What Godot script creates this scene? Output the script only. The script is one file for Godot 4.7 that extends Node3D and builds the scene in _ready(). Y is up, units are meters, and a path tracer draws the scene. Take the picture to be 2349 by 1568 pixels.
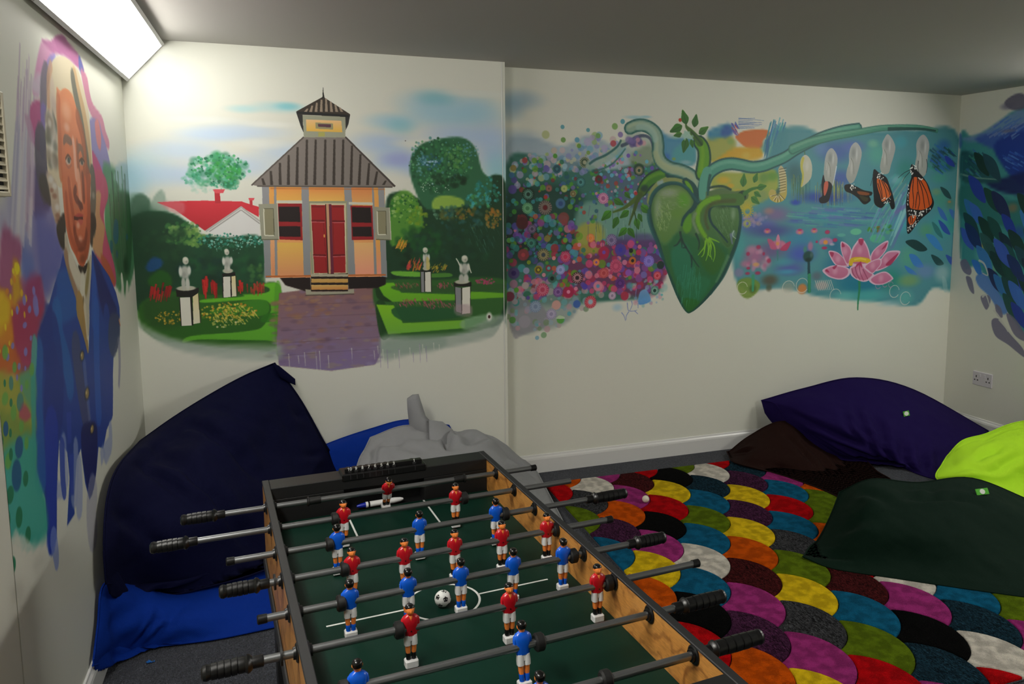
extends Node3D
# A games room: foosball table, beanbags and a petal rug under painted walls, lit by corner luminaires.

const XL := -0.7       # left wall
const XS := 1.061      # step in the back wall
const XR := 4.315      # right wall
const DB := 0.1447     # how far the right part of the back wall lies behind the left part
const HC := 2.272      # ceiling
const ZF := 6.1        # wall behind the camera
var names := {}
var mats := {}
var rng := RandomNumberGenerator.new()

func _ready():
	# ---- camera, environment, exposure
	var cam := Camera3D.new()
	cam.name = "camera"
	cam.position = Vector3(-0.1102, 1.55, 4.1007)
	cam.rotation = Vector3(-0.12246, -0.36216, 0.0005)
	add_child(cam)
	var near := 0.05
	var f := 1826.98
	cam.set_frustum(2.0 * near * 784.0 / f, Vector2(-141.137, -94.929) / f * near, near, 60.0)
	cam.current = true
	var env := Environment.new()
	env.background_mode = Environment.BG_COLOR
	env.background_color = Color(0, 0, 0)
	env.tonemap_mode = Environment.TONE_MAPPER_LINEAR
	env.tonemap_exposure = 1.12
	env.sdfgi_enabled = true
	env.ssao_enabled = true
	env.ssil_enabled = true
	var we := WorldEnvironment.new()
	we.name = "world_environment"
	we.environment = env
	add_child(we)
	rng.seed = 11
	make_materials()
	# ---- luminaires in the wall and ceiling corners (their lights are in the builder)
	luminaire(-1, 0.0, 1.52, 0.45, "white corner light fitting with glowing panel above the portrait wall")
	luminaire(-1, 2.3, 1.52, 1.5, "white corner light fitting on the left wall nearer the camera")
	luminaire(1, 0.75, 1.52, 1.0, "white corner light fitting above the right wall, out of frame")
	luminaire(1, 3.0, 1.52, 1.3, "white corner light fitting on the right wall nearer the camera")
	room()
	foosball()
	rug()
	beanbags()
	small_things()

# ---------------------------------------------------------------- helpers
func hexc(c: int) -> Color:
	return Color8((c >> 16) & 255, (c >> 8) & 255, c & 255)

func mat(key: String, c: int, rough := 0.6, metal := 0.0) -> StandardMaterial3D:
	var m := StandardMaterial3D.new()
	m.resource_name = key
	m.albedo_color = hexc(c)
	m.roughness = rough
	m.metallic = metal
	mats[key] = m
	return m

func noise_tex(freq: float, as_normal: bool, strength := 4.0, size := 512, kind := FastNoiseLite.TYPE_SIMPLEX_SMOOTH) -> NoiseTexture2D:
	var n := FastNoiseLite.new()
	n.seed = 7
	n.noise_type = kind
	n.frequency = freq
	n.fractal_octaves = 4
	var t := NoiseTexture2D.new()
	t.width = size
	t.height = size
	t.seamless = true
	t.noise = n
	t.as_normal_map = as_normal
	t.bump_strength = strength
	return t

func tri_map(m: StandardMaterial3D, scale: float, world := false) -> void:
	m.uv1_triplanar = true
	m.uv1_world_triplanar = world
	m.uv1_scale = Vector3.ONE * scale

func st() -> SurfaceTool:
	var s := SurfaceTool.new()
	s.begin(Mesh.PRIMITIVE_TRIANGLES)
	s.set_smooth_group(-1)
	return s

func tri_out(s: SurfaceTool, a: Vector3, b: Vector3, c: Vector3, from: Vector3) -> void:
	if (b - a).cross(c - a).dot((a + b + c) / 3.0 - from) > 0.0:
		s.add_vertex(a); s.add_vertex(c); s.add_vertex(b)
	else:
		s.add_vertex(a); s.add_vertex(b); s.add_vertex(c)

func quad_out(s: SurfaceTool, a: Vector3, b: Vector3, c: Vector3, d: Vector3, from: Vector3) -> void:
	tri_out(s, a, b, c, from)
	tri_out(s, a, c, d, from)

# a box with chamfered edges
func box(s: SurfaceTool, lo: Vector3, hi: Vector3, bevel := 0.0, t := Transform3D()) -> void:
	s.set_smooth_group(-1)
	var mid := t * ((lo + hi) / 2.0)
	var b: float = minf(bevel, minf((hi.x - lo.x), minf(hi.y - lo.y, hi.z - lo.z)) * 0.45)
	var v := {}
	for sx in 2:
		for sy in 2:
			for sz in 2:
				var p := Vector3(hi.x if sx else lo.x, hi.y if sy else lo.y, hi.z if sz else lo.z)
				var inset := Vector3(-b if sx else b, -b if sy else b, -b if sz else b)
				for k in 3:
					var q := p + inset
					q[k] = p[k]
					v[[sx, sy, sz, k]] = t * q
	for k in 3:
		for side in 2:
			var c := []
			for uv in [[0, 0], [1, 0], [1, 1], [0, 1]]:
				var id := [0, 0, 0, k]
				id[k] = side
				id[(k + 1) % 3] = uv[0]
				id[(k + 2) % 3] = uv[1]
				c.append(v[id])
			quad_out(s, c[0], c[1], c[2], c[3], mid)
	if b <= 0.0:
		return
	for k in 3:                                   # edges along axis k
		for uv in [[0, 0], [1, 0], [1, 1], [0, 1]]:
			var q := []
			for e in [[0, 1], [1, 1], [1, 2], [0, 2]]:
				var id := [0, 0, 0, (k + e[1]) % 3]
				id[k] = e[0]
				id[(k + 1) % 3] = uv[0]
				id[(k + 2) % 3] = uv[1]
				q.append(v[id])
			quad_out(s, q[0], q[1], q[2], q[3], mid)
	for sx in 2:
		for sy in 2:
			for sz in 2:
				tri_out(s, v[[sx, sy, sz, 0]], v[[sx, sy, sz, 1]], v[[sx, sy, sz, 2]], mid)

# a profile of [along, radius] pairs turned about the x axis of t
func lathe(s: SurfaceTool, prof: Array, t := Transform3D(), seg := 20) -> void:
	var area := 0.0
	for i in prof.size():
		var n0: Array = prof[(i + 1) % prof.size()]
		area += prof[i][0] * n0[1] - n0[0] * prof[i][1]
	var flip := area * t.basis.determinant() < 0.0
	var g := 1
	for i in prof.size() - 1:
		var p0: Array = prof[i]
		var p1: Array = prof[i + 1]
		if i > 0:
			var a := Vector2(p0[0] - prof[i - 1][0], p0[1] - prof[i - 1][1])
			var b := Vector2(p1[0] - p0[0], p1[1] - p0[1])
			if absf(a.angle_to(b)) > 0.6:
				g += 1
		s.set_smooth_group(g)
		for k in seg:
			var a0 := TAU * k / seg
			var a1 := TAU * (k + 1) / seg
			if flip:
				var sw := a0
				a0 = a1
				a1 = sw
			var q00 := t * Vector3(p0[0], cos(a0) * p0[1], sin(a0) * p0[1])
			var q01 := t * Vector3(p0[0], cos(a1) * p0[1], sin(a1) * p0[1])
			var q10 := t * Vector3(p1[0], cos(a0) * p1[1], sin(a0) * p1[1])
			var q11 := t * Vector3(p1[0], cos(a1) * p1[1], sin(a1) * p1[1])
			if p0[1] > 1e-6:
				s.add_vertex(q00); s.add_vertex(q01); s.add_vertex(q11)
			if p1[1] > 1e-6:
				s.add_vertex(q00); s.add_vertex(q11); s.add_vertex(q10)
	s.set_smooth_group(-1)

# rings of rounded sections [y, centre x, centre z, half width, half depth], closed at both ends
func loft(s: SurfaceTool, secs: Array, seg := 14, power := 2.4, t := Transform3D()) -> void:
	s.set_smooth_group(3)
	var rings := []
	for q in secs:
		var ring := []
		for k in seg:
			var a := TAU * k / seg
			var x := signf(cos(a)) * pow(absf(cos(a)), 2.0 / power)
			var z := signf(sin(a)) * pow(absf(sin(a)), 2.0 / power)
			ring.append(t * Vector3(q[1] + x * q[3], q[0], q[2] + z * q[4]))
		rings.append(ring)
	for i in rings.size() - 1:
		for k in seg:
			var n := (k + 1) % seg
			s.add_vertex(rings[i][k]); s.add_vertex(rings[i][n]); s.add_vertex(rings[i + 1][n])
			s.add_vertex(rings[i][k]); s.add_vertex(rings[i + 1][n]); s.add_vertex(rings[i + 1][k])
	s.set_smooth_group(4)
	for e in [0, rings.size() - 1]:
		var q: Array = secs[e]
		var mid: Vector3 = t * Vector3(q[1], q[0], q[2])
		for k in seg:
			var n := (k + 1) % seg
			if e == 0:
				s.add_vertex(mid); s.add_vertex(rings[e][n]); s.add_vertex(rings[e][k])
			else:
				s.add_vertex(mid); s.add_vertex(rings[e][k]); s.add_vertex(rings[e][n])
	s.set_smooth_group(-1)

func ball(s: SurfaceTool, mid: Vector3, r: Vector3, seg := 16, y0 := -1.0, y1 := 1.0) -> void:
	var secs := []
	for i in 11:
		var y := lerpf(y0, y1, i / 10.0)
		y = sin(lerpf(asin(y0), asin(y1), i / 10.0))
		var w := sqrt(maxf(0.0, 1.0 - y * y))
		secs.append([mid.y + y * r.y, mid.x, mid.z, maxf(w, 0.01) * r.x, maxf(w, 0.01) * r.z])
	loft(s, secs, seg, 2.0)

# a round tube through points
func tube(s: SurfaceTool, pts: Array, r: float, seg := 6) -> void:
	s.set_smooth_group(2)
	var rings := []
	for i in pts.size():
		var d: Vector3 = (pts[mini(i + 1, pts.size() - 1)] - pts[maxi(i - 1, 0)]).normalized()
		var a := d.cross(Vector3.UP if absf(d.y) < 0.9 else Vector3.RIGHT).normalized()
		var b := a.cross(d)
		var ring := []
		for k in seg:
			ring.append(pts[i] + (a * cos(TAU * k / seg) + b * sin(TAU * k / seg)) * r)
		rings.append(ring)
	for i in rings.size() - 1:
		for k in seg:
			var n := (k + 1) % seg
			var mid: Vector3 = (pts[i] + pts[i + 1]) / 2.0
			quad_out(s, rings[i][k], rings[i][n], rings[i + 1][n], rings[i + 1][k], mid)
	s.set_smooth_group(-1)

func obj(called: String, s: SurfaceTool, m: Material, parent: Node = null) -> MeshInstance3D:
	s.generate_normals()
	var o := MeshInstance3D.new()
	o.name = numbered(called) if parent == null else called
	o.mesh = s.commit()
	o.material_override = m
	(self if parent == null else parent).add_child(o, true)
	return o

func numbered(called: String) -> String:
	if not names.has(called):
		names[called] = 0
		return called
	names[called] += 1
	return "%s_%03d" % [called, names[called]]

func tag(o: Node, label: String, category: String, group := "") -> void:
	o.set_meta("label", label)
	o.set_meta("category", category)
	if group:
		o.set_meta("group", group)

func thing(called: String, at: Vector3, turn: float, label: String, category: String, group := "") -> Node3D:
	var o := Node3D.new()
	o.name = numbered(called)
	o.position = at
	o.rotation.y = turn
	add_child(o)
	tag(o, label, category, group)
	return o

func struct(called: String, s: SurfaceTool, m: Material) -> MeshInstance3D:
	var o := obj(called, s, m)
	o.set_meta("kind", "structure")
	return o

# ---------------------------------------------------------------- materials
func make_materials() -> void:
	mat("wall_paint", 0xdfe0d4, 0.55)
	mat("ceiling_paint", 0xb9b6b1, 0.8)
	mat("gloss_white", 0xd8d8d6, 0.3)
	mat("fitting_white", 0xd8d8d8, 0.5)
	var carpet := mat("carpet", 0x5b5e68, 0.95)
	carpet.normal_enabled = true
	carpet.normal_texture = noise_tex(0.12, true, 12.0)
	carpet.normal_scale = 1.2
	carpet.albedo_texture = speckle(0x8c8c8c, 0xffffff, 0.25, 5)
	tri_map(carpet, 2.5, true)
	mat("black_plastic", 0x0b0b0c, 0.35)
	mat("black_laminate", 0x161617, 0.45)
	mat("rail_black", 0x1d1d1f, 0.5)
	mat("field_green", 0x0a2a20, 0.45).metallic_specular = 0.25
	mat("line_white", 0xd6d8d4, 0.5)
	var steel := mat("steel", 0x8e9092, 0.32, 0.9)
	steel.normal_enabled = false
	mat("chrome", 0xcfcfcf, 0.15, 1.0)
	mat("rubber", 0x070707, 0.55)
	mat("skin", 0xe8843c, 0.32)
	mat("hair", 0x0c0b0b, 0.25)
	mat("shirt_red", 0xb30f1e, 0.25)
	mat("shirt_blue", 0x0a55c8, 0.25)
	mat("shorts", 0xdcdcdc, 0.3)
	mat("sock_black", 0x0a0a0a, 0.35)
	mat("marker_white", 0xdedede, 0.35)
	mat("marker_blue", 0x10249a, 0.35)
	mat("ivory", 0xdcd9c4, 0.4)
	mat("label_green", 0x49a81e, 0.7)
	mat("label_white", 0xe0e4dc, 0.7)
	mat("socket_white", 0xcfcbd2, 0.4)
	mat("dark_hole", 0x1a1a1a, 0.9)
	mat("vent_paint", 0xc9c0a8, 0.5)
	mat("fluff", 0x1b66b8, 0.95)
	var wood := mat("oak_laminate", 0xffffff, 0.38)
	wood.albedo_texture = wood_tex()
	tri_map(wood, 1.6)
	for q in [["navy", 0x05072a], ["royal", 0x032c88], ["grey", 0x8b8c8e], ["purple", 0x170842], ["brown", 0x1d0905], ["lime", 0xa6d62a], ["green", 0x041c12]]:
		var m := mat("cloth_" + q[0], q[1], 0.85)
		m.metallic_specular = 0.25
		m.normal_enabled = true
		m.normal_texture = cloth_normal()
		m.normal_scale = 0.35
		tri_map(m, 9.0)

var _cloth: ImageTexture
func cloth_normal() -> ImageTexture:
	if _cloth == null:
		var im := Image.create(64, 64, false, Image.FORMAT_RGB8)
		for y in 64:
			for x in 64:
				var v := 0.5 + 0.25 * sin(TAU * x / 4.0) * sin(TAU * y / 4.0) + 0.12 * rng.randf()
				im.set_pixel(x, y, Color(v, v, v))
		im.bump_map_to_normal_map(2.0)
		_cloth = ImageTexture.create_from_image(im)
	return _cloth

# flecks of two tones, stretched along y
func speckle(a: int, b: int, share: float, stretch: int) -> ImageTexture:
	var im := Image.create(256, 256, false, Image.FORMAT_RGB8)
	im.fill(hexc(a).lerp(hexc(b), 0.5))
	for i in 16000:
		var c := hexc(a).lerp(hexc(b), rng.randf())
		im.fill_rect(Rect2i(rng.randi() % 256, rng.randi() % 256, 1 + rng.randi() % 2, 1 + rng.randi() % stretch), c)
	return ImageTexture.create_from_image(im)

# oak laminate: the grain runs along u
func wood_tex() -> ImageTexture:
	var w := 1024
	var h := 512
	var n := FastNoiseLite.new()
	n.seed = 3
	n.frequency = 1.0
	var im := Image.create(w, h, false, Image.FORMAT_RGB8)
	for y in h:
		for x in w:
			var fx := float(x) / w
			var fy := float(y) / h
			var warp := n.get_noise_2d(fx * 3.0, fy * 2.2) * 0.5
			var rings := sin((fy * 9.0 + warp * 3.4 + 1.6 * (fx - 0.5) * (fx - 0.5)) * TAU)
			var fine := n.get_noise_2d(fx * 18.0, fy * 420.0)
			var streak := clampf(pow(maxf(0.0, rings), 3.0), 0.0, 1.0)
			var c := Color8(196, 133, 62).lerp(Color8(122, 70, 28), streak * 0.75)
			c = c.lerp(Color8(214, 156, 84), clampf(0.35 + 0.5 * n.get_noise_2d(fx * 2.0 + 9.0, fy * 12.0), 0, 0.6))
			c = c.darkened(clampf(0.10 + fine * 0.16, 0.0, 0.3))
			im.set_pixel(x, y, c)
	return ImageTexture.create_from_image(im)

# ---------------------------------------------------------------- room
func luminaire(side: int, z0: float, length: float, power: float, label: String) -> void:
	var wx := XL if side < 0 else XR
	var o := thing("corner_luminaire", Vector3(wx, HC, z0 + length / 2.0), 0.0, label, "light fitting", "corner light fittings")
	var sx := -float(side)                      # from the wall into the room
	var a := Vector3(0, -0.1517, 0)
	var b := Vector3(0.1385 * sx, 0, 0)
	var ab := (b - a).normalized()
	var n := Vector3(0.739 * sx, -0.674, 0)
	var hl := length / 2.0
	var s := st()                               # body: a wedge in the corner
	var z := Vector3(0, 0, hl)
	var mid := (a + b) / 3.0
	quad_out(s, a - z, b - z, b + z, a + z, mid)
	tri_out(s, a - z, b - z, -z, mid)
	tri_out(s, a + z, b + z, z, mid)
	quad_out(s, -z, a - z, a + z, z, mid)
	quad_out(s, -z, b - z, b + z, z, mid)
	obj("housing", s, mats.fitting_white, o)
	for e in [a, b]:                            # lips along the two long edges
		var out := -ab if e == a else ab
		s = st()
		var q := [e, e + n * 0.042, e + n * 0.042 + out * 0.014, e + out * 0.014]
		var c: Vector3 = (q[0] + q[2]) / 2.0
		for k in 4:
			quad_out(s, q[k] - z, q[(k + 1) % 4] - z, q[(k + 1) % 4] + z, q[k] + z, c)
		quad_out(s, q[0] - z, q[1] - z, q[2] - z, q[3] - z, c)
		quad_out(s, q[0] + z, q[1] + z, q[2] + z, q[3] + z, c)
		obj("lip", s, mats.fitting_white, o)
	for e in [-1.0, 1.0]:                       # end caps
		s = st()
		var z1 := Vector3(0, 0, e * hl)
		var z2 := Vector3(0, 0, e * (hl - 0.012))
		var q := [a, b, b + n * 0.042, a + n * 0.042]
		var c: Vector3 = (q[0] + q[2]) / 2.0 + (z1 + z2) / 2.0
		for k in 4:
			quad_out(s, q[k] + z1, q[(k + 1) % 4] + z1, q[(k + 1) % 4] + z2, q[k] + z2, c)
		quad_out(s, q[0] + z1, q[1] + z1, q[2] + z1, q[3] + z1, c)
		quad_out(s, q[0] + z2, q[1] + z2, q[2] + z2, q[3] + z2, c)
		obj("end_cap", s, mats.fitting_white, o)
	var glow := StandardMaterial3D.new()
	glow.albedo_color = Color(0.9, 0.9, 0.9)
	glow.emission_enabled = true
	glow.emission = Color(1.0, 1.0, 1.0)
	glow.emission_energy_multiplier = 2.2
	s = st()
	var zd := Vector3(0, 0, hl - 0.013)
	var up := n * 0.004
	quad_out(s, a - zd + up, b - zd + up, b + zd + up, a + zd + up, (a + b) / 2.0)
	obj("diffuser_panel", s, glow, o)
	for e in [0.25, 0.75]:                       # two tubes' worth of light, one turned to the wall, one to the ceiling
		var l := AreaLight3D.new()
		l.name = "panel_light"
		l.area_size = Vector2(0.05, 2.0 * hl - 0.4)
		l.light_energy = 1.0 * power
		l.light_color = Color(1.0, 0.985, 0.95)
		l.shadow_enabled = true
		if "area_range" in l:
			l.area_range = 12.0
		if "area_attenuation" in l:
			l.area_attenuation = 2.0
		var tilt := -0.5 if e < 0.5 else 0.5
		var nn := (n * cos(tilt) + ab * sin(tilt)).normalized()
		var aa := (ab * cos(tilt) - n * sin(tilt)).normalized()
		var basis := Basis(aa, aa.cross(nn) * -1.0, -nn)   # it shines along its own -z
		if basis.determinant() < 0:
			basis = Basis(aa, aa.cross(nn), -nn)
		l.transform = Transform3D(basis, a.lerp(b, e) + n * 0.022)
		o.add_child(l, true)

func baseboard(called: String, p0: Vector3, p1: Vector3, out: Vector3) -> void:
	var prof := [[0.0, 0.0], [0.016, 0.0], [0.016, 0.078], [0.0135, 0.088], [0.008, 0.096], [0.006, 0.104], [0.0, 0.106]]
	var s := st()
	var mid := (p0 + p1) / 2.0 + out * 0.006 + Vector3(0, 0.04, 0)
	for i in prof.size() - 1:
		var d0: Vector3 = out * prof[i][0] + Vector3(0, prof[i][1], 0)
		var d1: Vector3 = out * prof[i + 1][0] + Vector3(0, prof[i + 1][1], 0)
		quad_out(s, p0 + d0, p1 + d0, p1 + d1, p0 + d1, mid)
	struct(called, s, mats.gloss_white)

# a painted wall: the picture on its room side, plain paint on the rest
func painted_wall(called: String, tex: Texture2D, p: Array, lo: Vector3, hi: Vector3) -> void:
	var s := st()
	var uv := [Vector2(0, 0), Vector2(1, 0), Vector2(1, 1), Vector2(0, 1)]
	var inside := Vector3(1.5, 1.0, 2.0)
	var order := [0, 1, 2, 0, 2, 3]
	var nn: Vector3 = (p[1] - p[0]).cross(p[2] - p[0])
	if nn.dot(inside - p[0]) > 0:               # front faces run clockwise
		order = [0, 2, 1, 0, 3, 2]
	for k in order:
		s.set_uv(uv[k])
		s.add_vertex(p[k])
	s.generate_normals()
	var mesh := s.commit()
	var m := StandardMaterial3D.new()
	m.albedo_texture = tex
	m.roughness = 0.55
	m.texture_repeat = false
	mesh.surface_set_material(0, m)
	var b := st()
	box(b, lo, hi)
	b.generate_normals()
	b.commit(mesh)
	mesh.surface_set_material(1, mats.wall_paint)
	var o := MeshInstance3D.new()
	o.name = called
	o.mesh = mesh
	o.set_meta("kind", "structure")
	add_child(o)

func room() -> void:
	var s := st()
	box(s, Vector3(XL - 0.15, -0.1, -0.35), Vector3(XR + 0.15, 0.0, ZF + 0.15))
	struct("floor", s, mats.carpet)
	s = st()
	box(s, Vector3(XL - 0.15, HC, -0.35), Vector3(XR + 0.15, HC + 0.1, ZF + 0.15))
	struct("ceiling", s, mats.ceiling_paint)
	s = st()
	box(s, Vector3(XL - 0.15, 0, ZF), Vector3(XR + 0.15, HC, ZF + 0.15))
	struct("wall_front", s, mats.wall_paint)
	var e := 0.001
	painted_wall("wall_back", garden_mural(), [Vector3(XL, HC, 0), Vector3(XS, HC, 0), Vector3(XS, 0, 0), Vector3(XL, 0, 0)], Vector3(XL - 0.15, 0, -0.35), Vector3(XS, HC, -e))
	painted_wall("wall_back_001", heart_mural(), [Vector3(XS, HC, -DB), Vector3(XR, HC, -DB), Vector3(XR, 0, -DB), Vector3(XS, 0, -DB)], Vector3(XS, 0, -0.35), Vector3(XR + 0.15, HC, -DB - e))
	painted_wall("wall_left", portrait_mural(), [Vector3(XL, HC, 0), Vector3(XL, HC, 2.0), Vector3(XL, 0, 2.0), Vector3(XL, 0, 0)], Vector3(XL - 0.15, 0, 0), Vector3(XL - e, HC, ZF))
	painted_wall("wall_right", feather_mural(), [Vector3(XR, HC, -DB), Vector3(XR, HC, -DB + 1.4), Vector3(XR, 0, -DB + 1.4), Vector3(XR, 0, -DB)], Vector3(XR + e, 0, -DB), Vector3(XR + 0.15, HC, ZF))
	baseboard("baseboard_left", Vector3(XL, 0, 0), Vector3(XL, 0, ZF), Vector3(1, 0, 0))
	baseboard("baseboard_back", Vector3(XS, 0, -DB), Vector3(XR, 0, -DB), Vector3(0, 0, 1))
	baseboard("baseboard_back_001", Vector3(XL, 0, 0), Vector3(XS, 0, 0), Vector3(0, 0, 1))
	baseboard("baseboard_right", Vector3(XR, 0, -DB), Vector3(XR, 0, ZF), Vector3(-1, 0, 0))
	s = st()                                     # bead on the corner of the step
	box(s, Vector3(XS - 0.0185, 0.0, -0.001), Vector3(XS - 0.0155, HC, 0.0025), 0.001)
	struct("trim_1", s, mats.gloss_white)

# ---------------------------------------------------------------- foosball table
const TT := 0.0724
const TO := Vector3(-0.1626, 0, 1.7883)
const TW := 0.6472     # width
const TL := 1.375      # length
const TH := 0.7795     # top
const TF := 0.68       # playing field
const TR := 0.7602     # rods
const RODS := [0.1631, 0.3135, 0.4634, 0.608, 0.7572, 0.9056, 1.0529, 1.2063]

func foosball() -> void:
	var t := thing("foosball_table", TO, TT, "long foosball table with oak laminate sides, black ends and a dark green field", "table")
	var s: SurfaceTool
	for x in [0.0, TW - 0.0155]:
		s = st()
		box(s, Vector3(x, 0.56, 0.0), Vector3(x + 0.0155, TH - 0.005, TL), 0.001)
		obj("side_panel", s, mats.oak_laminate, t).set_meta("label", "oak laminate side of the table")
		s = st()
		box(s, Vector3(x - 0.0012, TH - 0.006, -0.001), Vector3(x + 0.0167, TH, TL + 0.001), 0.0015)
		obj("top_edging", s, mats.rail_black, t)
		s = st()
		var ox := -0.007 if x == 0.0 else 0.0155
		box(s, Vector3(x + ox, 0.53, -0.006), Vector3(x + ox + 0.007, 0.566, TL + 0.006), 0.002)
		obj("bottom_molding", s, mats.rail_black, t)
	for e in 2:                                  # ends with a goal mouth between two blocks
		s = st()
		var z0 := 0.001 if e == 0 else TL - 0.076
		var z1 := 0.076 if e == 0 else TL - 0.001
		var a := 0.0158
		var b := TW - 0.0158
		var m := TW / 2.0
		box(s, Vector3(a, 0.745, z0), Vector3(b, TH, z1), 0.002)
		box(s, Vector3(a, 0.56, z0), Vector3(m - 0.115, 0.7455, z1), 0.001)
		box(s, Vector3(m + 0.115, 0.56, z0), Vector3(b, 0.7455, z1), 0.001)
		var zb := 0.001 if e == 0 else TL - 0.013
		box(s, Vector3(m - 0.1155, 0.56, zb), Vector3(m + 0.1155, 0.7455, zb + 0.012), 0.0)
		box(s, Vector3(m - 0.1155, 0.56, z0), Vector3(m + 0.1155, TF - 0.004, z1), 0.0)
		obj("end_panel", s, mats.black_laminate, t)
	s = st()
	box(s, Vector3(0.0158, TF - 0.012, 0.0765), Vector3(TW - 0.0158, TF, TL - 0.0765))
	obj("playing_field", s, mats.field_green, t)
	s = st()
	box(s, Vector3(0.0158, 0.56, 0.0765), Vector3(TW - 0.0158, 0.57, TL - 0.0765))
	obj("bottom_panel", s, mats.black_laminate, t)
	for x in [0.0, TW - 0.085]:
		for z in [0.01, TL - 0.095]:
			s = st()
			var lx := 0.0 if x > 0.0 else 0.012
			box(s, Vector3(x + lx, 0.018, z), Vector3(x + lx + 0.075, 0.562, z + 0.085), 0.004)
			lathe(s, [[0.0, 0.0], [0.0, 0.026], [0.006, 0.03], [0.014, 0.03], [0.018, 0.012], [0.03, 0.012]], Transform3D(Basis(Vector3.UP, Vector3.RIGHT, Vector3.BACK), Vector3(x + lx + 0.0375, 0.0, z + 0.0425)))
			obj("leg", s, mats.black_laminate, t)
	# markings
	var mid := TW / 2.0
	var cz := TL / 2.0
	var lines := [[0.075, mid - 0.08, cz - 0.0025, cz + 0.0025], [mid + 0.08, TW - 0.075, cz - 0.0025, cz + 0.0025]]
	for e in 2:
		var za := 0.077 if e == 0 else TL - 0.2605
		var zb := 0.2605 if e == 0 else TL - 0.077
		var zl := 0.258 if e == 0 else TL - 0.263
		lines.append([mid - 0.1135, mid - 0.1085, za, zb])
		lines.append([mid + 0.1085, mid + 0.1135, za, zb])
		lines.append([mid - 0.1135, mid + 0.1135, zl, zl + 0.005])
	for q in lines:
		s = st()
		box(s, Vector3(q[0], TF - 0.001, q[2]), Vector3(q[1], TF + 0.0004, q[3]))
		obj("field_line", s, mats.line_white, t)
	s = st()
	lathe(s, [[0.0, 0.0765], [0.0004, 0.0765], [0.0004, 0.0815], [0.0, 0.0815]], Transform3D(Basis(Vector3.UP, Vector3.RIGHT, Vector3.BACK), Vector3(mid, TF, cz)), 48)
	obj("centre_circle", s, mats.line_white, t)
	# rod bearings on both faces of both sides
	for v in RODS:
		for q in [[TW - 0.0155, -1.0], [TW, 1.0], [0.0, -1.0], [0.0155, 1.0]]:
			s = st()
			var d: float = q[1]
			lathe(s, [[0.0, 0.0175], [0.0022 * d, 0.0175], [0.004 * d, 0.015], [0.004 * d, 0.0115], [0.0085 * d, 0.0108], [0.0085 * d, 0.0078], [0.0, 0.0078]], Transform3D(Basis(), Vector3(q[0], TR, v)), 20)
			obj("rod_bearing", s, mats.black_plastic, t)
	# score slide on the far end
	s = st()
	box(s, Vector3(0.205, TH - 0.01, 0.012), Vector3(0.445, TH + 0.011, 0.0795), 0.003)
	var slide := obj("score_slide", s, mats.black_plastic, t)
	for k in 11:
		if k == 8 or k == 9:
			continue
		var x := 0.228 + k * 0.0178 + (0.006 if k > 8 else 0.0)
		s = st()
		box(s, Vector3(x - 0.005, TH + 0.0105, 0.028), Vector3(x + 0.005, TH + 0.017, 0.07), 0.001)
		box(s, Vector3(x - 0.0014, TH - 0.004, 0.0785), Vector3(x + 0.0014, TH + 0.012, 0.0805), 0.0)
		var mk := obj("score_marker", s, mats.rail_black, slide)
		var tm := TextMesh.new()
		tm.text = str(10 - k) if k < 8 else str(11 - k)
		tm.font_size = 16
		tm.pixel_size = 0.0007
		tm.depth = 0.0012
		var o := MeshInstance3D.new()
		o.name = "score_number"
		o.mesh = tm
		o.material_override = mats.line_white
		o.position = Vector3(x, TH + 0.0225, 0.068)
		slide.add_child(o, true)
		mk.set_meta("label", "small black score marker")
	s = st()
	box(s, Vector3(0.215, TH + 0.0105, 0.05), Vector3(0.435, TH + 0.0225, 0.0665), 0.001)
	obj("score_rail", s, mats.black_plastic, slide)
	build_players()
	# rod by rod: players, side of the handle, far ends, where the bumpers sit
	var info := [
		[[0.314], "red", -0.203, 0.754, [0.118, 0.519], "with one red player leaning over, nearest the score slide", -0.1],
		[[0.171, 0.463], "red", -0.263, 0.802, [0.15, 0.487], "with two red players, second from the score slide", -0.163],
		[[0.133, 0.328, 0.524], "blue", 0.902, -0.102, [0.116, 0.55], "with three blue players, third from the score slide", 0.78],
		[[0.143, 0.258, 0.374, 0.489, 0.604], "red", -0.123, 0.779, [0.127, 0.629], "with five red players", -0.026],
		[[0.114, 0.231, 0.343, 0.461, 0.58], "blue", 0.846, -0.055, [0.097, 0.605], "with five blue players", 0.745],
		[[0.2, 0.397, 0.592], "red", -0.156, 0.839, [0.179, 0.617], "with three red players, nearer the camera than the ball", -0.057],
		[[0.079, 0.368], "blue", 0.806, -0.07, [0.056, 0.4], "with two blue players near the bottom of the photo", 0.685],
		[[0.338], "blue", 0.779, -0.1, [0.2, 0.457], "nearest the camera, black handle over the rug, no player in view", 0.648],
	]
	var tilt := [0.55, 0.06, -0.03, 0.02, -0.02, 0.0, 0.14, 0.0]
	for i in 8:
		var q: Array = info[i]
		rod(i, q, tilt[i])

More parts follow.
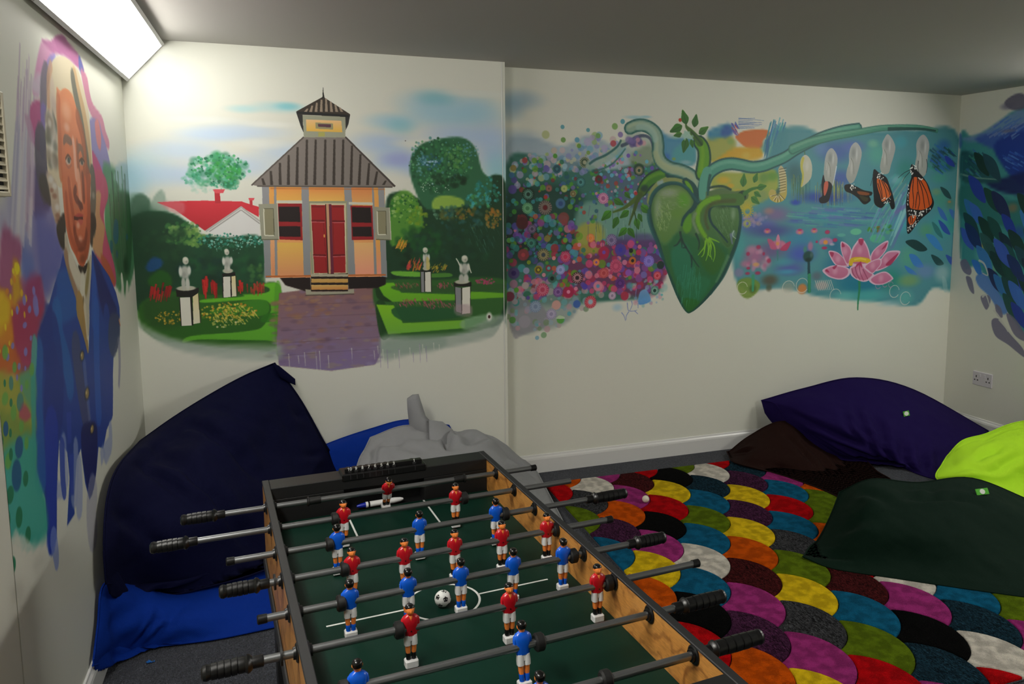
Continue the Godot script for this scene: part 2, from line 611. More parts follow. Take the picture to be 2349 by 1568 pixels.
var player_parts := {}
func build_players() -> void:
	# one footballer about the rod axis: y up, facing +z; [section y, x, z, half width, half depth]
	var s := st()
	loft(s, [[-0.0135, 0, 0, 0.0125, 0.0075], [-0.006, 0, 0, 0.0128, 0.008], [0.004, 0, 0, 0.0135, 0.009], [0.012, 0, 0, 0.0148, 0.0092], [0.019, 0, 0, 0.0152, 0.0085], [0.0235, 0, 0, 0.0125, 0.007], [0.0265, 0, 0, 0.0065, 0.0055]], 18, 2.6)
	for e in [-1.0, 1.0]:                       # sleeves and arms held against the sides
		loft(s, [[-0.008, e * 0.0135, 0.001, 0.0028, 0.0036], [0.002, e * 0.0142, 0.0, 0.0033, 0.0042], [0.012, e * 0.0146, 0.0, 0.0036, 0.0045], [0.019, e * 0.0135, 0.0, 0.0034, 0.0042], [0.0225, e * 0.0115, 0.0, 0.002, 0.0025]], 10, 2.0)
	player_parts.shirt = s
	s = st()
	loft(s, [[0.0235, 0, 0.0, 0.0058, 0.0052], [0.0275, 0, 0.0, 0.005, 0.005], [0.0295, 0, 0.0012, 0.0062, 0.0072], [0.033, 0, 0.0016, 0.0076, 0.0086], [0.037, 0, 0.0012, 0.008, 0.009], [0.041, 0, 0.0004, 0.0074, 0.0082], [0.0435, 0, 0.0, 0.005, 0.0055]], 16, 2.1)
	loft(s, [[0.0325, 0, 0.0095, 0.0014, 0.0016], [0.0345, 0, 0.0105, 0.0016, 0.002], [0.0375, 0, 0.0098, 0.0009, 0.0012]], 8, 2.0)      # nose
	for e in [-1.0, 1.0]:
		loft(s, [[0.0335, e * 0.0079, -0.0005, 0.001, 0.0018], [0.036, e * 0.0083, -0.0005, 0.0012, 0.0022], [0.0385, e * 0.008, -0.0005, 0.0008, 0.0014]], 6, 2.0)
	# the open collar of the shirt
	loft(s, [[0.0165, 0, 0.0078, 0.0006, 0.001], [0.0215, 0, 0.0066, 0.0028, 0.0016], [0.0255, 0, 0.0048, 0.0046, 0.0018]], 8, 2.0)
	player_parts.head = s
	s = st()
	loft(s, [[0.0325, 0, -0.0035, 0.0066, 0.0055], [0.036, 0, -0.0022, 0.0084, 0.0078], [0.0395, 0, -0.0012, 0.0088, 0.0092], [0.0425, 0, -0.0004, 0.0078, 0.0096], [0.0448, 0, -0.0006, 0.0052, 0.0066], [0.0455, 0, -0.0006, 0.002, 0.003]], 16, 2.2)
	player_parts.hair = s
	s = st()
	loft(s, [[-0.0325, -0.0062, 0, 0.0062, 0.0078], [-0.024, -0.0064, 0, 0.0062, 0.0082], [-0.0125, -0.006, 0, 0.0058, 0.0074]], 12, 3.0)
	loft(s, [[-0.0325, 0.0062, 0, 0.0062, 0.0078], [-0.024, 0.0064, 0, 0.0062, 0.0082], [-0.0125, 0.006, 0, 0.0058, 0.0074]], 12, 3.0)
	box(s, Vector3(-0.006, -0.025, -0.0065), Vector3(0.006, -0.0128, 0.0065), 0.001)
	player_parts.shorts = s
	for e in [-1.0, 1.0]:
		s = st()
		loft(s, [[-0.049, e * 0.0052, 0, 0.0042, 0.0052], [-0.043, e * 0.0056, 0, 0.0048, 0.0058], [-0.0375, e * 0.0058, 0, 0.0048, 0.0058], [-0.032, e * 0.006, 0, 0.0052, 0.0064]], 12, 2.3)
		player_parts["leg%d" % int(e)] = s
		s = st()
		loft(s, [[-0.0625, e * 0.005, 0, 0.0042, 0.0056], [-0.056, e * 0.0051, 0, 0.0046, 0.006], [-0.0492, e * 0.0052, 0, 0.0048, 0.006], [-0.0482, e * 0.0052, 0, 0.0044, 0.0055]], 12, 2.3)
		player_parts["sock%d" % int(e)] = s
	s = st()
	box(s, Vector3(-0.0122, -0.0772, -0.0085), Vector3(0.0122, -0.0615, 0.0105), 0.0022)
	player_parts.block = s
	s = st()
	lathe(s, [[0.0, 0.0], [0.0, 0.0014], [-0.001, 0.0014]], Transform3D(Basis(Vector3(0, 0, 1), Vector3(0, 1, 0), Vector3(-1, 0, 0)), Vector3(0, -0.004, 0.0089)), 10)
	player_parts.screw = s
	for k in player_parts:
		player_parts[k].generate_normals()
		player_parts[k] = player_parts[k].commit()

func part(called: String, mesh: Mesh, m: Material, parent: Node) -> MeshInstance3D:
	var o := MeshInstance3D.new()
	o.name = called
	o.mesh = mesh
	o.material_override = m
	parent.add_child(o, true)
	return o

func player(colour: String, u: float, tilt: float, parent: Node) -> void:
	var p := part("player_figure", player_parts.shirt, mats["shirt_" + colour], parent)
	p.position = Vector3(u, 0, 0)
	p.rotation = Vector3(tilt, 0.0 if colour == "red" else PI, 0)
	p.set_meta("label", "toy footballer in a %s shirt" % colour)
	part("head", player_parts.head, mats.skin, p)
	part("hair", player_parts.hair, mats.hair, p)
	part("shorts", player_parts.shorts, mats.shorts, p)
	for e in ["-1", "1"]:
		part("leg", player_parts["leg" + e], mats.skin, p)
		part("sock", player_parts["sock" + e], mats.sock_black if colour == "red" else mats.shirt_blue, p)
	part("foot_block", player_parts.block, mats.shorts, p)
	part("screw", player_parts.screw, mats.black_plastic, p)

func rod(i: int, q: Array, tilt: float) -> void:
	var at: Vector3 = TO + Vector3(sin(TT), 0, cos(TT)) * RODS[i] + Vector3(0, TR, 0)
	var o := thing("foosball_rod", at, TT, "steel foosball rod %s" % q[5], "foosball rod", "rods across the foosball table")
	var d := 1.0 if q[2] > q[3] else -1.0        # the handle points along d
	var h0: float = q[6]                         # where the handle begins
	var tip: float = q[2]
	var s := st()
	lathe(s, [[q[3], 0.0], [q[3], 0.0074], [h0 + d * 0.02, 0.0074], [h0 + d * 0.02, 0.0]], Transform3D(), 18)
	obj("shaft", s, mats.steel, o)
	# handle: collar, flange, ribbed grip
	var g0 := h0 + d * 0.022
	var prof := [[h0, 0.0], [h0, 0.0098], [h0 + d * 0.002, 0.0105], [g0 - d * 0.004, 0.0105], [g0, 0.015], [g0 + d * 0.004, 0.0165], [g0 + d * 0.008, 0.0135]]
	var length := absf(tip - g0) - 0.012
	for k in 5:
		var a := g0 + d * (0.010 + (length - 0.012) * k / 5.0)
		var b := g0 + d * (0.010 + (length - 0.012) * (k + 0.82) / 5.0)
		var r := 0.0135 + 0.0012 * sin(PI * (k + 0.5) / 5.0)
		prof.append_array([[a, r], [b, r], [b + d * 0.001, r - 0.0016], [g0 + d * (0.010 + (length - 0.012) * (k + 0.97) / 5.0), r - 0.0016]])
	prof.append_array([[tip - d * 0.008, 0.0142], [tip - d * 0.003, 0.0125], [tip, 0.008], [tip, 0.0]])
	s = st()
	lathe(s, prof, Transform3D(), 18)
	obj("handle", s, mats.black_plastic, o).set_meta("label", "black ribbed handle")
	if i != 1:
		var e: float = q[3]
		s = st()
		var cp := [[e + d * 0.014, 0.0], [e + d * 0.014, 0.0088], [e - d * 0.002, 0.0092], [e - d * 0.004, 0.007], [e - d * 0.004, 0.0]]
		lathe(s, cp, Transform3D(), 16)
		obj("end_cap", s, mats.black_plastic, o)
	if i == 5 or i == 3:
		s = st()
		var e := -0.03 if i == 5 else -0.0175
		lathe(s, [[e, 0.0], [e, 0.0165], [e + 0.004, 0.0165], [e + 0.004, 0.0]], Transform3D(), 20)
		obj("stop_ring", s, mats.rubber, o)
	for k in q[4].size():
		var u: float = q[4][k]
		s = st()
		if i == 0:
			var e := -1.0 if k == 0 else 1.0
			var pr := [[-0.017, 0.0], [-0.017, 0.0095], [0.012, 0.0095], [0.013, 0.0125], [0.017, 0.0125], [0.0185, 0.009], [0.0185, 0.0]]
			lathe(s, pr, Transform3D(Basis(Vector3(e, 0, 0), Vector3(0, 1, 0), Vector3(0, 0, e)), Vector3(u, 0, 0)), 18)
		else:
			lathe(s, [[-0.009, 0.0], [-0.009, 0.013], [-0.006, 0.0165], [0.006, 0.0165], [0.009, 0.013], [0.009, 0.0]], Transform3D(Basis(), Vector3(u, 0, 0)), 20)
		obj("bumper", s, mats.rubber, o)
	for u in q[0]:
		player(q[1], u, tilt, o)

# ---------------------------------------------------------------- rug of overlapping petals
const PETALS := {   # column: colours of the rows from the wall towards the camera
	-6: "PTGTYRG", -5: "RGTORG", -4: "OEUYKOT", -3: "WOPTUYE", -2: "PPKWPPY", -1: "DRTDERT", 0: "RYGOYGP",
	1: "KTYGTNU", 2: "GNUEDKR", 3: "WYTRPWY", 4: "RUROWNG", 5: "NTGYTPW", 6: "YPGUPGT", 7: "TOKTOYD",
}

func rug() -> void:
	var tone := {"R": 0xb0040c, "D": 0x4a0204, "W": 0xd2ccc0, "P": 0x9a2f74, "U": 0x4a1440, "O": 0xc65004, "Y": 0xdcba18, "T": 0x0e5a7c, "N": 0x052c40, "G": 0x5a6f10, "E": 0x55565a, "K": 0x050505}
	var pile := noise_tex(0.16, true, 9.0)
	var soft := noise_tex(0.012, false)
	var ramp := Gradient.new()
	ramp.offsets = PackedFloat32Array([0.3, 0.7])
	ramp.colors = PackedColorArray([Color(0.8, 0.8, 0.8), Color(1, 1, 1)])
	soft.color_ramp = ramp
	var fleck := speckle(0x303030, 0xffffff, 0.5, 8)
	var pm := {}
	for k in tone:
		var m := mat("pile_" + k, tone[k], 1.0)
		m.metallic_specular = 0.15
		m.normal_enabled = true
		m.normal_texture = pile
		m.normal_scale = 0.8
		m.albedo_texture = fleck if k == "E" else soft
		if k == "U" or k == "N" or k == "D":
			m.albedo_texture = fleck
			m.albedo_color = hexc(tone[k]).lightened(0.12)
		tri_map(m, 2.2)
		pm[k] = m
	var turn := -0.018
	var at := Vector3(1.235, 0, 0.09)
	var o := thing("rug", at, turn, "deep pile rug of overlapping petals in many bright colours on the grey carpet", "rug")
	var wide := 1.6
	var deep := 2.245
	var s := st()
	box(s, Vector3(0, 0.0005, 0), Vector3(wide, 0.007, deep), 0.002)
	obj("rug_backing", s, mats.carpet, o)
	var rect := PackedVector2Array([Vector2(0.002, 0.002), Vector2(wide - 0.002, 0.002), Vector2(wide - 0.002, deep - 0.002), Vector2(0.002, deep - 0.002)])
	var back := Transform3D(Basis(Vector3.UP, turn), at).affine_inverse()
	for k in range(-7, 10):
		for j2 in range(-10, 7):
			if (j2 + k) % 2 != 0:
				continue
			var w := back * Vector3(1.915 + 0.118 * k - 0.003 * j2, 0, 1.631 + 0.003 * k + 0.1995 * j2)
			var tip := Vector2(w.x, w.z)
			var r := 0.1985
			var c := tip - Vector2(r, 0)
			if c.x > wide + 0.2 or tip.x < 0.01 or tip.y < -0.2 or tip.y > deep + 0.2:
				continue
			var ring := PackedVector2Array()
			for a in 40:
				ring.append(c + Vector2(cos(TAU * a / 40.0), sin(TAU * a / 40.0)) * r)
			var pieces: Array = [ring]
			for q in [Vector2(-0.118, 0.1995), Vector2(-0.118, -0.1995), Vector2(-0.236, 0.0)]:
				var cut := PackedVector2Array()
				for a in 40:
					cut.append(c + q + Vector2(cos(TAU * a / 40.0), sin(TAU * a / 40.0)) * r)
				var left: Array = []
				for p in pieces:
					left.append_array(Geometry2D.clip_polygons(p, cut))
				pieces = left
			var colour := "T"
			if PETALS.has(k):
				var row := int(floor((j2 + 8 + (0 if k % 2 == 0 else -1)) / 2.0))
				var names_k: String = PETALS[k]
				if row >= 0 and row < names_k.length():
					colour = names_k[row]
				else:
					colour = "GYPTROW"[posmod(k * 3 + row, 7)]
			else:
				colour = "TGYOPRW"[posmod(k * 5 + j2, 7)]
			for p in pieces:
				for p2 in Geometry2D.intersect_polygons(p, rect):
					var gap := Geometry2D.offset_polygon(p2, -0.0012)
					for p3 in gap:
						petal(p3, pm[colour], o)

func petal(p: PackedVector2Array, m: Material, o: Node) -> void:
	if Geometry2D.is_polygon_clockwise(p):
		p.reverse()
	var keep := PackedVector2Array()
	for i in p.size():
		if keep.is_empty() or p[i].distance_to(keep[keep.size() - 1]) > 0.003:
			keep.append(p[i])
	if keep.size() < 4:
		return
	p = keep
	var area := 0.0
	for i in p.size():
		area += p[i].cross(p[(i + 1) % p.size()]) / 2.0
	if absf(area) < 0.0006:
		return
	var inner := Geometry2D.offset_polygon(p, -0.005)
	var s := st()
	s.set_smooth_group(2)
	var h := 0.0195 + rng.randf() * 0.0015
	var lift := func(v: Vector2, y: float) -> Vector3: return Vector3(v.x, y, v.y)
	var ctr := Vector2.ZERO
	for v in p:
		ctr += v / p.size()
	var n := p.size()
	for i in n:                                  # side and rounded rim
		var a := p[i]
		var b := p[(i + 1) % n]
		var e := (b - a).normalized()
		var out := Vector2(e.y, -e.x)
		var from: Vector3 = lift.call((a + b) / 2.0 - out * 0.01, h - 0.012)
		quad_out(s, lift.call(a, 0.0065), lift.call(b, 0.0065), lift.call(b, h - 0.004), lift.call(a, h - 0.004), from)
	if inner.size() == 1 and inner[0].size() > 3:
		# rim: each outer corner to the nearest inner one
		var q: PackedVector2Array = inner[0]
		var near := []
		for i in n:
			var best := 0
			for k in q.size():
				if q[k].distance_squared_to(p[i]) < q[best].distance_squared_to(p[i]):
					best = k
			near.append(best)
		for i in n:
			var i2 := (i + 1) % n
			var up: Vector3 = Vector3(0, -1, 0) + lift.call(ctr, 0.0)
			tri_out(s, lift.call(p[i], h - 0.004), lift.call(p[i2], h - 0.004), lift.call(q[near[i]], h), up)
			if near[i] != near[i2]:
				var k: int = near[i]
				var steps := 0
				var fwd := posmod(near[i2] - near[i], q.size())
				var dirk := 1 if fwd <= q.size() / 2 else -1
				while k != near[i2] and steps < 12:
					var k2 := posmod(k + dirk, q.size())
					tri_out(s, lift.call(p[i2], h - 0.004), lift.call(q[k], h), lift.call(q[k2], h), up)
					k = k2
					steps += 1
		var idx := Geometry2D.triangulate_polygon(q)
		for i in range(0, idx.size(), 3):
			tri_out(s, lift.call(q[idx[i]], h), lift.call(q[idx[i + 1]], h), lift.call(q[idx[i + 2]], h), lift.call(ctr, -1.0))
	else:
		var idx := Geometry2D.triangulate_polygon(p)
		for i in range(0, idx.size(), 3):
			tri_out(s, lift.call(p[idx[i]], h - 0.004), lift.call(p[idx[i + 1]], h - 0.004), lift.call(p[idx[i + 2]], h - 0.004), lift.call(ctr, -1.0))
	obj("petal", s, m, o)

# ---------------------------------------------------------------- beanbags
func cr(a: Vector3, b: Vector3, c: Vector3, d: Vector3, t: float) -> Vector3:
	return 0.5 * (2.0 * b + (c - a) * t + (2.0 * a - 5.0 * b + 4.0 * c - d) * t * t + (3.0 * b - a - 3.0 * c + d) * t * t * t)

func patch(g: Array, u: float, v: float) -> Vector3:
	var rows := []
	var fu := clampf(u, 0, 1) * 4.0
	var iu := mini(int(fu), 3)
	fu -= iu
	for r in 5:
		var b: Vector3 = g[r * 5 + iu]
		var c: Vector3 = g[r * 5 + iu + 1]
		var a: Vector3 = g[r * 5 + iu - 1] if iu > 0 else 2.0 * b - c
		var d: Vector3 = g[r * 5 + iu + 2] if iu < 3 else 2.0 * c - b
		rows.append(cr(a, b, c, d, fu))
	var fv := clampf(v, 0, 1) * 4.0
	var iv := mini(int(fv), 3)
	fv -= iv
	var rb: Vector3 = rows[iv]
	var rc: Vector3 = rows[iv + 1]
	return cr(rows[iv - 1] if iv > 0 else 2.0 * rb - rc, rb, rc, rows[iv + 2] if iv < 3 else 2.0 * rc - rb, fv)

# A bag: its upper side goes through 5 x 5 points (back to front, left to right), its underside hangs from the same edge.
# folds: [u0, v0, u1, v1, width, depth]; depth below zero is a groove
func beanbag(cloth: String, g: Array, folds: Array, low: float, lo: Vector3, hi: Vector3, label: String, seam := true) -> MeshInstance3D:
	var n := 56
	var noise := FastNoiseLite.new()
	noise.seed = 21 + cloth.length() * 7
	noise.frequency = 3.2
	noise.fractal_octaves = 3
	var top := []
	var under := []
	for j in n + 1:
		for i in n + 1:
			var u := float(i) / n
			var v := float(j) / n
			var p := patch(g, u, v)
			var e := 0.01
			var nu := patch(g, minf(u + e, 1), v) - patch(g, maxf(u - e, 0), v)
			var nv := patch(g, u, minf(v + e, 1)) - patch(g, u, maxf(v - e, 0))
			var nrm := nv.cross(nu).normalized()
			if nrm.y + nrm.z < 0:
				nrm = -nrm
			var edge := clampf(minf(minf(u, 1 - u), minf(v, 1 - v)) * 9.0, 0, 1)
			var push := noise.get_noise_3d(p.x, p.y * 1.5, p.z) * 0.012 + noise.get_noise_3d(p.x * 3.0 + 5.0, p.y * 3.0, p.z * 3.0) * 0.004
			for f in folds:
				var a := Vector2(f[0], f[1])
				var b := Vector2(f[2], f[3])
				var w := Vector2(u + noise.get_noise_2d(u * 0.9, v * 0.9) * 0.03, v + noise.get_noise_2d(u * 0.9 + 7.0, v * 0.9) * 0.03)
				var h := clampf((w - a).dot(b - a) / (b - a).length_squared(), 0, 1)
				var d: float = w.distance_to(a.lerp(b, h)) / f[4]
				var taper := minf(1.0, minf(h, 1.0 - h) * 3.0 + 0.15)
				push += f[5] * taper * (exp(-d * d) - 0.35 * exp(-pow(d - 1.9, 2.0) * 1.2))
			p += nrm * push * edge
			p = p.clamp(lo, hi)
			top.append(p)
			var m := clampf(minf(minf(u, 1 - u), minf(v, 1 - v)) * 5.0, 0, 1)
			m = sqrt(m)
			var q := p
			q.y = lerpf(p.y, minf(low, p.y), m)
			if m > 0.0:
				q.y = minf(q.y, p.y - 0.012 * m)
			q.y = maxf(q.y, lo.y)
			under.append(q)
	var s := SurfaceTool.new()
	s.begin(Mesh.PRIMITIVE_TRIANGLES)
	s.set_smooth_group(1)
	var at: Vector3 = Vector3.ZERO
	for p in top:
		at += p / top.size()
	at.y = lo.y
	var up := 1.0
	var c0: Vector3 = top[(n / 2) * (n + 1) + n / 2]
	var cu: Vector3 = top[(n / 2) * (n + 1) + n / 2 + 1] - c0
	var cv: Vector3 = top[(n / 2 + 1) * (n + 1) + n / 2] - c0
	var cn := cv.cross(cu)                      # of a, a + v, a + u read anticlockwise
	if cn.y + cn.z < 0:
		up = -1.0
	for j in n:
		for i in n:
			var k := j * (n + 1) + i
			var q := [k, k + 1, k + n + 2, k + n + 1]
			for t in [[0, 1, 2], [0, 2, 3]]:
				var a: Vector3 = top[q[t[0]]] - at
				var b: Vector3 = top[q[t[1]]] - at
				var c: Vector3 = top[q[t[2]]] - at
				if up > 0:
					s.add_vertex(a); s.add_vertex(b); s.add_vertex(c)
				else:
					s.add_vertex(a); s.add_vertex(c); s.add_vertex(b)
				a = under[q[t[0]]] - at
				b = under[q[t[1]]] - at
				c = under[q[t[2]]] - at
				if up > 0:
					s.add_vertex(a); s.add_vertex(c); s.add_vertex(b)
				else:
					s.add_vertex(a); s.add_vertex(b); s.add_vertex(c)
	var o := obj("beanbag", s, mats["cloth_" + cloth])
	o.position = at
	tag(o, label, "beanbag")
	if seam:
		var loop := []
		for k in range(0, n, 2): loop.append(top[k] - at)
		for k in range(0, n, 2): loop.append(top[k * (n + 1) + n] - at)
		for k in range(n, 0, -2): loop.append(top[n * (n + 1) + k] - at)
		for k in range(n, -1, -2): loop.append(top[k * (n + 1)] - at)
		s = st()
		tube(s, loop, 0.0035, 5)
		obj("seam", s, mats["cloth_" + cloth], o)
	o.set_meta("top", top)
	return o

func care_tag(o: Node3D, p: Vector3, right: Vector3, down: Vector3) -> void:
	var s := st()
	var r := right.normalized()
	var n := down.cross(r).normalized()
	if n.z < 0: n = -n
	var d := n.cross(r).normalized()
	if d.y > 0: d = -d
	var t := Transform3D(Basis(r, -d, n), p - o.position)
	box(s, Vector3(-right.length() / 2, -down.length() / 2, -0.0015), Vector3(right.length() / 2, down.length() / 2, 0.0015), 0.0008, t)
	var lab := obj("label", s, mats.label_green, o)
	lab.set_meta("label", "bright green sewn-in label")
	s = st()
	var w := down.length() * 0.36
	lathe(s, [[0.0012, 0.0], [0.0024, 0.0], [0.0024, w], [0.0012, w]], t * Transform3D(Basis(Vector3(0, 0, 1), Vector3(0, 1.15, 0), Vector3(-1.25, 0, 0)), Vector3.ZERO), 14)
	obj("emblem", s, mats.label_white, lab)

func beanbags() -> void:
	var wall := Vector3(XL + 0.006, 0.003, 0.006)
	var far := Vector3(XR - 0.02, 2.0, 3.0)
	# royal blue one lying under the navy one
	beanbag("royal", [
		Vector3(-0.66, 0.07, 0.5), Vector3(-0.55, 0.07, 0.48), Vector3(-0.4, 0.07, 0.48), Vector3(-0.2, 0.07, 0.48), Vector3(0.0, 0.07, 0.48),
		Vector3(-0.68, 0.11, 0.8), Vector3(-0.56, 0.1, 0.8), Vector3(-0.42, 0.1, 0.8), Vector3(-0.24, 0.1, 0.8), Vector3(-0.05, 0.1, 0.76),
		Vector3(-0.685, 0.279, 1.173), Vector3(-0.602, 0.191, 1.06), Vector3(-0.492, 0.117, 1.06), Vector3(-0.322, 0.069, 1.05), Vector3(-0.095, 0.012, 0.98),
		Vector3(-0.688, 0.193, 1.289), Vector3(-0.614, 0.124, 1.17), Vector3(-0.52, 0.086, 1.14), Vector3(-0.321, 0.032, 1.12), Vector3(-0.081, 0.006, 1.06),
		Vector3(-0.688, 0.115, 1.392), Vector3(-0.669, 0.012, 1.182), Vector3(-0.579, 0.01, 1.138), Vector3(-0.349, 0.008, 1.156), Vector3(-0.068, 0.008, 1.134)],
		[[0.47, 0.55, 0.4, 0.95, 0.03, -0.02], [0.53, 0.5, 0.5, 0.98, 0.03, -0.022], [0.05, 0.5, 0.22, 0.95, 0.06, -0.012], [0.1, 0.8, 0.28, 0.62, 0.05, -0.01]],
		0.01, wall, far, "royal blue beanbag squashed under the navy one, its corner hanging down the left wall")
	# navy one leaning into the corner
	beanbag("navy", [
		Vector3(-0.678, 0.525, 0.3), Vector3(-0.552, 0.594, 0.2), Vector3(-0.408, 0.67, 0.15), Vector3(-0.258, 0.737, 0.1), Vector3(-0.12, 0.78, 0.05),
		Vector3(-0.672, 0.587, 0.853), Vector3(-0.574, 0.534, 0.5), Vector3(-0.396, 0.592, 0.4), Vector3(-0.202, 0.632, 0.28), Vector3(-0.005, 0.585, 0.07),
		Vector3(-0.672, 0.55, 1.087), Vector3(-0.58, 0.504, 0.85), Vector3(-0.397, 0.502, 0.7), Vector3(-0.19, 0.456, 0.45), Vector3(0.088, 0.386, 0.1),
		Vector3(-0.668, 0.432, 1.216), Vector3(-0.577, 0.376, 1.04), Vector3(-0.402, 0.363, 0.95), Vector3(-0.195, 0.303, 0.68), Vector3(0.178, 0.213, 0.15),
		Vector3(-0.664, 0.313, 1.247), Vector3(-0.611, 0.176, 1), Vector3(-0.443, 0.091, 0.98), Vector3(-0.144, -0.047, 0.86), Vector3(0.25, 0.053, 0.4)],
		[[0.38, 0.12, 0.8, 0.68, 0.022, -0.03], [0.27, 0.32, 0.78, 0.92, 0.022, -0.03], [0.12, 0.28, 0.5, 0.72, 0.02, -0.02], [0.5, 0.1, 0.78, 0.4, 0.025, -0.012], [0.2, 0.2, 0.62, 0.66, 0.02, -0.012], [0.05, 0.55, 0.4, 0.85, 0.04, -0.018], [0.86, 0.1, 0.88, 0.8, 0.012, -0.008], [0.94, 0.3, 0.99, 0.34, 0.03, -0.03], [0.92, 0.55, 0.99, 0.6, 0.03, -0.025]],
		0.16, Vector3(XL + 0.006, 0.12, 0.006), far, "huge navy beanbag leaning upright into the back left corner")
	var s := st()
	# its top corner folds over
	var top: Node3D = get_node("beanbag_001")
	var f0 := [Vector3(-0.13, 0.781, 0.05), Vector3(-0.101, 0.768, 0.06), Vector3(-0.03, 0.691, 0.03), Vector3(-0.029, 0.661, 0.03), Vector3(-0.057, 0.68, 0.05), Vector3(-0.103, 0.718, 0.07)]
	for k in 6:
		f0[k] -= top.position
	slab(s, f0, Vector3(0, 0, 0.02))
	obj("folded_corner", s, mats.cloth_navy, top)
	# royal blue one against the back wall
	beanbag("royal", [
		Vector3(-0.102, 0.253, 0.03), Vector3(0.097, 0.342, 0.03), Vector3(0.323, 0.402, 0.03), Vector3(0.518, 0.431, 0.03), Vector3(0.728, 0.38, 0.03),
		Vector3(-0.094, 0.23, 0.1), Vector3(0.106, 0.32, 0.11), Vector3(0.323, 0.377, 0.12), Vector3(0.507, 0.403, 0.12), Vector3(0.735, 0.339, 0.1),
		Vector3(-0.08, 0.121, 0.17), Vector3(0.122, 0.189, 0.19), Vector3(0.318, 0.237, 0.21), Vector3(0.503, 0.254, 0.19), Vector3(0.745, 0.213, 0.15),
		Vector3(-0.064, 0.031, 0.17), Vector3(0.137, 0.084, 0.21), Vector3(0.334, 0.105, 0.22), Vector3(0.508, 0.124, 0.21), Vector3(0.766, 0.093, 0.15),
		Vector3(-0.058, 0.01, 0.257), Vector3(0.142, 0.01, 0.249), Vector3(0.35, 0.01, 0.242), Vector3(0.526, 0.01, 0.218), Vector3(0.768, 0.01, 0.183)],
		[], 0.008, wall, far, "royal blue beanbag against the back wall, between the navy and the grey ones")
	# grey one with its corner twisted up
	var gb := beanbag("grey", [
		Vector3(0.295, 0.43, 0.28), Vector3(0.453, 0.469, 0.27), Vector3(0.616, 0.434, 0.25), Vector3(0.816, 0.354, 0.2), Vector3(1.136, 0.151, 0.07),
		Vector3(0.261, 0.403, 0.36), Vector3(0.435, 0.428, 0.38), Vector3(0.612, 0.405, 0.38), Vector3(0.858, 0.389, 0.26), Vector3(1.173, 0.117, 0.13),
		Vector3(0.218, 0.372, 0.46), Vector3(0.398, 0.399, 0.55), Vector3(0.591, 0.39, 0.58), Vector3(0.839, 0.354, 0.5), Vector3(1.171, 0.086, 0.27),
		Vector3(0.158, 0.252, 0.62), Vector3(0.342, 0.285, 0.78), Vector3(0.555, 0.277, 0.84), Vector3(0.794, 0.27, 0.74), Vector3(1.172, 0.041, 0.42),
		Vector3(0.185, 0.01, 0.439), Vector3(0.387, 0.01, 0.556), Vector3(0.612, 0.01, 0.641), Vector3(0.856, 0.01, 0.655), Vector3(1.144, 0.028, 0.651)],
		[[0.52, 0.05, 0.62, 0.45, 0.03, 0.025], [0.6, 0.42, 0.74, 0.3, 0.035, -0.03], [0.55, 0.1, 0.53, 0.42, 0.016, -0.03], [0.68, 0.1, 0.8, 0.3, 0.03, -0.018], [0.12, 0.2, 0.45, 0.5, 0.06, -0.015], [0.1, 0.4, 0.4, 0.25, 0.05, 0.012], [0.3, 0.3, 0.5, 0.15, 0.05, -0.012], [0.82, 0.42, 0.97, 0.45, 0.035, -0.03], [0.06, 0.15, 0.1, 0.9, 0.02, -0.025], [0.8, 0.62, 0.98, 0.6, 0.04, -0.018]],
		0.01, Vector3(XL, 0.003, 0.006), far, "grey beanbag by the wall step, one corner twisted upright like an ear")
	s = st()
	var ear := [Vector3(0.482, 0.464, 0.26), Vector3(0.477, 0.541, 0.25), Vector3(0.476, 0.591, 0.25), Vector3(0.5, 0.609, 0.26), Vector3(0.53, 0.61, 0.26), Vector3(0.546, 0.55, 0.27), Vector3(0.562, 0.494, 0.27), Vector3(0.611, 0.436, 0.28), Vector3(0.598, 0.39, 0.34), Vector3(0.525, 0.429, 0.34)]
	for k in ear.size():
		ear[k] -= gb.position
	slab(s, ear, Vector3(0.012, 0.0, -0.05))
	obj("ear", s, mats.cloth_grey, gb)
	s = st()
	var flap := [Vector3(0.576, 0.496, 0.3), Vector3(0.646, 0.475, 0.28), Vector3(0.693, 0.433, 0.3), Vector3(0.71, 0.398, 0.34), Vector3(0.649, 0.368, 0.4), Vector3(0.595, 0.371, 0.42), Vector3(0.557, 0.408, 0.4)]
	for k in flap.size():
		flap[k] -= gb.position
	slab(s, flap, Vector3(0.0, -0.015, -0.035))
	obj("fold", s, mats.cloth_grey, gb)
	# purple one in the back right corner
	var right := Vector3(XL, 0.003, -DB + 0.006)
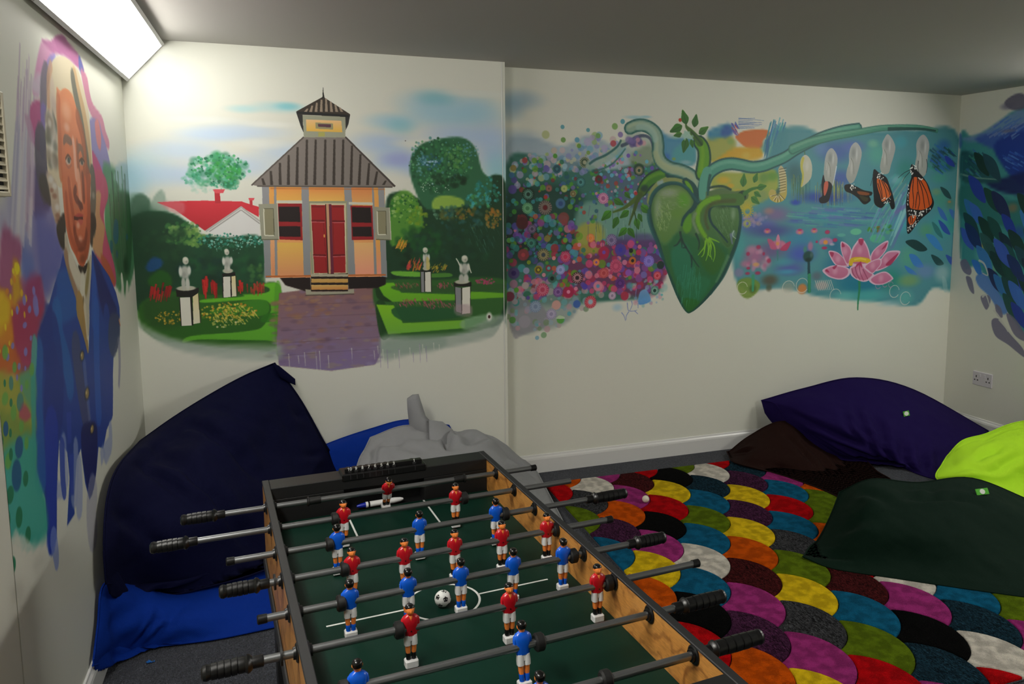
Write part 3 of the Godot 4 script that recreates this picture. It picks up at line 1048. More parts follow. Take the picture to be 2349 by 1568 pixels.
	var pb := beanbag("purple", [
		Vector3(2.756, 0.303, -0.1), Vector3(3.007, 0.384, 0), Vector3(3.345, 0.442, 0.08), Vector3(3.755, 0.344, 0.14), Vector3(4.288, 0.047, 0.27),
		Vector3(2.805, 0.296, -0.02), Vector3(2.945, 0.301, 0.16), Vector3(3.216, 0.328, 0.26), Vector3(3.552, 0.262, 0.34), Vector3(4.121, 0.043, 0.4),
		Vector3(2.842, 0.211, 0.06), Vector3(2.953, 0.204, 0.28), Vector3(3.144, 0.201, 0.42), Vector3(3.441, 0.139, 0.5), Vector3(3.796, 0.021, 0.6),
		Vector3(2.922, 0.128, 0.2), Vector3(3.015, 0.091, 0.36), Vector3(3.176, 0.082, 0.48), Vector3(3.348, 0.047, 0.62), Vector3(3.506, 0.02, 0.74),
		Vector3(2.969, 0.067, 0.28), Vector3(3.1, 0.006, 0.36), Vector3(3.289, 0.004, 0.46), Vector3(3.309, 0.004, 0.68), Vector3(3.338, 0.002, 0.78)],
		[[0.48, 0.2, 0.5, 0.8, 0.02, -0.02], [0.58, 0.3, 0.57, 0.85, 0.025, -0.03], [0.68, 0.5, 0.7, 0.95, 0.03, -0.035], [0.76, 0.45, 0.8, 0.9, 0.025, -0.022], [0.1, 0.4, 0.5, 0.7, 0.05, -0.02], [0.4, 0.3, 0.42, 0.6, 0.02, -0.012], [0.85, 0.5, 0.9, 0.85, 0.03, -0.02], [0.2, 0.62, 0.5, 0.92, 0.04, -0.02]],
		0.02, right, far, "dark purple beanbag in the back right corner with a small green label")
	care_tag(pb, Vector3(3.481, 0.269, 0.375), Vector3(0.036, 0.008, 0.01), Vector3(0.004, -0.03, 0.008))
	# brown one in front of it
	beanbag("brown", [
		Vector3(2.469, 0.009, -0.03), Vector3(2.607, 0.114, 0), Vector3(2.806, 0.199, 0.04), Vector3(2.991, 0.143, 0.1), Vector3(3.181, 0.041, 0.16),
		Vector3(2.441, 0.011, 0.04), Vector3(2.552, 0.102, 0.15), Vector3(2.757, 0.143, 0.2), Vector3(2.969, 0.067, 0.26), Vector3(3.183, -0.01, 0.34),
		Vector3(2.387, 0.03, 0.185), Vector3(2.545, 0.067, 0.28), Vector3(2.736, 0.07, 0.36), Vector3(2.922, 0.025, 0.44), Vector3(3.086, -0.002, 0.58),
		Vector3(2.448, 0.03, 0.324), Vector3(2.61, 0.009, 0.37), Vector3(2.723, 0.007, 0.5), Vector3(2.853, -0.01, 0.62), Vector3(3.029, 0.004, 0.78),
		Vector3(2.504, 0.022, 0.385), Vector3(2.555, 0.022, 0.536), Vector3(2.6, 0.022, 0.734), Vector3(2.621, 0.022, 0.915), Vector3(2.725, 0.022, 1.14)],
		[[0.5, 0.1, 0.55, 0.6, 0.03, -0.012], [0.62, 0.2, 0.66, 0.7, 0.03, -0.012], [0.75, 0.3, 0.78, 0.9, 0.025, -0.015], [0.08, 0.2, 0.2, 0.3, 0.03, -0.015]],
		0.024, Vector3(XL, 0.022, -DB + 0.03), far, "dark brown beanbag lying on the far edge of the rug, partly under the purple one")
	# lime one at the right edge
	beanbag("lime", [
		Vector3(3.356, 0.149, 0.82), Vector3(3.508, 0.212, 0.78), Vector3(3.752, 0.21, 0.72), Vector3(4.062, 0.232, 0.66), Vector3(4.512, 0.213, 0.62),
		Vector3(3.238, 0.138, 0.9), Vector3(3.383, 0.191, 0.92), Vector3(3.595, 0.206, 0.9), Vector3(3.872, 0.216, 0.86), Vector3(4.321, 0.17, 0.8),
		Vector3(3.12, 0.111, 0.98), Vector3(3.258, 0.154, 1.06), Vector3(3.451, 0.149, 1.06), Vector3(3.722, 0.139, 1.02), Vector3(4.193, 0.085, 0.96),
		Vector3(3.182, 0.055, 1.02), Vector3(3.254, 0.075, 1.12), Vector3(3.43, 0.059, 1.14), Vector3(3.717, 0.025, 1.1), Vector3(4.193, -0.041, 1.05),
		Vector3(3.031, 0.03, 1.277), Vector3(3.066, 0.03, 1.348), Vector3(3.184, 0.03, 1.393), Vector3(3.342, 0.03, 1.452), Vector3(3.612, 0.03, 1.496)],
		[[0.3, 0.38, 0.62, 0.3, 0.05, -0.022], [0.1, 0.42, 0.5, 0.5, 0.05, -0.018], [0.35, 0.55, 0.8, 0.42, 0.05, -0.016], [0.1, 0.08, 0.9, 0.1, 0.012, -0.012]],
		0.024, Vector3(XL, 0.003, 0.0), far, "bright lime green beanbag at the right edge behind the dark green one")
	# dark green one on the rug
	var gr := beanbag("green", [
		Vector3(2.381, 0.177, 1.12), Vector3(2.499, 0.253, 1.2), Vector3(2.739, 0.219, 1.24), Vector3(3.04, 0.216, 1.28), Vector3(3.287, 0.114, 1.42),
		Vector3(2.286, 0.1, 1.18), Vector3(2.336, 0.226, 1.36), Vector3(2.533, 0.224, 1.44), Vector3(2.781, 0.223, 1.52), Vector3(3.045, 0.143, 1.66),
		Vector3(2.183, 0.038, 1.24), Vector3(2.23, 0.155, 1.46), Vector3(2.391, 0.159, 1.58), Vector3(2.614, 0.146, 1.68), Vector3(2.905, 0.072, 1.82),
		Vector3(2.089, 0.003, 1.29), Vector3(2.152, 0.066, 1.49), Vector3(2.327, 0.059, 1.63), Vector3(2.495, 0.064, 1.78), Vector3(2.755, 0.039, 1.98),
		Vector3(1.986, 0.028, 1.376), Vector3(2.048, 0.022, 1.509), Vector3(2.233, 0.022, 1.672), Vector3(2.428, 0.022, 1.841), Vector3(2.699, 0.022, 2.062)],
		[[0.2, 0.1, 0.42, 0.3, 0.04, -0.016], [0.4, 0.2, 0.8, 0.26, 0.03, -0.02], [0.56, 0.1, 0.6, 0.24, 0.03, -0.012], [0.1, 0.5, 0.4, 0.35, 0.06, -0.012], [0.0, 0.9, 0.3, 0.75, 0.05, -0.012]],
		0.024, Vector3(XL, 0.022, 0.0), far, "dark green beanbag lying on the rug with a green label along its top")
	care_tag(gr, Vector3(2.889, 0.236, 1.475), Vector3(0.062, 0.003, 0.012), Vector3(0.0, -0.024, 0.016))
	for o in get_children():
		if o.has_meta("top"):
			o.remove_meta("top")

# a thick piece of cloth: an outline given as points, swept by a vector, its rim rounded
func slab(s: SurfaceTool, p: Array, d: Vector3) -> void:
	s.set_smooth_group(1)
	var mid := Vector3.ZERO
	for q in p:
		mid += q / p.size()
	var n := p.size()
	var front := mid - d * 0.1
	var back := mid + d * 1.1
	for i in n:
		var a: Vector3 = p[i]
		var b: Vector3 = p[(i + 1) % n]
		var c := mid + d * 0.5
		var am := a.lerp(mid, 0.12)
		var bm := b.lerp(mid, 0.12)
		tri_out(s, am, bm, front, c)
		quad_out(s, am, bm, b + d * 0.25, a + d * 0.25, c)
		quad_out(s, a + d * 0.25, b + d * 0.25, b + d * 0.75, a + d * 0.75, c)
		quad_out(s, a + d * 0.75, b + d * 0.75, bm + d, am + d, c)
		tri_out(s, am + d, bm + d, back, c)

# ---------------------------------------------------------------- small things
func small_things() -> void:
	var tb := Transform3D(Basis(Vector3.UP, TT), TO)
	# football on the field
	var o := thing("toy_football", tb * Vector3(0.3165, TF + 0.0005, 0.708), 0.3, "small black and white football lying on the green field of the table", "ball")
	var s := st()
	var r := 0.0178
	var mid := Vector3(0, r, 0)
	ball(s, mid, Vector3.ONE * r, 24)
	obj("cover", s, mats.line_white, o)
	var phi := (1.0 + sqrt(5.0)) / 2.0
	for a in [-1.0, 1.0]:
		for b in [-phi, phi]:
			for d in [Vector3(0, a, b), Vector3(a, b, 0), Vector3(b, 0, a)]:
				s = st()
				var n: Vector3 = (Basis(Vector3(0.4, 0.2, 0.9).normalized(), 0.5) * d).normalized()
				var u := n.cross(Vector3(0.3, 0.9, 0.2)).normalized()
				var v := n.cross(u)
				for k in 5:
					var e0 := (n + (u * cos(TAU * k / 5) + v * sin(TAU * k / 5)) * 0.36).normalized()
					var e1 := (n + (u * cos(TAU * (k + 1) / 5) + v * sin(TAU * (k + 1) / 5)) * 0.36).normalized()
					tri_out(s, mid + n * r * 1.012, mid + e0 * r * 1.01, mid + e1 * r * 1.01, mid)
				obj("black_panel", s, mats.black_plastic, o)
	# plain ball on the rug
	s = st()
	ball(s, Vector3(0, 0.0185, 0), Vector3.ONE * 0.0185, 20)
	var b2 := obj("table_football_ball", s, mats.ivory)
	b2.position = Vector3(1.631, 0.021, 0.552) + Vector3(0, 0.0, 0)
	tag(b2, "small plain white ball resting on a pink petal of the rug", "ball")
	# marker pen in the goal mouth
	o = thing("marker_pen", tb * Vector3(0.312, TF + 0.0085, 0.064), TT + 0.03, "white marker pen with a blue cap lying in the black goal mouth of the table", "pen")
	s = st()
	lathe(s, [[-0.031, 0.0], [-0.031, 0.0082], [0.04, 0.0082], [0.058, 0.0062], [0.066, 0.003], [0.066, 0.0]], Transform3D(), 18)
	obj("barrel", s, mats.marker_white, o)
	s = st()
	lathe(s, [[-0.036, 0.0], [-0.036, 0.0079], [-0.031, 0.0079], [-0.031, 0.0]], Transform3D(), 18)
	obj("band", s, mats.black_plastic, o)
	s = st()
	lathe(s, [[-0.043, 0.0], [-0.043, 0.0085], [-0.036, 0.0085], [-0.036, 0.0]], Transform3D(), 18)
	obj("cap_ring", s, mats.marker_white, o)
	s = st()
	lathe(s, [[-0.068, 0.0], [-0.068, 0.003], [-0.06, 0.0055], [-0.043, 0.0078], [-0.043, 0.0]], Transform3D(), 18)
	obj("cap", s, mats.marker_blue, o)
	# socket outlet on the right wall
	o = thing("wall_socket", Vector3(XR, 0.328, 0.176), -PI / 2, "white double wall socket above the skirting of the right wall", "socket")
	s = st()
	box(s, Vector3(-0.078, 0.0, 0.0), Vector3(0.078, 0.094, 0.0105), 0.003)
	obj("faceplate", s, mats.socket_white, o)
	for e in [-1.0, 1.0]:
		var x: float = e * 0.039
		s = st()
		box(s, Vector3(x - 0.008 - e * 0.021, 0.058, 0.0095), Vector3(x + 0.008 - e * 0.021, 0.08, 0.0135), 0.0015)
		obj("switch", s, mats.socket_white, o)
		for h in [[0.0, 0.060, 0.0036, 0.0075], [-0.0115, 0.036, 0.0052, 0.0036], [0.0115, 0.036, 0.0052, 0.0036]]:
			s = st()
			box(s, Vector3(x + e * 0.008 + h[0] - h[2], h[1] - h[3], 0.009), Vector3(x + e * 0.008 + h[0] + h[2], h[1] + h[3], 0.0109))
			obj("pin_hole", s, mats.dark_hole, o)
	for x in [-0.064, 0.064]:
		s = st()
		lathe(s, [[0.0095, 0.0], [0.0095, 0.0032], [0.0112, 0.0028], [0.0112, 0.0]], Transform3D(Basis(Vector3(0, 0, 1), Vector3(0, 1, 0), Vector3(-1, 0, 0)), Vector3(x, 0.047, 0)), 10)
		obj("screw", s, mats.chrome, o)
	# louvred vent, its edge just in the picture
	o = thing("wall_vent", Vector3(XL, 1.563, 1.97), PI / 2, "cream louvred vent on the portrait wall at the left edge of the photo", "vent")
	var hv := 0.245
	s = st()
	box(s, Vector3(-0.15, 0.0, 0.0), Vector3(-0.133, hv, 0.012), 0.002)
	box(s, Vector3(0.133, 0.0, 0.0), Vector3(0.15, hv, 0.012), 0.002)
	box(s, Vector3(-0.134, 0.0, 0.0), Vector3(0.134, 0.012, 0.012), 0.002)
	box(s, Vector3(-0.134, hv - 0.012, 0.0), Vector3(0.134, hv, 0.012), 0.002)
	obj("frame", s, mats.vent_paint, o)
	s = st()
	box(s, Vector3(-0.134, 0.01, 0.0), Vector3(0.134, hv - 0.01, 0.002))
	obj("backing", s, mats.dark_hole, o)
	for k in 12:
		s = st()
		box(s, Vector3(-0.134, -0.0055, -0.0015), Vector3(0.134, 0.0055, 0.0015), 0.0008, Transform3D(Basis(Vector3.RIGHT, -0.5), Vector3(0, 0.021 + k * 0.0186, 0.007)))
		obj("slat", s, mats.vent_paint, o)
	# scrap of blue fluff on the carpet
	s = st()
	for k in 9:
		ball(s, Vector3(rng.randf_range(-0.006, 0.006), 0.004 + rng.randf() * 0.004, rng.randf_range(-0.005, 0.005)), Vector3.ONE * rng.randf_range(0.002, 0.0045), 8)
	for k in 4:
		ball(s, Vector3(0.012 + rng.randf_range(-0.003, 0.006), 0.0035, rng.randf_range(-0.003, 0.003)), Vector3.ONE * 0.0022, 8)
	var fl := obj("fluff_scrap", s, mats.fluff)
	fl.position = Vector3(-0.561, 0, 1.224)
	tag(fl, "scrap of bright blue fluff on the grey carpet beside the royal blue beanbag", "fluff")

# ---------------------------------------------------------------- murals, painted in wall millimetres (x along the wall, y down from the ceiling)
class Mural:
	var im: Image
	var k := 0.8                # texels per millimetre
	var rng := RandomNumberGenerator.new()
	var cache := {}
	func _init(w: int, h: int, base: int, sd: int) -> void:
		im = Image.create(int(w * k), int(h * k), false, Image.FORMAT_RGBA8)
		im.fill(hx(base))
		rng.seed = sd
	func hx(c: int) -> Color:
		return Color8((c >> 16) & 255, (c >> 8) & 255, c & 255)
	func pts(a: Array) -> PackedVector2Array:
		var p := PackedVector2Array()
		for i in range(0, a.size() - 1, 2):
			p.append(Vector2(a[i], a[i + 1]) * k)
		return p
	func curve(p: PackedVector2Array, closed: bool, n := 5) -> PackedVector2Array:
		var o := PackedVector2Array()
		var m := p.size()
		for i in (m if closed else m - 1):
			var a := p[posmod(i - 1, m)] if closed or i > 0 else p[i]
			var b := p[i]
			var c := p[(i + 1) % m]
			var d := p[(i + 2) % m] if closed or i + 2 < m else c
			for j in n:
				var t := float(j) / n
				o.append(0.5 * (2.0 * b + (c - a) * t + (2.0 * a - 5.0 * b + 4.0 * c - d) * t * t + (3.0 * b - a - 3.0 * c + d) * t * t * t))
		if not closed:
			o.append(p[m - 1])
		return o
	func rows(target: Image, p: PackedVector2Array, off: Vector2, c: Color, c2: Color) -> void:
		var lo := INF
		var hi := -INF
		for q in p:
			lo = minf(lo, q.y)
			hi = maxf(hi, q.y)
		var y0 := maxi(int(floor(lo - off.y)), 0)
		var y1 := mini(int(ceil(hi - off.y)), target.get_height() - 1)
		var n := p.size()
		var wide := target.get_width()
		for y in range(y0, y1 + 1):
			var fy := y + 0.5 + off.y
			var xs := PackedFloat32Array()
			for i in n:
				var a := p[i]
				var b := p[i + 1 if i + 1 < n else 0]
				if (a.y <= fy) != (b.y <= fy):
					xs.append(a.x + (fy - a.y) * (b.x - a.x) / (b.y - a.y))
			if xs.size() < 2:
				continue
			xs.sort()
			var cc := c if c == c2 else c.lerp(c2, clampf((fy - lo) / maxf(hi - lo, 1.0), 0, 1))
			for i in range(0, xs.size() - 1, 2):
				var x0 := maxi(int(round(xs[i] - off.x)), 0)
				var x1 := mini(int(round(xs[i + 1] - off.x)), wide)
				if x1 > x0:
					target.fill_rect(Rect2i(x0, y, x1 - x0, 1), cc)
	# a filled outline; sm rounds it through its points
	func F(a: Array, c: int, c2 := -1, sm := false) -> void:
		var p := pts(a)
		if sm:
			p = curve(p, true)
		rows(im, p, Vector2.ZERO, hx(c), hx(c2) if c2 >= 0 else hx(c))
	func box_of(p: PackedVector2Array, pad: float) -> Rect2i:
		var r := Rect2(p[0], Vector2.ZERO)
		for q in p:
			r = r.expand(q)
		r = r.grow(pad + 2.0)
		return Rect2i(r)
	func lay(t: Image, r: Rect2i, soft: float) -> void:
		if soft > 0.9:
			var w := t.get_width()
			var h := t.get_height()
			var f := clampi(int(round(log(soft) / log(2.0))), 1, 6)
			for i in f:
				if t.get_width() > 3 and t.get_height() > 3:
					t.shrink_x2()
			t.resize(w, h, Image.INTERPOLATE_CUBIC)
		im.blend_rect(t, Rect2i(0, 0, t.get_width(), t.get_height()), r.position)
	func blank(r: Rect2i, c: Color) -> Image:
		var m := 64
		var t := Image.create(int(ceil(r.size.x / float(m))) * m, int(ceil(r.size.y / float(m))) * m, false, Image.FORMAT_RGBA8)
		t.fill(Color(c.r, c.g, c.b, 0.0))
		return t
	# a soft or see-through outline; soft in millimetres
	func S(a: Array, c: int, al := 1.0, soft := 0.0, c2 := -1, sm := true) -> void:
		var p := pts(a)
		if sm:
			p = curve(p, true)
		var r := box_of(p, soft * k * 2.0)
		var t := blank(r, hx(c))
		var c1 := Color(hx(c), al)
		rows(t, p, Vector2(r.position), c1, Color(hx(c2), al) if c2 >= 0 else c1)
		lay(t, r, soft * k)
	# a brush stroke w0 wide at its start and w1 at its end
	func T(a: Array, w0: float, w1: float, c: int, al := 1.0, soft := 0.0, sm := true) -> void:
		var p := pts(a)
		if sm and p.size() > 2:
			p = curve(p, false, 6)
		var r := box_of(p, maxf(w0, w1) * k * 0.6 + soft * k * 2.0)
		var direct := al >= 1.0 and soft <= 0.0
		var t := im if direct else blank(r, hx(c))
		var off := Vector2.ZERO if direct else Vector2(r.position)
		var col := Color(hx(c), al)
		var n := p.size()
		for i in n - 1:
			var d := (p[i + 1] - p[i]).normalized()
			var q := Vector2(-d.y, d.x)
			var h0 := maxf(lerpf(w0, w1, float(i) / (n - 1)) * k / 2.0, 0.6)
			var h1 := maxf(lerpf(w0, w1, float(i + 1) / (n - 1)) * k / 2.0, 0.6)
			rows(t, PackedVector2Array([p[i] + q * h0, p[i + 1] + q * h1, p[i + 1] - q * h1, p[i] - q * h0]), off, col, col)
			if h0 > 2.0 and i > 0:
				var disc := PackedVector2Array()
				for e in 10:
					disc.append(p[i] + Vector2(cos(TAU * e / 10), sin(TAU * e / 10)) * h0)
				rows(t, disc, off, col, col)
		if not direct:
			lay(t, r, soft * k)
	# a round dab [x, y, half width, half height]
	func D(q: Array, c: int, al := 1.0, hard := 0.5) -> void:
		dab(q[0], q[1], q[2], q[3], c, al, hard)
	func dab(x: float, y: float, rx: float, ry: float, c: int, al := 1.0, hard := 0.5) -> void:
		al = snappedf(al, 0.05)
		var key := "%x %.2f %.2f" % [c, al, hard]
		if not cache.has(key):
			var n := 36
			var col := hx(c)
			var b := PackedByteArray()
			b.resize(n * n * 4)
			var i := 0
			for v in n:
				for u in n:
					var d := Vector2(u - n / 2.0 + 0.5, v - n / 2.0 + 0.5).length() / (n / 2.0)
					b[i] = col.r8
					b[i + 1] = col.g8
					b[i + 2] = col.b8
					b[i + 3] = int(255.0 * al * smoothstep(0.0, 1.0, clampf((1.0 - d) / (1.0 - hard + 0.001), 0, 1)))
					i += 4
			cache[key] = Image.create_from_data(n, n, false, Image.FORMAT_RGBA8, b)
		var w := maxi(1, int(round(rx * 2.0 * k)))
		var h := maxi(1, int(round(ry * 2.0 * k)))
		var key2 := "%s %d %d" % [key, w, h]
		var t: Image
		if cache.has(key2):
			t = cache[key2]
		else:
			t = cache[key].duplicate()
			t.resize(w, h, Image.INTERPOLATE_BILINEAR)
			if cache.size() < 3000:
				cache[key2] = t
		im.blend_rect(t, Rect2i(0, 0, w, h), Vector2i(int(round(x * k - w / 2.0)), int(round(y * k - h / 2.0))))
	# n dabs strewn over an ellipse
	func strew(q: Array, n: int, r0: float, r1: float, cols: Array, al := 0.8, hard := 0.6, flat := 1.0) -> void:
		for i in n:
			var a := rng.randf() * TAU
			var d := sqrt(rng.randf())
			var r := snappedf(rng.randf_range(r0, r1), 1.0)
			dab(q[0] + cos(a) * d * q[2], q[1] + sin(a) * d * q[3], r, r * flat, cols[rng.randi() % cols.size()], al, hard)
	# n dabs strewn inside an outline
	func strew_in(a: Array, n: int, r0: float, r1: float, cols: Array, al := 0.8, hard := 0.6, flat := 1.0) -> void:
		var p := curve(pts(a), true)
		var b := Rect2(p[0], Vector2.ZERO)
		for q in p:
			b = b.expand(q)
		var got := 0
		for i in n * 5:
			var q := b.position + Vector2(rng.randf(), rng.randf()) * b.size
			if Geometry2D.is_point_in_polygon(q, p):
				var r := snappedf(rng.randf_range(r0, r1), 1.0)
				dab(q.x / k, q.y / k, r, r * flat, cols[rng.randi() % cols.size()], al, hard)
				got += 1
				if got >= n:
					return
	# n short strokes over an ellipse, in direction (dx, dy)
	func hatch(q: Array, n: int, dx: float, dy: float, w: float, cols: Array, al := 0.5, soft := 1.5) -> void:
		for i in n:
			var a := rng.randf() * TAU
			var d := sqrt(rng.randf())
			var x: float = q[0] + cos(a) * d * q[2]
			var y: float = q[1] + sin(a) * d * q[3]
			var m := rng.randf_range(0.6, 1.4)
			T([x - dx * m / 2, y - dy * m / 2, x + dx * m / 2, y + dy * m / 2], w, w * 0.4, cols[rng.randi() % cols.size()], al, soft, false)
	func leaf(x: float, y: float, l: float, ang: float, c: int, c2: int) -> void:
		var d := Vector2(cos(ang), sin(ang)) * l / 2.0
		var q := Vector2(-d.y, d.x) * 0.62
		S([x - d.x, y - d.y, x - d.x * 0.3 + q.x, y - d.y * 0.3 + q.y, x + d.x * 0.5 + q.x * 0.6, y + d.y * 0.5 + q.y * 0.6, x + d.x * 1.15, y + d.y * 1.15, x + d.x * 0.5 - q.x * 0.6, y + d.y * 0.5 - q.y * 0.6, x - d.x * 0.3 - q.x, y - d.y * 0.3 - q.y], c, 1.0, 1.5, c2)
		T([x - d.x, y - d.y, x + d.x, y + d.y], 3.0, 1.5, 0x163a10, 0.7, 1.5, false)
	func done(w: int) -> ImageTexture:
		im.convert(Image.FORMAT_RGB8)
		if im.get_width() > w:
			im.resize(w, int(im.get_height() * float(w) / im.get_width()), Image.INTERPOLATE_LANCZOS)
		return ImageTexture.create_from_image(im)

const PAINT := 0xdfe0d4

func garden_mural() -> Texture2D:
	var m := Mural.new(1761, 2272, PAINT, 5)
	# sky
	for q in [[651,275,175,40], [497,289,113,28]]: m.D(q, 0x9fd6de, 0.55, 0.1)
	m.D([690,269,88,28], 0x6cc6d6, 0.6, 0.1)
	for q in [[470,394,320,60], [342,414,221,48], [229,486,253,79], [681,486,216,74], [485,551,228,81]]: m.D(q, 0xbcd2ec, 0.7, 0.1)
	m.D([46,578,192,136], 0xb9d8e6, 0.8, 0.1)
	m.D([223,595,290,79], 0xb6cfee, 0.7, 0.1)
	m.D([8,636,104,136], 0xa4cfe0, 0.7, 0.1)
	for q in [[1385,232,265,108], [1601,244,207,101], [1486,293,361,87], [1178,325,193,64]]: m.D(q, 0x9fcbe0, 0.75, 0.1)
	m.D([1399,199,155,56], 0x6fbccb, 0.5, 0.1)
	m.D([1221,345,108,64], 0x7fc4d2, 0.5, 0.1)
	for q in [[1530,379,319,88], [1133,433,234,85], [1184,518,172,99], [1691,441,164,202], [1303,537,198,87]]: m.D(q, 0xa9c5ea, 0.75, 0.1)
	m.D([1206,507,130,56], 0xa6aee2, 0.8, 0.1)
	m.D([1625,167,276,31], 0xdfe4dc, 0.8, 0.1)
	m.D([1306,429,198,35], 0xe4e4d8, 0.8, 0.1)
	m.D([1171,604,129,87], 0xe4e4d8, 0.6, 0.1)
	m.D([566,448,173,37], 0xe2e6e0, 0.8, 0.1)
	m.D([346,345,257,28], 0xe2e6e0, 0.8, 0.1)
	m.D([609,356,174,24], 0xe6e8e0, 0.9, 0.1)
	m.D([1713,576,118,181], 0x86cfe0, 0.6, 0.1)
	# tree at the left, hazy bottom
	m.strew([371,577,134,76], 90, 12, 30, [0x2f9a62, 0x2a8a58, 0x49a874, 0x1f7a50], 0.55, 0.3)
	m.strew([381,569,131,72], 170, 4, 10, [0x1f7a50, 0x3aa45a, 0x54b88c, 0x8ac6b0, 0x186848], 0.8, 0.5)
	m.strew([408,576,64,48], 60, 6, 14, [0x2f9a40, 0x3aa94a], 0.6, 0.3)
	m.strew([259,614,44,28], 40, 4, 12, [0x3aa47a, 0x7ac0a8], 0.5, 0.3)
	m.strew([312,654,74,24], 30, 6, 14, [0xbfdccf, 0x9fcdb8], 0.5, 0.2)
	m.strew([405,641,75,20], 40, 4, 10, [0x4cae8a, 0x2f9a72], 0.6, 0.3)
	# hazy far trees
	m.S([-19,734,23,687,57,695,81,734,80,913,-31,990], 0x5f8a74, 0.9, 20)
	m.S([2,734,37,685,71,699,86,754,73,912,-15,911], 0x4a6e58, 0.9, 10)
	m.S([81,734,122,667,143,687,149,794,85,833], 0x86a292, 0.7, 14)
	# red roofed house
	m.S([109,722,217,716,308,714,470,718,468,742,305,856,248,810,179,754], 0xd8323f, 1.0, 3, 0xc22a36, false)
	m.S([123,722,216,722,214,774,160,762], 0xd8838a, 0.5, 14)
	m.F([466,718,500,730,541,743,539,792,468,747], 0xd8323f)
	m.F([351,674,374,673,375,726,351,726], 0xc02a36)
	m.S([344,662,397,661,388,679,355,680], 0xe0525c, 1.0, 2, -1, false)
	m.F([502,710,514,710,514,747,501,742], 0xc8343e)
	m.S([497,701,524,701,520,712,499,712], 0xe0525c, 1.0, 1, -1, false)
	m.F([463,742,542,809,537,921,393,887,301,855], 0xe2e2e0)
	m.T([305,856,463,744,542,811], 9, 7, 0xb9b6b0, 1.0, 1, false)
	m.T([320,858,462,757,542,823], 5, 5, 0x96938e, 0.8, 2, false)
	# hedges on the left
	m.S([-31,832,53,765,160,770,230,814,273,865,393,887,547,890,549,1089,535,1152,191,1200,44,1234,-24,1170,-37,990], 0x174a2c, 1.0, 12)
	m.S([-27,753,-8,793,-9,1070,-27,1230,-53,1189], 0x2a5a44, 0.8, 14)
	m.S([-1,793,141,774,208,874,197,1077,10,1191,-25,1070], 0x0f3a20, 0.8, 30)
	m.strew([209,864,91,52], 110, 6, 16, [0x3f7a3c, 0x6a9a4c, 0x2a6a34, 0x1a4a26, 0x88ac5c], 0.7, 0.4)
	m.strew([244,885,48,49], 50, 6, 14, [0x7fa850, 0x5c9040], 0.6, 0.4)
	m.strew([412,902,148,37], 160, 3, 9, [0x2f8a74, 0x3f9a84, 0x1c6a52, 0x7ac0b2, 0x186048], 0.85, 0.5)
	m.strew([430,919,114,45], 50, 2, 5, [0xb8d8c8, 0x9cccc0, 0xd8e6dc], 0.8, 0.6)
	m.strew([388,1001,163,83], 80, 14, 34, [0x0c3a24, 0x124a2c, 0x1a5a30], 0.5, 0.3)
	m.strew([292,1039,112,62], 24, 16, 34, [0x0a3430, 0x083020], 0.5, 0.3)
	m.strew([134,914,108,80], 50, 12, 30, [0x123a20, 0x1c4a28], 0.5, 0.3)
	m.S([46,1016,77,972,115,985,110,1018,64,1040], 0x0c4a8c, 0.8, 10)
	m.S([53,1072,102,1033,144,1055,145,1106,69,1113], 0x22640e, 0.7, 14)
	m.strew([518,1088,39,84], 24, 10, 22, [0x4c7a3a, 0x5c8a44, 0x36662c], 0.5, 0.3)
	# big tree and hedges on the right
	m.S([1132,756,1191,669,1277,691,1388,735,1572,645,1760,621,1753,1318,1514,1352,1154,1243], 0x153f24, 1.0, 12)
	m.S([1259,538,1305,440,1417,400,1530,392,1598,443,1633,559,1689,621,1640,735,1478,735,1342,757,1278,647], 0x2f6a46, 1.0, 10)
	m.strew([1414,547,148,132], 150, 10, 24, [0x1f5a36, 0x2c6e40, 0x3f8a4c, 0x174a2e], 0.6, 0.3)
	m.strew([1415,514,170,123], 200, 4, 10, [0x3c8a50, 0x245c3c, 0x5aa06a, 0x16482a, 0x4f8f8c, 0x6aa874], 0.8, 0.5)
	m.strew([1359,515,58,39], 50, 6, 14, [0x2c6a8a, 0x4a8aa0, 0x225a6c], 0.6, 0.3)
	m.strew([1304,494,40,74], 40, 4, 10, [0x6aa0a8, 0x86b4b4, 0x2f7a5c], 0.6, 0.4)
	m.strew([1370,523,36,18], 16, 4, 8, [0xa6c4dc, 0x8cb4d0], 0.7, 0.5)
	m.strew([1389,646,90,31], 30, 2, 5, [0xc4d4c0, 0xa8c4b0], 0.8, 0.6)
	m.strew([1505,490,73,58], 60, 6, 16, [0x4f9044, 0x3c8040, 0x6aa058], 0.6, 0.3)
	m.strew([1458,612,91,36], 30, 10, 22, [0x123a20, 0x0e3018], 0.5, 0.3)
	m.strew([1575,455,46,36], 30, 4, 10, [0x5a96b0, 0x76b0c0], 0.5, 0.3)
	m.strew([1665,667,71,77], 70, 5, 14, [0x2f9aa4, 0x46b0b4, 0x1f7a74, 0x2a8060], 0.65, 0.4)
	m.S([1154,735,1201,669,1256,669,1298,735,1318,846,1227,933,1153,932], 0x5c9a34, 0.9, 12)
	m.strew([1232,757,79,75], 120, 4, 12, [0x8cba5c, 0x4f9030, 0x2f7a2c, 0x76aa30, 0xa4c47c, 0x1c5a24], 0.75, 0.5)
	m.strew([1297,801,49,58], 40, 6, 14, [0x86a020, 0x6a9420], 0.6, 0.4)
	m.S([1365,735,1388,695,1456,686,1529,708,1519,744,1387,757], 0x9cc04c, 0.9, 8)
	m.strew([1432,780,68,36], 40, 6, 14, [0x4a7a5a, 0x6a9a7a, 0x2f5a4c], 0.6, 0.4)
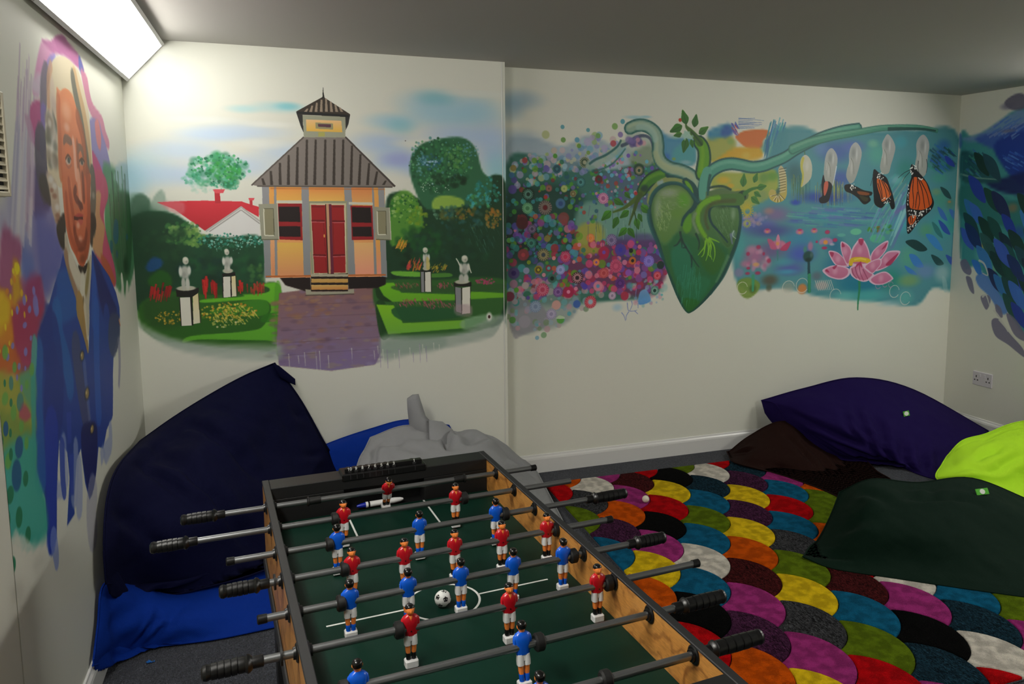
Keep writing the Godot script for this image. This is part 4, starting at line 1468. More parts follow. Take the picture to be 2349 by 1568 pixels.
	m.strew([1523,803,115,68], 70, 8, 20, [0x1f5a5c, 0x2c6a6a, 0x365a48, 0x6a6a24], 0.55, 0.3)
	m.strew([1537,780,42,32], 24, 6, 14, [0x8a7a24, 0x9a6a24], 0.55, 0.4)
	m.strew([1686,804,47,50], 50, 6, 14, [0xa86a1c, 0xc0882c, 0x8a7a2c], 0.6, 0.4)
	m.strew([1617,712,70,45], 40, 6, 14, [0x2fa0a8, 0x4ab4b8, 0x4c9a4c], 0.6, 0.4)
	m.strew([1452,937,251,113], 110, 14, 34, [0x0e3420, 0x133f26, 0x1a5030, 0x1c4a3a], 0.5, 0.3)
	m.strew([1294,934,111,89], 50, 12, 30, [0x0f4a1c, 0x1a6024], 0.5, 0.3)
	m.strew([1203,1021,57,111], 30, 12, 26, [0x0a2a14, 0x123a1c], 0.6, 0.3)
	m.hatch([1638,895,85,92], 40, 10, 26, 5, [0x3a6a5a, 0x2c5a4c, 0x4a7a6a], 0.5, 2)
	m.hatch([1210,933,26,22], 26, 12, -26, 6, [0xd08a20, 0xe0a030], 0.8, 1.5)
	m.hatch([1269,1037,40,27], 40, 8, -22, 6, [0xd8502c, 0xe07a2c, 0xc83a4a, 0xb89a20], 0.8, 1.5)
	m.hatch([1395,1054,45,23], 30, 10, -14, 6, [0xd8902c, 0xc0b030, 0xa88a20], 0.7, 1.5)
	# lawns and clipped hedges, left
	m.S([10,1191,158,1133,458,1128,615,1123,607,1412,445,1423,218,1387,38,1335], 0x2a6418, 1.0, 10)
	m.S([29,1172,193,1159,205,1283,58,1295], 0x24501a, 0.8, 16)
	m.S([449,1152,537,1114,617,1117,617,1219,604,1382,525,1385,256,1365,181,1377,220,1346,449,1338,540,1311,557,1195,284,1191,285,1175,449,1169], 0x6abf24, 1.0, 6, 0x5fae2c)
	m.S([455,1191,557,1195,554,1259,452,1262,301,1238], 0x3f8a1c, 0.9, 6)
	m.S([288,1121,536,1120,547,1156,286,1154], 0x1d4a1a, 0.9, 6)
	m.S([542,1262,610,1253,608,1291,529,1296], 0x2a7a14, 0.8, 5)
	m.S([595,1133,625,1134,614,1434,586,1432], 0x4c9a20, 0.6, 6)
	m.hatch([106,1143,54,24], 26, -10, 44, 9, [0xa81a18, 0x8a1410, 0xc02420], 0.85, 3)
	m.hatch([291,1121,15,29], 14, 0, 50, 10, [0xb81c18, 0xa01410, 0xcc2a22], 0.9, 3)
	m.hatch([329,1123,13,25], 12, 0, 46, 9, [0xb81c18, 0xa01410], 0.9, 3)
	m.hatch([443,1127,12,21], 10, 0, 40, 10, [0xb81c18, 0xc82a22], 0.9, 3)
	m.hatch([508,1134,39,17], 22, 0, 34, 8, [0xb03a28, 0xc0402c, 0xa02a1c], 0.8, 3)
	m.strew([384,1242,126,46], 190, 4, 8, [0xd0bc34, 0xe0cc54, 0xb0a02c, 0xc88a20, 0x4a7a1c, 0x2f5a14], 0.85, 0.5)
	m.hatch([414,1256,104,42], 60, 10, 16, 6, [0xe0d06c, 0xc8bc4c], 0.7, 1.5)
	m.strew([142,1255,73,33], 60, 3, 7, [0xc89a24, 0xd8b03c, 0x8a7a1c], 0.8, 0.5)
	m.strew([383,1296,76,21], 30, 3, 7, [0xd8d0a0, 0xb8bc5c], 0.8, 0.5)
	# statues on striped plinths, left
	for q in [[[164,1121,262,1120,261,1137,241,1165,167,1158], [180,1162,222,1162,223,1296,180,1296], [234,1160,257,1145,259,1286,230,1290]], [[364,1056,423,1051,423,1068,367,1070], [369,1072,400,1071,397,1169,366,1170], [405,1071,423,1068,422,1166,403,1167]]]:
		m.S(q[0], 0x16140e, 1.0, 1.5, -1, false)
		m.T([q[1][0], q[1][1], q[1][6], q[1][7]], 8, 8, 0x16140e, 1.0, 1.5, false)
		m.T([q[1][2], q[1][3], q[1][4], q[1][5]], 16, 14, 0x16140e, 1.0, 1.5, false)
		m.T([q[2][2], q[2][3], q[2][4], q[2][5]], 7, 7, 0x3a3420, 1.0, 1.5, false)
		m.S(q[1], 0xe2e0d2, 1.0, 1.0, -1, false)
		m.S(q[2], 0xe6d8a0, 1.0, 1.0, 0xe4e0c8, false)
	figure(m, [213,992,16,22], [208,1045,26,41], [206,1098,20,37], [208,1120,48,14])
	figure(m, [390,955,13,19], [392,1001,23,33], [388,1029,15,19], [390,1044,27,14])
	# path and lawns, right
	m.S([614,1159,735,1147,1074,1146,1084,1240,1094,1479,1058,1544,843,1560,599,1516,591,1411], 0x8d6664, 1.0, 5, 0x8a7aa6, false)
	m.strew_in([623,1176,1069,1173,1083,1419,603,1412], 120, 14, 40, [0x9a6e5c, 0x7a6078, 0x86707e, 0x6e5468, 0xa47a60, 0x8a7a98], 0.45, 0.3, 0.5)
	m.strew_in([623,1176,857,1177,853,1273,618,1283], 40, 10, 30, [0xa8805c, 0xb08a6c, 0x9a6a54], 0.5, 0.3, 0.5)
	m.strew_in([604,1390,1087,1420,1058,1544,599,1511], 60, 16, 40, [0x8a76ac, 0x9a8cb4, 0x7c6a94, 0xa4947c], 0.5, 0.2, 0.4)
	for i in 5:
		m.T([1762 * 0.0 + [616,1197][0] + 0.0, [615,1219][1] + i * 62.0, [1089,1218][0] + 0.0, [1089,1222][1] + i * 60.0], 3, 3, 0x5a4454, 0.35, 2, false)
	m.S([1076,1129,1380,1117,1745,1129,1743,1270,1655,1384,1373,1426,1127,1411,1090,1330], 0x2f6428, 1.0, 8)
	m.S([1071,1239,1111,1219,1151,1344,1127,1411,1088,1402], 0x174416, 0.9, 6)
	m.S([1074,1129,1112,1152,1154,1221,1081,1204], 0x12380f, 0.9, 5)
	m.S([1078,1129,1163,1127,1199,1180,1484,1200,1563,1187,1744,1204,1744,1227,1483,1230,1154,1225,1111,1192], 0x74c21c, 1.0, 4, 0x6ab024, false)
	m.S([1073,1235,1160,1243,1204,1338,1528,1339,1527,1381,1128,1391], 0x86c81c, 1.0, 5, 0x74b83c, false)
	m.S([1514,1338,1656,1313,1680,1349,1527,1388], 0x8ab48a, 0.8, 10)
	m.S([1164,1255,1468,1276,1514,1320,1218,1328], 0x1f5a30, 0.9, 6)
	m.S([1167,1143,1471,1154,1730,1152,1730,1185,1470,1188,1210,1174], 0x2f5a2a, 0.8, 6)
	m.S([1158,1069,1304,1078,1303,1101,1179,1092], 0x7ac43c, 0.9, 4)
	m.S([1349,1088,1449,1087,1458,1106,1348,1107], 0x5a9a34, 0.8, 5)
	m.hatch([1287,1236,135,18], 80, 6, 14, 5, [0xb84a6a, 0xc8607c, 0xa03a58, 0x5a7a3c], 0.75, 1.5)
	m.hatch([1400,1254,91,18], 40, 6, 12, 5, [0xb84a6a, 0xa85a6c], 0.7, 1.5)
	m.hatch([1222,1145,66,13], 36, 5, 12, 5, [0xb85a5c, 0xa84a4c, 0x6a8a4c], 0.6, 1.5)
	m.hatch([1420,1152,46,14], 30, 5, 12, 5, [0xc05a70, 0xb04a5c], 0.7, 1.5)
	m.strew([1639,1137,62,16], 40, 5, 10, [0xc83a70, 0xb03a60, 0xa05a70], 0.7, 0.4)
	for q in [[[1300,1067,1356,1068,1356,1077,1302,1076], [1302,1076,1317,1076,1317,1182,1302,1180], [1324,1079,1353,1077,1353,1182,1322,1180]], [[1471,1136,1566,1137,1566,1160,1473,1159], [1480,1161,1510,1167,1510,1301,1482,1290], [1517,1167,1559,1162,1557,1303,1514,1306]]]:
		m.S(q[0], 0x1a1812, 1.0, 1.5, -1, false)
		m.T([q[1][0], q[1][1], q[1][6], q[1][7]], 7, 6, 0x1a1812, 0.9, 1.5, false)
		m.T([q[2][0], q[2][1], q[2][6], q[2][7]], 14, 12, 0x1a1812, 0.9, 1.5, false)
		m.T([q[2][2], q[2][3], q[2][4], q[2][5]], 7, 6, 0x24241c, 0.9, 1.5, false)
		m.S(q[1], 0x8a8c90, 1.0, 1.0, -1, false)
		m.S(q[2], 0xe4e2d4, 1.0, 1.0, -1, false)
	m.S([1478,1258,1562,1262,1561,1318,1482,1309], 0xb0929c, 0.5, 8)
	figure(m, [1327,966,16,18], [1332,1009,18,34], [1332,1041,20,20], [1331,1059,22,14])
	m.S([1333,1002,1346,1012,1349,1061,1331,1061], 0xd0bc5c, 0.7, 3)
	figure(m, [1533,1016,21,23], [1532,1067,28,41], [1525,1117,30,28], [1517,1135,46,14])
	m.T([1514,1066,1500,1034,1487,1011], 9, 5, 0xd6d6c8, 1.0, 1.5)
	m.T([1551,1044,1560,1072,1567,1091], 8, 5, 0xd6d6c8, 1.0, 1.5)
	# the wooden house
	house(m)
	# worn lower edge of the picture
	m.S([-34,1230,20,1334,180,1406,444,1436,602,1446,595,1411,331,1390,146,1358,40,1294], 0xa9b8a8, 0.7, 26)
	m.S([-47,1269,21,1314,108,1380,326,1479,598,1542,593,1651,-67,1594], PAINT, 1.0, 10)
	m.S([39,1315,218,1379,445,1423,602,1433,600,1485,365,1465,143,1403], 0x9cb0a4, 0.55, 22)
	m.S([1097,1398,1283,1409,1513,1399,1728,1316,1747,1412,1512,1469,1236,1502,1102,1525], 0x9fb0a4, 0.75, 26)
	m.S([1101,1543,1372,1497,1654,1454,1747,1365,1743,1749,593,1651,598,1533,842,1587], PAINT, 1.0, 12)
	m.S([1127,1422,1396,1415,1395,1485,1125,1495], 0x7f9a8a, 0.4, 20)
	for i in 26:
		var x := m.rng.randf_range([639,1523][0], [1393,1578][0])
		var y: float = [931,1455][1] + m.rng.randf_range(-10.0, 40.0)
		m.T([x, y, x + 2.0, y + m.rng.randf_range(40.0, 110.0)], 5, 2, [PAINT, PAINT, 0x9a8eb0][i % 3], 0.6, 2, false)
	m.S([-46,1069,-32,1190,-17,1352,-42,1473,-69,1451], PAINT, 0.9, 8)
	m.T([-41,989,-20,1110,-4,1312], 10, 3, 0x2a5a3c, 0.8, 4)
	m.D([1661,1327,22,33], 0xe8e8e0, 0.9, 0.4)
	m.D([1661,1327,8,11], 0x3a1a10, 1.0, 0.6)
	m.D([1240,415,4,4], 0x5a5a5a, 0.9, 0.5)
	return m.done(1409)

func figure(m: Mural, head: Array, body: Array, legs: Array, foot: Array) -> void:
	m.D([foot[0], foot[1], foot[2], foot[3]], 0xb8b8a4, 1.0, 0.7)
	m.D([legs[0] - legs[2] * 0.4, legs[1], legs[2] * 0.6, legs[3] * 1.1], 0xb4b6ac, 1.0, 0.5)
	m.D([legs[0] + legs[2] * 0.45, legs[1], legs[2] * 0.6, legs[3] * 1.1], 0xc4c6bc, 1.0, 0.5)
	m.D(body, 0xb4b8ae, 1.0, 0.5)
	m.D([body[0] - body[2] * 0.75, body[1] - body[3] * 0.1, body[2] * 0.4, body[3] * 0.85], 0xd4d6cc, 1.0, 0.4)
	m.D([body[0] + body[2] * 0.7, body[1] - body[3] * 0.2, body[2] * 0.4, body[3] * 0.7], 0xcfd2c8, 1.0, 0.4)
	m.D([body[0] - body[2] * 0.2, body[1] + body[3] * 0.3, body[2] * 0.5, body[3] * 0.5], 0x9a9c94, 0.8, 0.2)
	m.D(head, 0xc4c4b4, 1.0, 0.6)
	m.D([head[0] - head[2] * 0.1, head[1] - head[3] * 0.4, head[2] * 0.9, head[3] * 0.6], 0xdcdccc, 0.9, 0.4)
	m.D([head[0] + head[2] * 0.2, head[1] + head[3] * 0.2, head[2] * 0.4, head[3] * 0.4], 0x8a8a80, 0.6, 0.2)

func house(m: Mural) -> void:
	m.S([617,1078,761,1083,762,1165,714,1146,645,1122], 0x1c0c08, 1.0, 4, -1, false)
	m.S([935,1089,1127,1086,1122,1135,1082,1151,941,1150], 0x160808, 1.0, 4, -1, false)
	m.F([561,644,1131,644,1127,1095,554,1083], 0xe8a850, 0xeaa070)
	for q in [[[592,652,738,651,735,718,620,718], 0xe89a4c, 0xeeb858], [[772,651,933,649,931,718,769,718], 0xe8924c, 0xf0c060], [[970,649,1069,648,1067,726,968,726], 0xe08a50, 0xe8ac64], [[616,914,735,916,733,1074,609,1070], 0xeabc58, 0xe29a68], [[966,920,1072,922,1071,1080,969,1077], 0xeebc78, 0xf0a084], [[1083,909,1102,909,1106,1081,1084,1080], 0xe8a84c, 0xf09c88], [[585,901,605,901,601,1069,586,1069], 0xe8ac78, 0xe29464]]:
		m.F(q[0], q[1], q[2])
	for q in [[559,648,590,648,581,1084,552,1083], [612,648,623,647,611,1074,599,1074], [736,647,770,646,764,1079,731,1078], [935,645,970,645,975,1081,942,1080], [1069,644,1078,644,1080,1084,1067,1084], [1099,644,1129,644,1131,1099,1103,1094]]:
		m.F(q, 0x96979a, 0x8c9092)
	m.T([558,1076,1125,1086], 8, 8, 0xc06c34, 1.0, 1, false)
	# windows
	for q in [[[621,712,737,713,737,728,620,726], 0], [[955,720,1071,722,1071,735,955,732], 0]]:
		m.F(q[0], 0xd2d0bc)
	for q in [[[624,728,735,728,732,905,623,899], [629,743,724,743,725,816,628,813], [627,836,724,837,724,888,625,885]], [[963,737,1068,739,1070,908,964,907], [969,745,1060,748,1062,823,969,820], [968,842,1061,843,1062,891,969,890]]]:
		m.F(q[0], 0x98181e)
		m.S(q[1], 0x1c0e0c, 1.0, 1.5, -1, false)
		m.S(q[2], 0x1c0c0c, 1.0, 1.5, -1, false)
	# shutters
	for q in [[[540,730,624,728,624,899,546,898], [562,751,605,751,604,880,561,879]], [[1073,743,1152,748,1156,910,1081,906], [1091,765,1134,765,1133,883,1092,883]]]:
		m.F(q[0], 0x9c9c88)
		m.F(q[1], 0x8e8a6c)
		var a: Array = q[1]
		m.T([a[0], a[1], a[6], a[7], a[4], a[5]], 5, 5, 0xd8d8c4, 1.0, 1, false)
		m.T([a[0], a[1], a[2], a[3], a[4], a[5]], 3, 3, 0x55523c, 1.0, 1, false)
		var b: Array = q[0]
		m.T([b[6], b[7], b[4], b[5]], 5, 5, 0x6c6a54, 1.0, 1, false)
		m.T([b[2], b[3], b[4], b[5]], 4, 4, 0xc8c6b4, 1.0, 1, false)
	# door
	m.F([767,716,947,715,941,1084,766,1079], 0x9a9c7e)
	m.F([773,726,941,726,933,1075,778,1071], 0xcfc3a0)
	m.F([777,734,846,735,844,1068,780,1066], 0x9c1a1c)
	m.F([872,735,932,735,929,1069,871,1067], 0x9c1a1c)
	m.F([844,730,850,730,850,1073,842,1073], 0x2a1208)
	m.F([848,730,862,730,860,1073,848,1073], 0xc89a74)
	m.F([860,730,872,730,873,1074,858,1073], 0x6a2038)
	for q in [[776,810,839,811], [874,813,934,814], [778,976,839,980], [870,981,930,980]]:
		m.T(q, 8, 8, 0x6a0c12, 0.9, 1, false)
		m.T([q[0], q[1] + 7, q[2], q[3] + 7], 3.5, 3.5, 0xc46a70, 0.9, 1, false)
	for q in [[780,743,837,743], [878,743,928,743]]:
		m.T(q, 4, 4, 0x5c0c10, 0.8, 1, false)
	for q in [[781,823,782,968], [832,824,837,969], [877,824,876,970], [929,824,928,971], [781,993,783,1058], [836,995,840,1060]]:
		m.T(q, 3, 3, 0x780f14, 0.9, 1, false)
	m.D([834,885,5,11], 0xe0a050, 1.0, 0.5)
	# steps
	m.F([764,1070,940,1073,937,1163,761,1156], 0x241408)
	m.F([764,1070,940,1076,939,1089,763,1083], 0xb8b098)
	m.F([765,1094,939,1100,938,1119,764,1113], 0xd0a860, 0xc89848)
	m.F([764,1124,938,1130,937,1154,763,1148], 0xd8b468, 0xd08a44)
	m.S([735,1144,761,1148,763,1158,937,1163,937,1154,967,1151,966,1173,898,1179,738,1173], 0xa8a690, 1.0, 1.5, -1, false)
	m.T([734,1175,966,1177], 5, 5, 0x4a4038, 0.8, 1.5, false)
	# main roof
	m.F([757,412,949,407,1183,643,1127,648,557,648,513,640], 0x827a74)
	var bot := [606, 622, 641, 659, 678, 699, 718, 741, 762, 782, 802, 821, 841, 858, 879]
	for i in bot.size():
		var bx: float = bot[i]
		var tx := lerpf(bx, 744.0 + (i - 7) * 21.0, 0.5)
		var ty := 316.0
		if tx < 699: ty = 315 + (699 - tx) * 0.92
		if tx > 790: ty = 315 + (tx - 790) * 1.0
		var w := 6.5
		m.S([bl(bx - w / 2, 424)[0], bl(bx, 424)[1], bl(bx + w / 2, 424)[0], bl(bx, 424)[1], bl(tx + w * 0.35, ty)[0], bl(tx, ty + 4)[1], bl(tx - w * 0.35, ty)[0], bl(tx, ty + 4)[1]], 0x3c342e, 1.0, 1.5, -1, false)
	m.T([513,642,757,410], 7, 7, 0x5c544e, 1.0, 1, false)
	m.T([949,404,1183,643], 8, 10, 0x4a423e, 1.0, 1, false)
	m.T([538,646,1170,646], 6, 6, 0x5a524c, 1.0, 1.5, false)
	m.T([596,656,1131,657], 6, 6, 0xb86c38, 0.6, 2, false)
	# lantern on the roof
	m.F([755,308,955,306,949,407,757,412], 0x9ea08a)
	m.F([770,327,933,328,936,382,770,383], 0xecc08a, 0xe4b64c)
	m.F([812,340,894,342,893,371,813,369], 0x9a946c)
	m.F([823,346,884,346,883,361,825,360], 0x5c3a48)
	m.S([824,385,854,384,853,405,823,406], 0xb4b04c, 0.7, 3, -1, false)
	m.F([726,294,755,303,756,389,745,361], 0x2c2c2a)
	m.F([976,297,953,306,953,371,966,343], 0x2c2c2a)
	m.F([726,292,852,217,976,295,965,308,747,306], 0x3a322a)
	for i in 8:
		var x := 697.0 + i * 12.0
		var y := 222.0 + absf(x - 741.0) * 0.56 + 3.0
		m.S([bl(x, 257)[0] - 6, bl(x, 257)[1], bl(x, 257)[0] + 7, bl(x, 257)[1], bl(lerpf(x, 741, 0.12), y)[0] + 4, bl(x, y)[1], bl(lerpf(x, 741, 0.12), y)[0] - 4, bl(x, y)[1]], 0x9a8a78, 1.0, 1, -1, false)
	m.T([730,296,969,304], 11, 11, 0x1c1e1e, 1.0, 1, false)
	m.T([854,223,853,197], 10, 5, 0x22241c, 1.0, 1, false)
	m.T([853,201,854,174], 4, 3, 0x3a3a30, 1.0, 1, false)

# straight rows of the house picture: its own grid laid over the wall
func bl(x: float, y: float) -> Array:
	var a: Array = [567,428]
	var b: Array = [1133,412]
	var c: Array = [557,652]
	var d: Array = [1127,648]
	var u := (x - 600.0) / 280.0
	var v := (y - 320.0) / 110.0
	var t := Vector2(a[0], a[1]).lerp(Vector2(b[0], b[1]), u)
	var e := Vector2(c[0], c[1]).lerp(Vector2(d[0], d[1]), u)
	var r := t.lerp(e, v)
	return [r.x, r.y]

func heart_mural() -> Texture2D:
	var m := Mural.new(3254, 2272, PAINT, 9)
	# blue haze by the step
	m.D([118,167,198,79], 0x8fb0c6, 0.7, 0.1)
	m.D([69,220,123,92], 0x6f9ab8, 0.5, 0.1)
	m.D([117,381,224,80], 0x9ab6cc, 0.6, 0.1)
	# flower field: ground
	m.S([42,406,192,367,370,410,527,345,661,390,770,412,939,508,942,736,39,736], 0x9fb4c4, 0.85, 26)
	m.S([41,523,241,472,474,492,662,538,939,483,999,711,1007,1176,921,1278,667,1293,395,1306,186,1297,33,1265], 0x2a6a5a, 0.9, 26)
	m.S([40,665,241,616,475,662,502,959,265,1053,36,1047], 0x0f4034, 0.85, 30)
	m.S([38,807,189,760,213,954,36,999], 0x0a2420, 0.7, 26)
	m.S([608,563,883,560,942,736,830,812,636,736], 0x5a6a8c, 0.7, 26)
	m.S([475,736,718,736,943,813,946,967,720,937,475,958], 0x7aa89a, 0.85, 20)
	m.S([369,1006,556,960,775,938,1003,968,1021,1177,864,1275,584,1213,369,1205], 0x7a2a5c, 0.8, 26)
	m.S([665,937,945,915,1006,1124,777,1143], 0x4a3a80, 0.6, 26)
	m.S([59,1193,395,1181,476,1284,395,1407,211,1447,82,1452,48,1290], 0x8a9c98, 0.7, 24)
	m.S([53,1291,212,1273,289,1401,133,1463,77,1469], 0x8c8896, 0.6, 14)
	m.S([464,859,609,848,610,998,475,1008], 0xb0a83c, 0.8, 18)
	m.S([844,412,921,390,933,479,878,510,801,501,789,453], 0x5c7040, 0.9, 24)
	m.S([769,314,880,335,938,408,911,509,771,462], 0x9fb4a8, 0.6, 14)
	m.S([267,496,474,431,514,496,318,567], 0x98a4bc, 0.6, 20)
	# strewn flowers
	var lightc := [0x7ab0c8, 0x8a90c8, 0xc4cc90, 0xb4a8d0, 0xa8c8d0, 0x6f9cc0, 0xd0b4b8, 0x98b86c, 0xc8cca8]
	var darkc := [0x2a8a84, 0x3a6aa0, 0x4a9a30, 0x5c489a, 0x8a2a34, 0x3ca0a8, 0x1c6a4c, 0x6aa428, 0xb03a2c, 0x205a70, 0x7a6ab0, 0x4cb0b0]
	var pinkc := [0xc83a6c, 0xb02a50, 0x7a48b0, 0x5c50b8, 0xe07a94, 0xa02a60, 0x4a9ab0, 0x6a9a28, 0xd05a3c, 0x8a4a9c, 0xd8487c, 0x2f7a6c]
	m.strew_in([53,570,191,450,370,422,527,345,715,364,743,437,635,538,370,566,139,640], 150, 8, 26, lightc, 0.7, 0.7)
	m.strew_in([53,546,370,494,662,538,883,509,942,685,663,761,395,957,48,1047], 260, 6, 20, darkc, 0.75, 0.75)
	m.strew_in([50,855,396,809,502,1034,475,1209,46,1266], 170, 7, 26, darkc + pinkc, 0.75, 0.75)
	m.strew_in([369,981,946,967,1021,1177,921,1251,611,1239,369,1230], 200, 8, 28, pinkc, 0.85, 0.75)
	m.strew_in([581,490,938,458,942,711,718,761,582,686], 90, 7, 16, [0x6ab8d8, 0x8a6ac0, 0xd890a0, 0x5c9a30, 0xa8b8c8, 0x7050c0, 0x3ca49c], 0.85, 0.75)
	m.strew_in([47,1168,449,1183,612,1265,395,1407,185,1446,57,1414], 110, 8, 24, [0x8aa4b8, 0xa8a0b8, 0x6ab0b8, 0xb8a8a8, 0x7a9a6c, 0x9ab4c4, 0xc49aa4], 0.7, 0.7)
	m.strew_in([722,1192,977,1175,1009,1308,779,1324], 40, 8, 22, [0x8ab8d8, 0xb0a0d0, 0xd8a0b0, 0x8cc0b8], 0.6, 0.5)
	# flowers that stand out: [x, y, radius, outer, centre]
	var big: Array = [371,305,14,524,317,13,737,262,16,689,291,21,585,347,17,272,350,26,724,336,19,680,387,21,504,497,37,328,465,15,243,493,17,276,536,21,338,536,29,480,608,33,844,533,41,591,591,27,79,651,29,169,675,42,290,643,24,381,645,24,434,673,22,619,698,37,268,750,46,164,754,36,359,728,34,133,816,36,378,809,39,149,547,16,75,574,19,85,535,20,458,373,17,376,375,17,470,406,15,526,443,14,557,673,10,424,619,14,456,759,13,87,772,16,671,567,14,781,586,14,893,485,13,823,436,13,927,522,15,732,598,13,794,630,12,270,692,14,205,588,7,233,661,7]
	var oc := [0x5aa2b0, 0x5aa2b0, 0x4a9aac, 0x7fae5c, 0x76a85a, 0xb8c28a, 0x8a78b4, 0xb84a54, 0xa4a684, 0x4c9a2c, 0x5a983c, 0x6a62ac, 0x2f6a78, 0x1a5a5c, 0x12402a, 0x6a141a, 0x5a489c, 0x0f3020, 0x7a4a44, 0x9aae5c, 0xa89a68, 0xb45a8c, 0x5a4a48, 0x4a8a5a, 0x4a74a0, 0x54181c, 0x88403c, 0x4a8a20, 0x3a70a0, 0x8a7a3a, 0x5aa0bc, 0x6a9c4c, 0x6a9c3c, 0x7aa24c, 0x4aa82c, 0x4a9a2c, 0x3c9a28, 0x3a8a28, 0x66b8d8, 0x66b8d8, 0x66b8d8, 0x4a9ab0, 0x6a50b8, 0x6a50c0, 0x6a50c0, 0xb02a20, 0xb03a2a, 0xb03a2a]
	for i in oc.size():
		m.dab(big[i * 3], big[i * 3 + 1], big[i * 3 + 2], big[i * 3 + 2], oc[i], 0.9, 0.72)
	var deco: Array = [504,497,31,480,608,26,844,537,26,169,677,30,268,750,42,619,698,34,338,536,25,290,645,19,381,645,20,434,673,19,164,754,32,133,816,30,359,728,17,268,750,16,591,591,11]
	var dc := [0x2f4a34, 0x5aa0a0, 0xb4a47c, 0x6aa090, 0x8a7a70, 0xe0a0c0, 0x1a4a58, 0xa86a5c, 0xb8c47c, 0x6a5a3a, 0x7ab88a, 0x7a2a2c, 0x2a4a80, 0x6a0a12, 0x2a4a3a]
	for i in 12:
		petals(m, deco[i * 3], deco[i * 3 + 1], deco[i * 3 + 2], dc[i], 18)
	for i in range(12, 15):
		m.dab(deco[i * 3], deco[i * 3 + 1], deco[i * 3 + 2], deco[i * 3 + 2], dc[i], 0.9, 0.6)
	var b2: Array = [541,924,29,614,964,15,256,1014,41,138,1011,38,388,1028,36,625,1007,40,730,995,41,672,938,40,797,1001,15,808,1060,26,914,1066,40,846,1012,20,853,980,15,702,1089,45,625,1128,35,578,1064,24,729,1191,35,782,1131,23,839,1118,24,971,1154,29,992,1090,28,460,1150,39,226,1097,27,82,1112,38,288,1090,21,308,1149,30,358,1101,32,250,1211,42,343,1227,33,406,1229,40,589,1203,34,542,1293,42,457,1301,26,759,1266,30,955,1243,31,358,1386,26,72,1374,22,302,1352,35,208,1305,39,332,1301,31,96,1206,16,164,1253,13,57,1241,31,411,1355,15,216,1484,14,256,1470,20,143,1387,41,679,1262,28,323,977,27,185,947,33,190,868,29,132,835,40,883,1146,24,279,923,22,232,922,15,358,872,15,170,1054,14,68,1042,14,388,934,16,757,1069,18,668,1149,15,472,961,14,318,1034,13,439,1058,12,258,1127,13,403,1189,15,506,1202,20,81,1172,27,155,1100,21,149,1184,24,452,1212,13]
	var c2 := [0xe0763c, 0xd86a94, 0x5c5a44, 0x8a343c, 0xb0305c, 0xb41a4c, 0x4a3ca0, 0x6a5a88, 0x0a1410, 0xd07028, 0x7a68cc, 0xc82a58, 0xe06a8c, 0xd85a80, 0xb83a40, 0xd86a2c, 0x6a3090, 0x9a58c0, 0xd87a94, 0xcc2c3c, 0x0c3028, 0x2a1a22, 0xc0ac24, 0x4a3a70, 0x9a2a38, 0x3a6a5c, 0x8a94d0, 0xc03a5c, 0x6a3a84, 0xb01c4c, 0xe08aa0, 0xb83448, 0x3a64b4, 0xb42c4c, 0x3c7a6c, 0x5caa44, 0x5c9a4c, 0x9a92b8, 0x7c90b0, 0xd8a49c, 0x4c9a24, 0x5a48a0, 0x7a2a44, 0x5cb0bc, 0x8ab8cc, 0x8ab084, 0xa4a0ac, 0xa488a8, 0x9a343c, 0x1a5a50, 0x4a3a5c, 0x4a1418, 0x7a6cb8, 0x8a803c, 0x5a9a18, 0x4c9a1c, 0x88a020, 0x4c7a18, 0x6aa82a, 0xd87aa0, 0xe08aa8, 0xd88aa0, 0xe08c90, 0xe08c90, 0xe090a0, 0x5a8a20, 0x5040b0, 0xa0788c, 0x9a9cc0, 0xb8a8a8, 0xe088a8]
	for i in c2.size():
		m.dab(b2[i * 3], b2[i * 3 + 1], b2[i * 3 + 2], b2[i * 3 + 2], c2[i], 0.95, 0.74)
	for q in [[2, 0xa89a6c], [4, 0xd86a84], [7, 0x9a8ab8], [10, 0x9a8ae0], [13, 0xb83a64], [14, 0xd86a6c], [15, 0xf09a5c], [16, 0x4a1a70], [21, 0xe0a0a8], [22, 0x3a2a10], [26, 0xb0b8e8], [27, 0xd87a90], [28, 0xa07ab8], [31, 0xe06a78], [37, 0xc4bcd4], [38, 0xa0b0c8], [0, 0xf0a05c], [34, 0x9cc4b8], [49, 0x4a9a88], [50, 0x8a7a98], [47, 0xd8c0d8], [19, 0xe8788a]]:
		var i: int = q[0]
		petals(m, b2[i * 3], b2[i * 3 + 1], b2[i * 3 + 2] * 0.85, q[1], 16)
	for q in [[9, 0x0c0a08, 0.46], [23, 0x2a0a5c, 0.45], [24, 0x5aa8b0, 0.6], [25, 0x0a2a20, 0.5], [30, 0x6a9ac0, 0.4], [31, 0xa8c0d0, 0.45], [15, 0x7a4ab0, 0.35], [29, 0xe890b0, 0.35], [5, 0x7a4ab8, 0.35], [3, 0xb04048, 0.4], [4, 0xd02a58, 0.4], [2, 0x3a4a58, 0.3], [34, 0x0f3a34, 0.4], [6, 0x3a30b0, 0.4], [0, 0xf08a30, 0.3]]:
		var i: int = q[0]
		m.dab(b2[i * 3], b2[i * 3 + 1], b2[i * 3 + 2] * q[2], b2[i * 3 + 2] * q[2], q[1], 1.0, 0.6)
	m.F([333,1380,382,1382,377,1370,352,1362,337,1371], 0xc4d8b8, -1, true)
	m.S([857,1250,900,1236,929,1303,852,1322], 0x7ab4e4, 0.9, 6, 0x4a90dc)
	m.D([791,1207,32,30], 0x5aa0c0, 0.8, 0.3)
	m.D([712,1333,48,35], 0xa8ccdc, 0.8, 0.1)
	m.D([1022,1226,28,35], 0xa0ccc8, 0.7, 0.3)
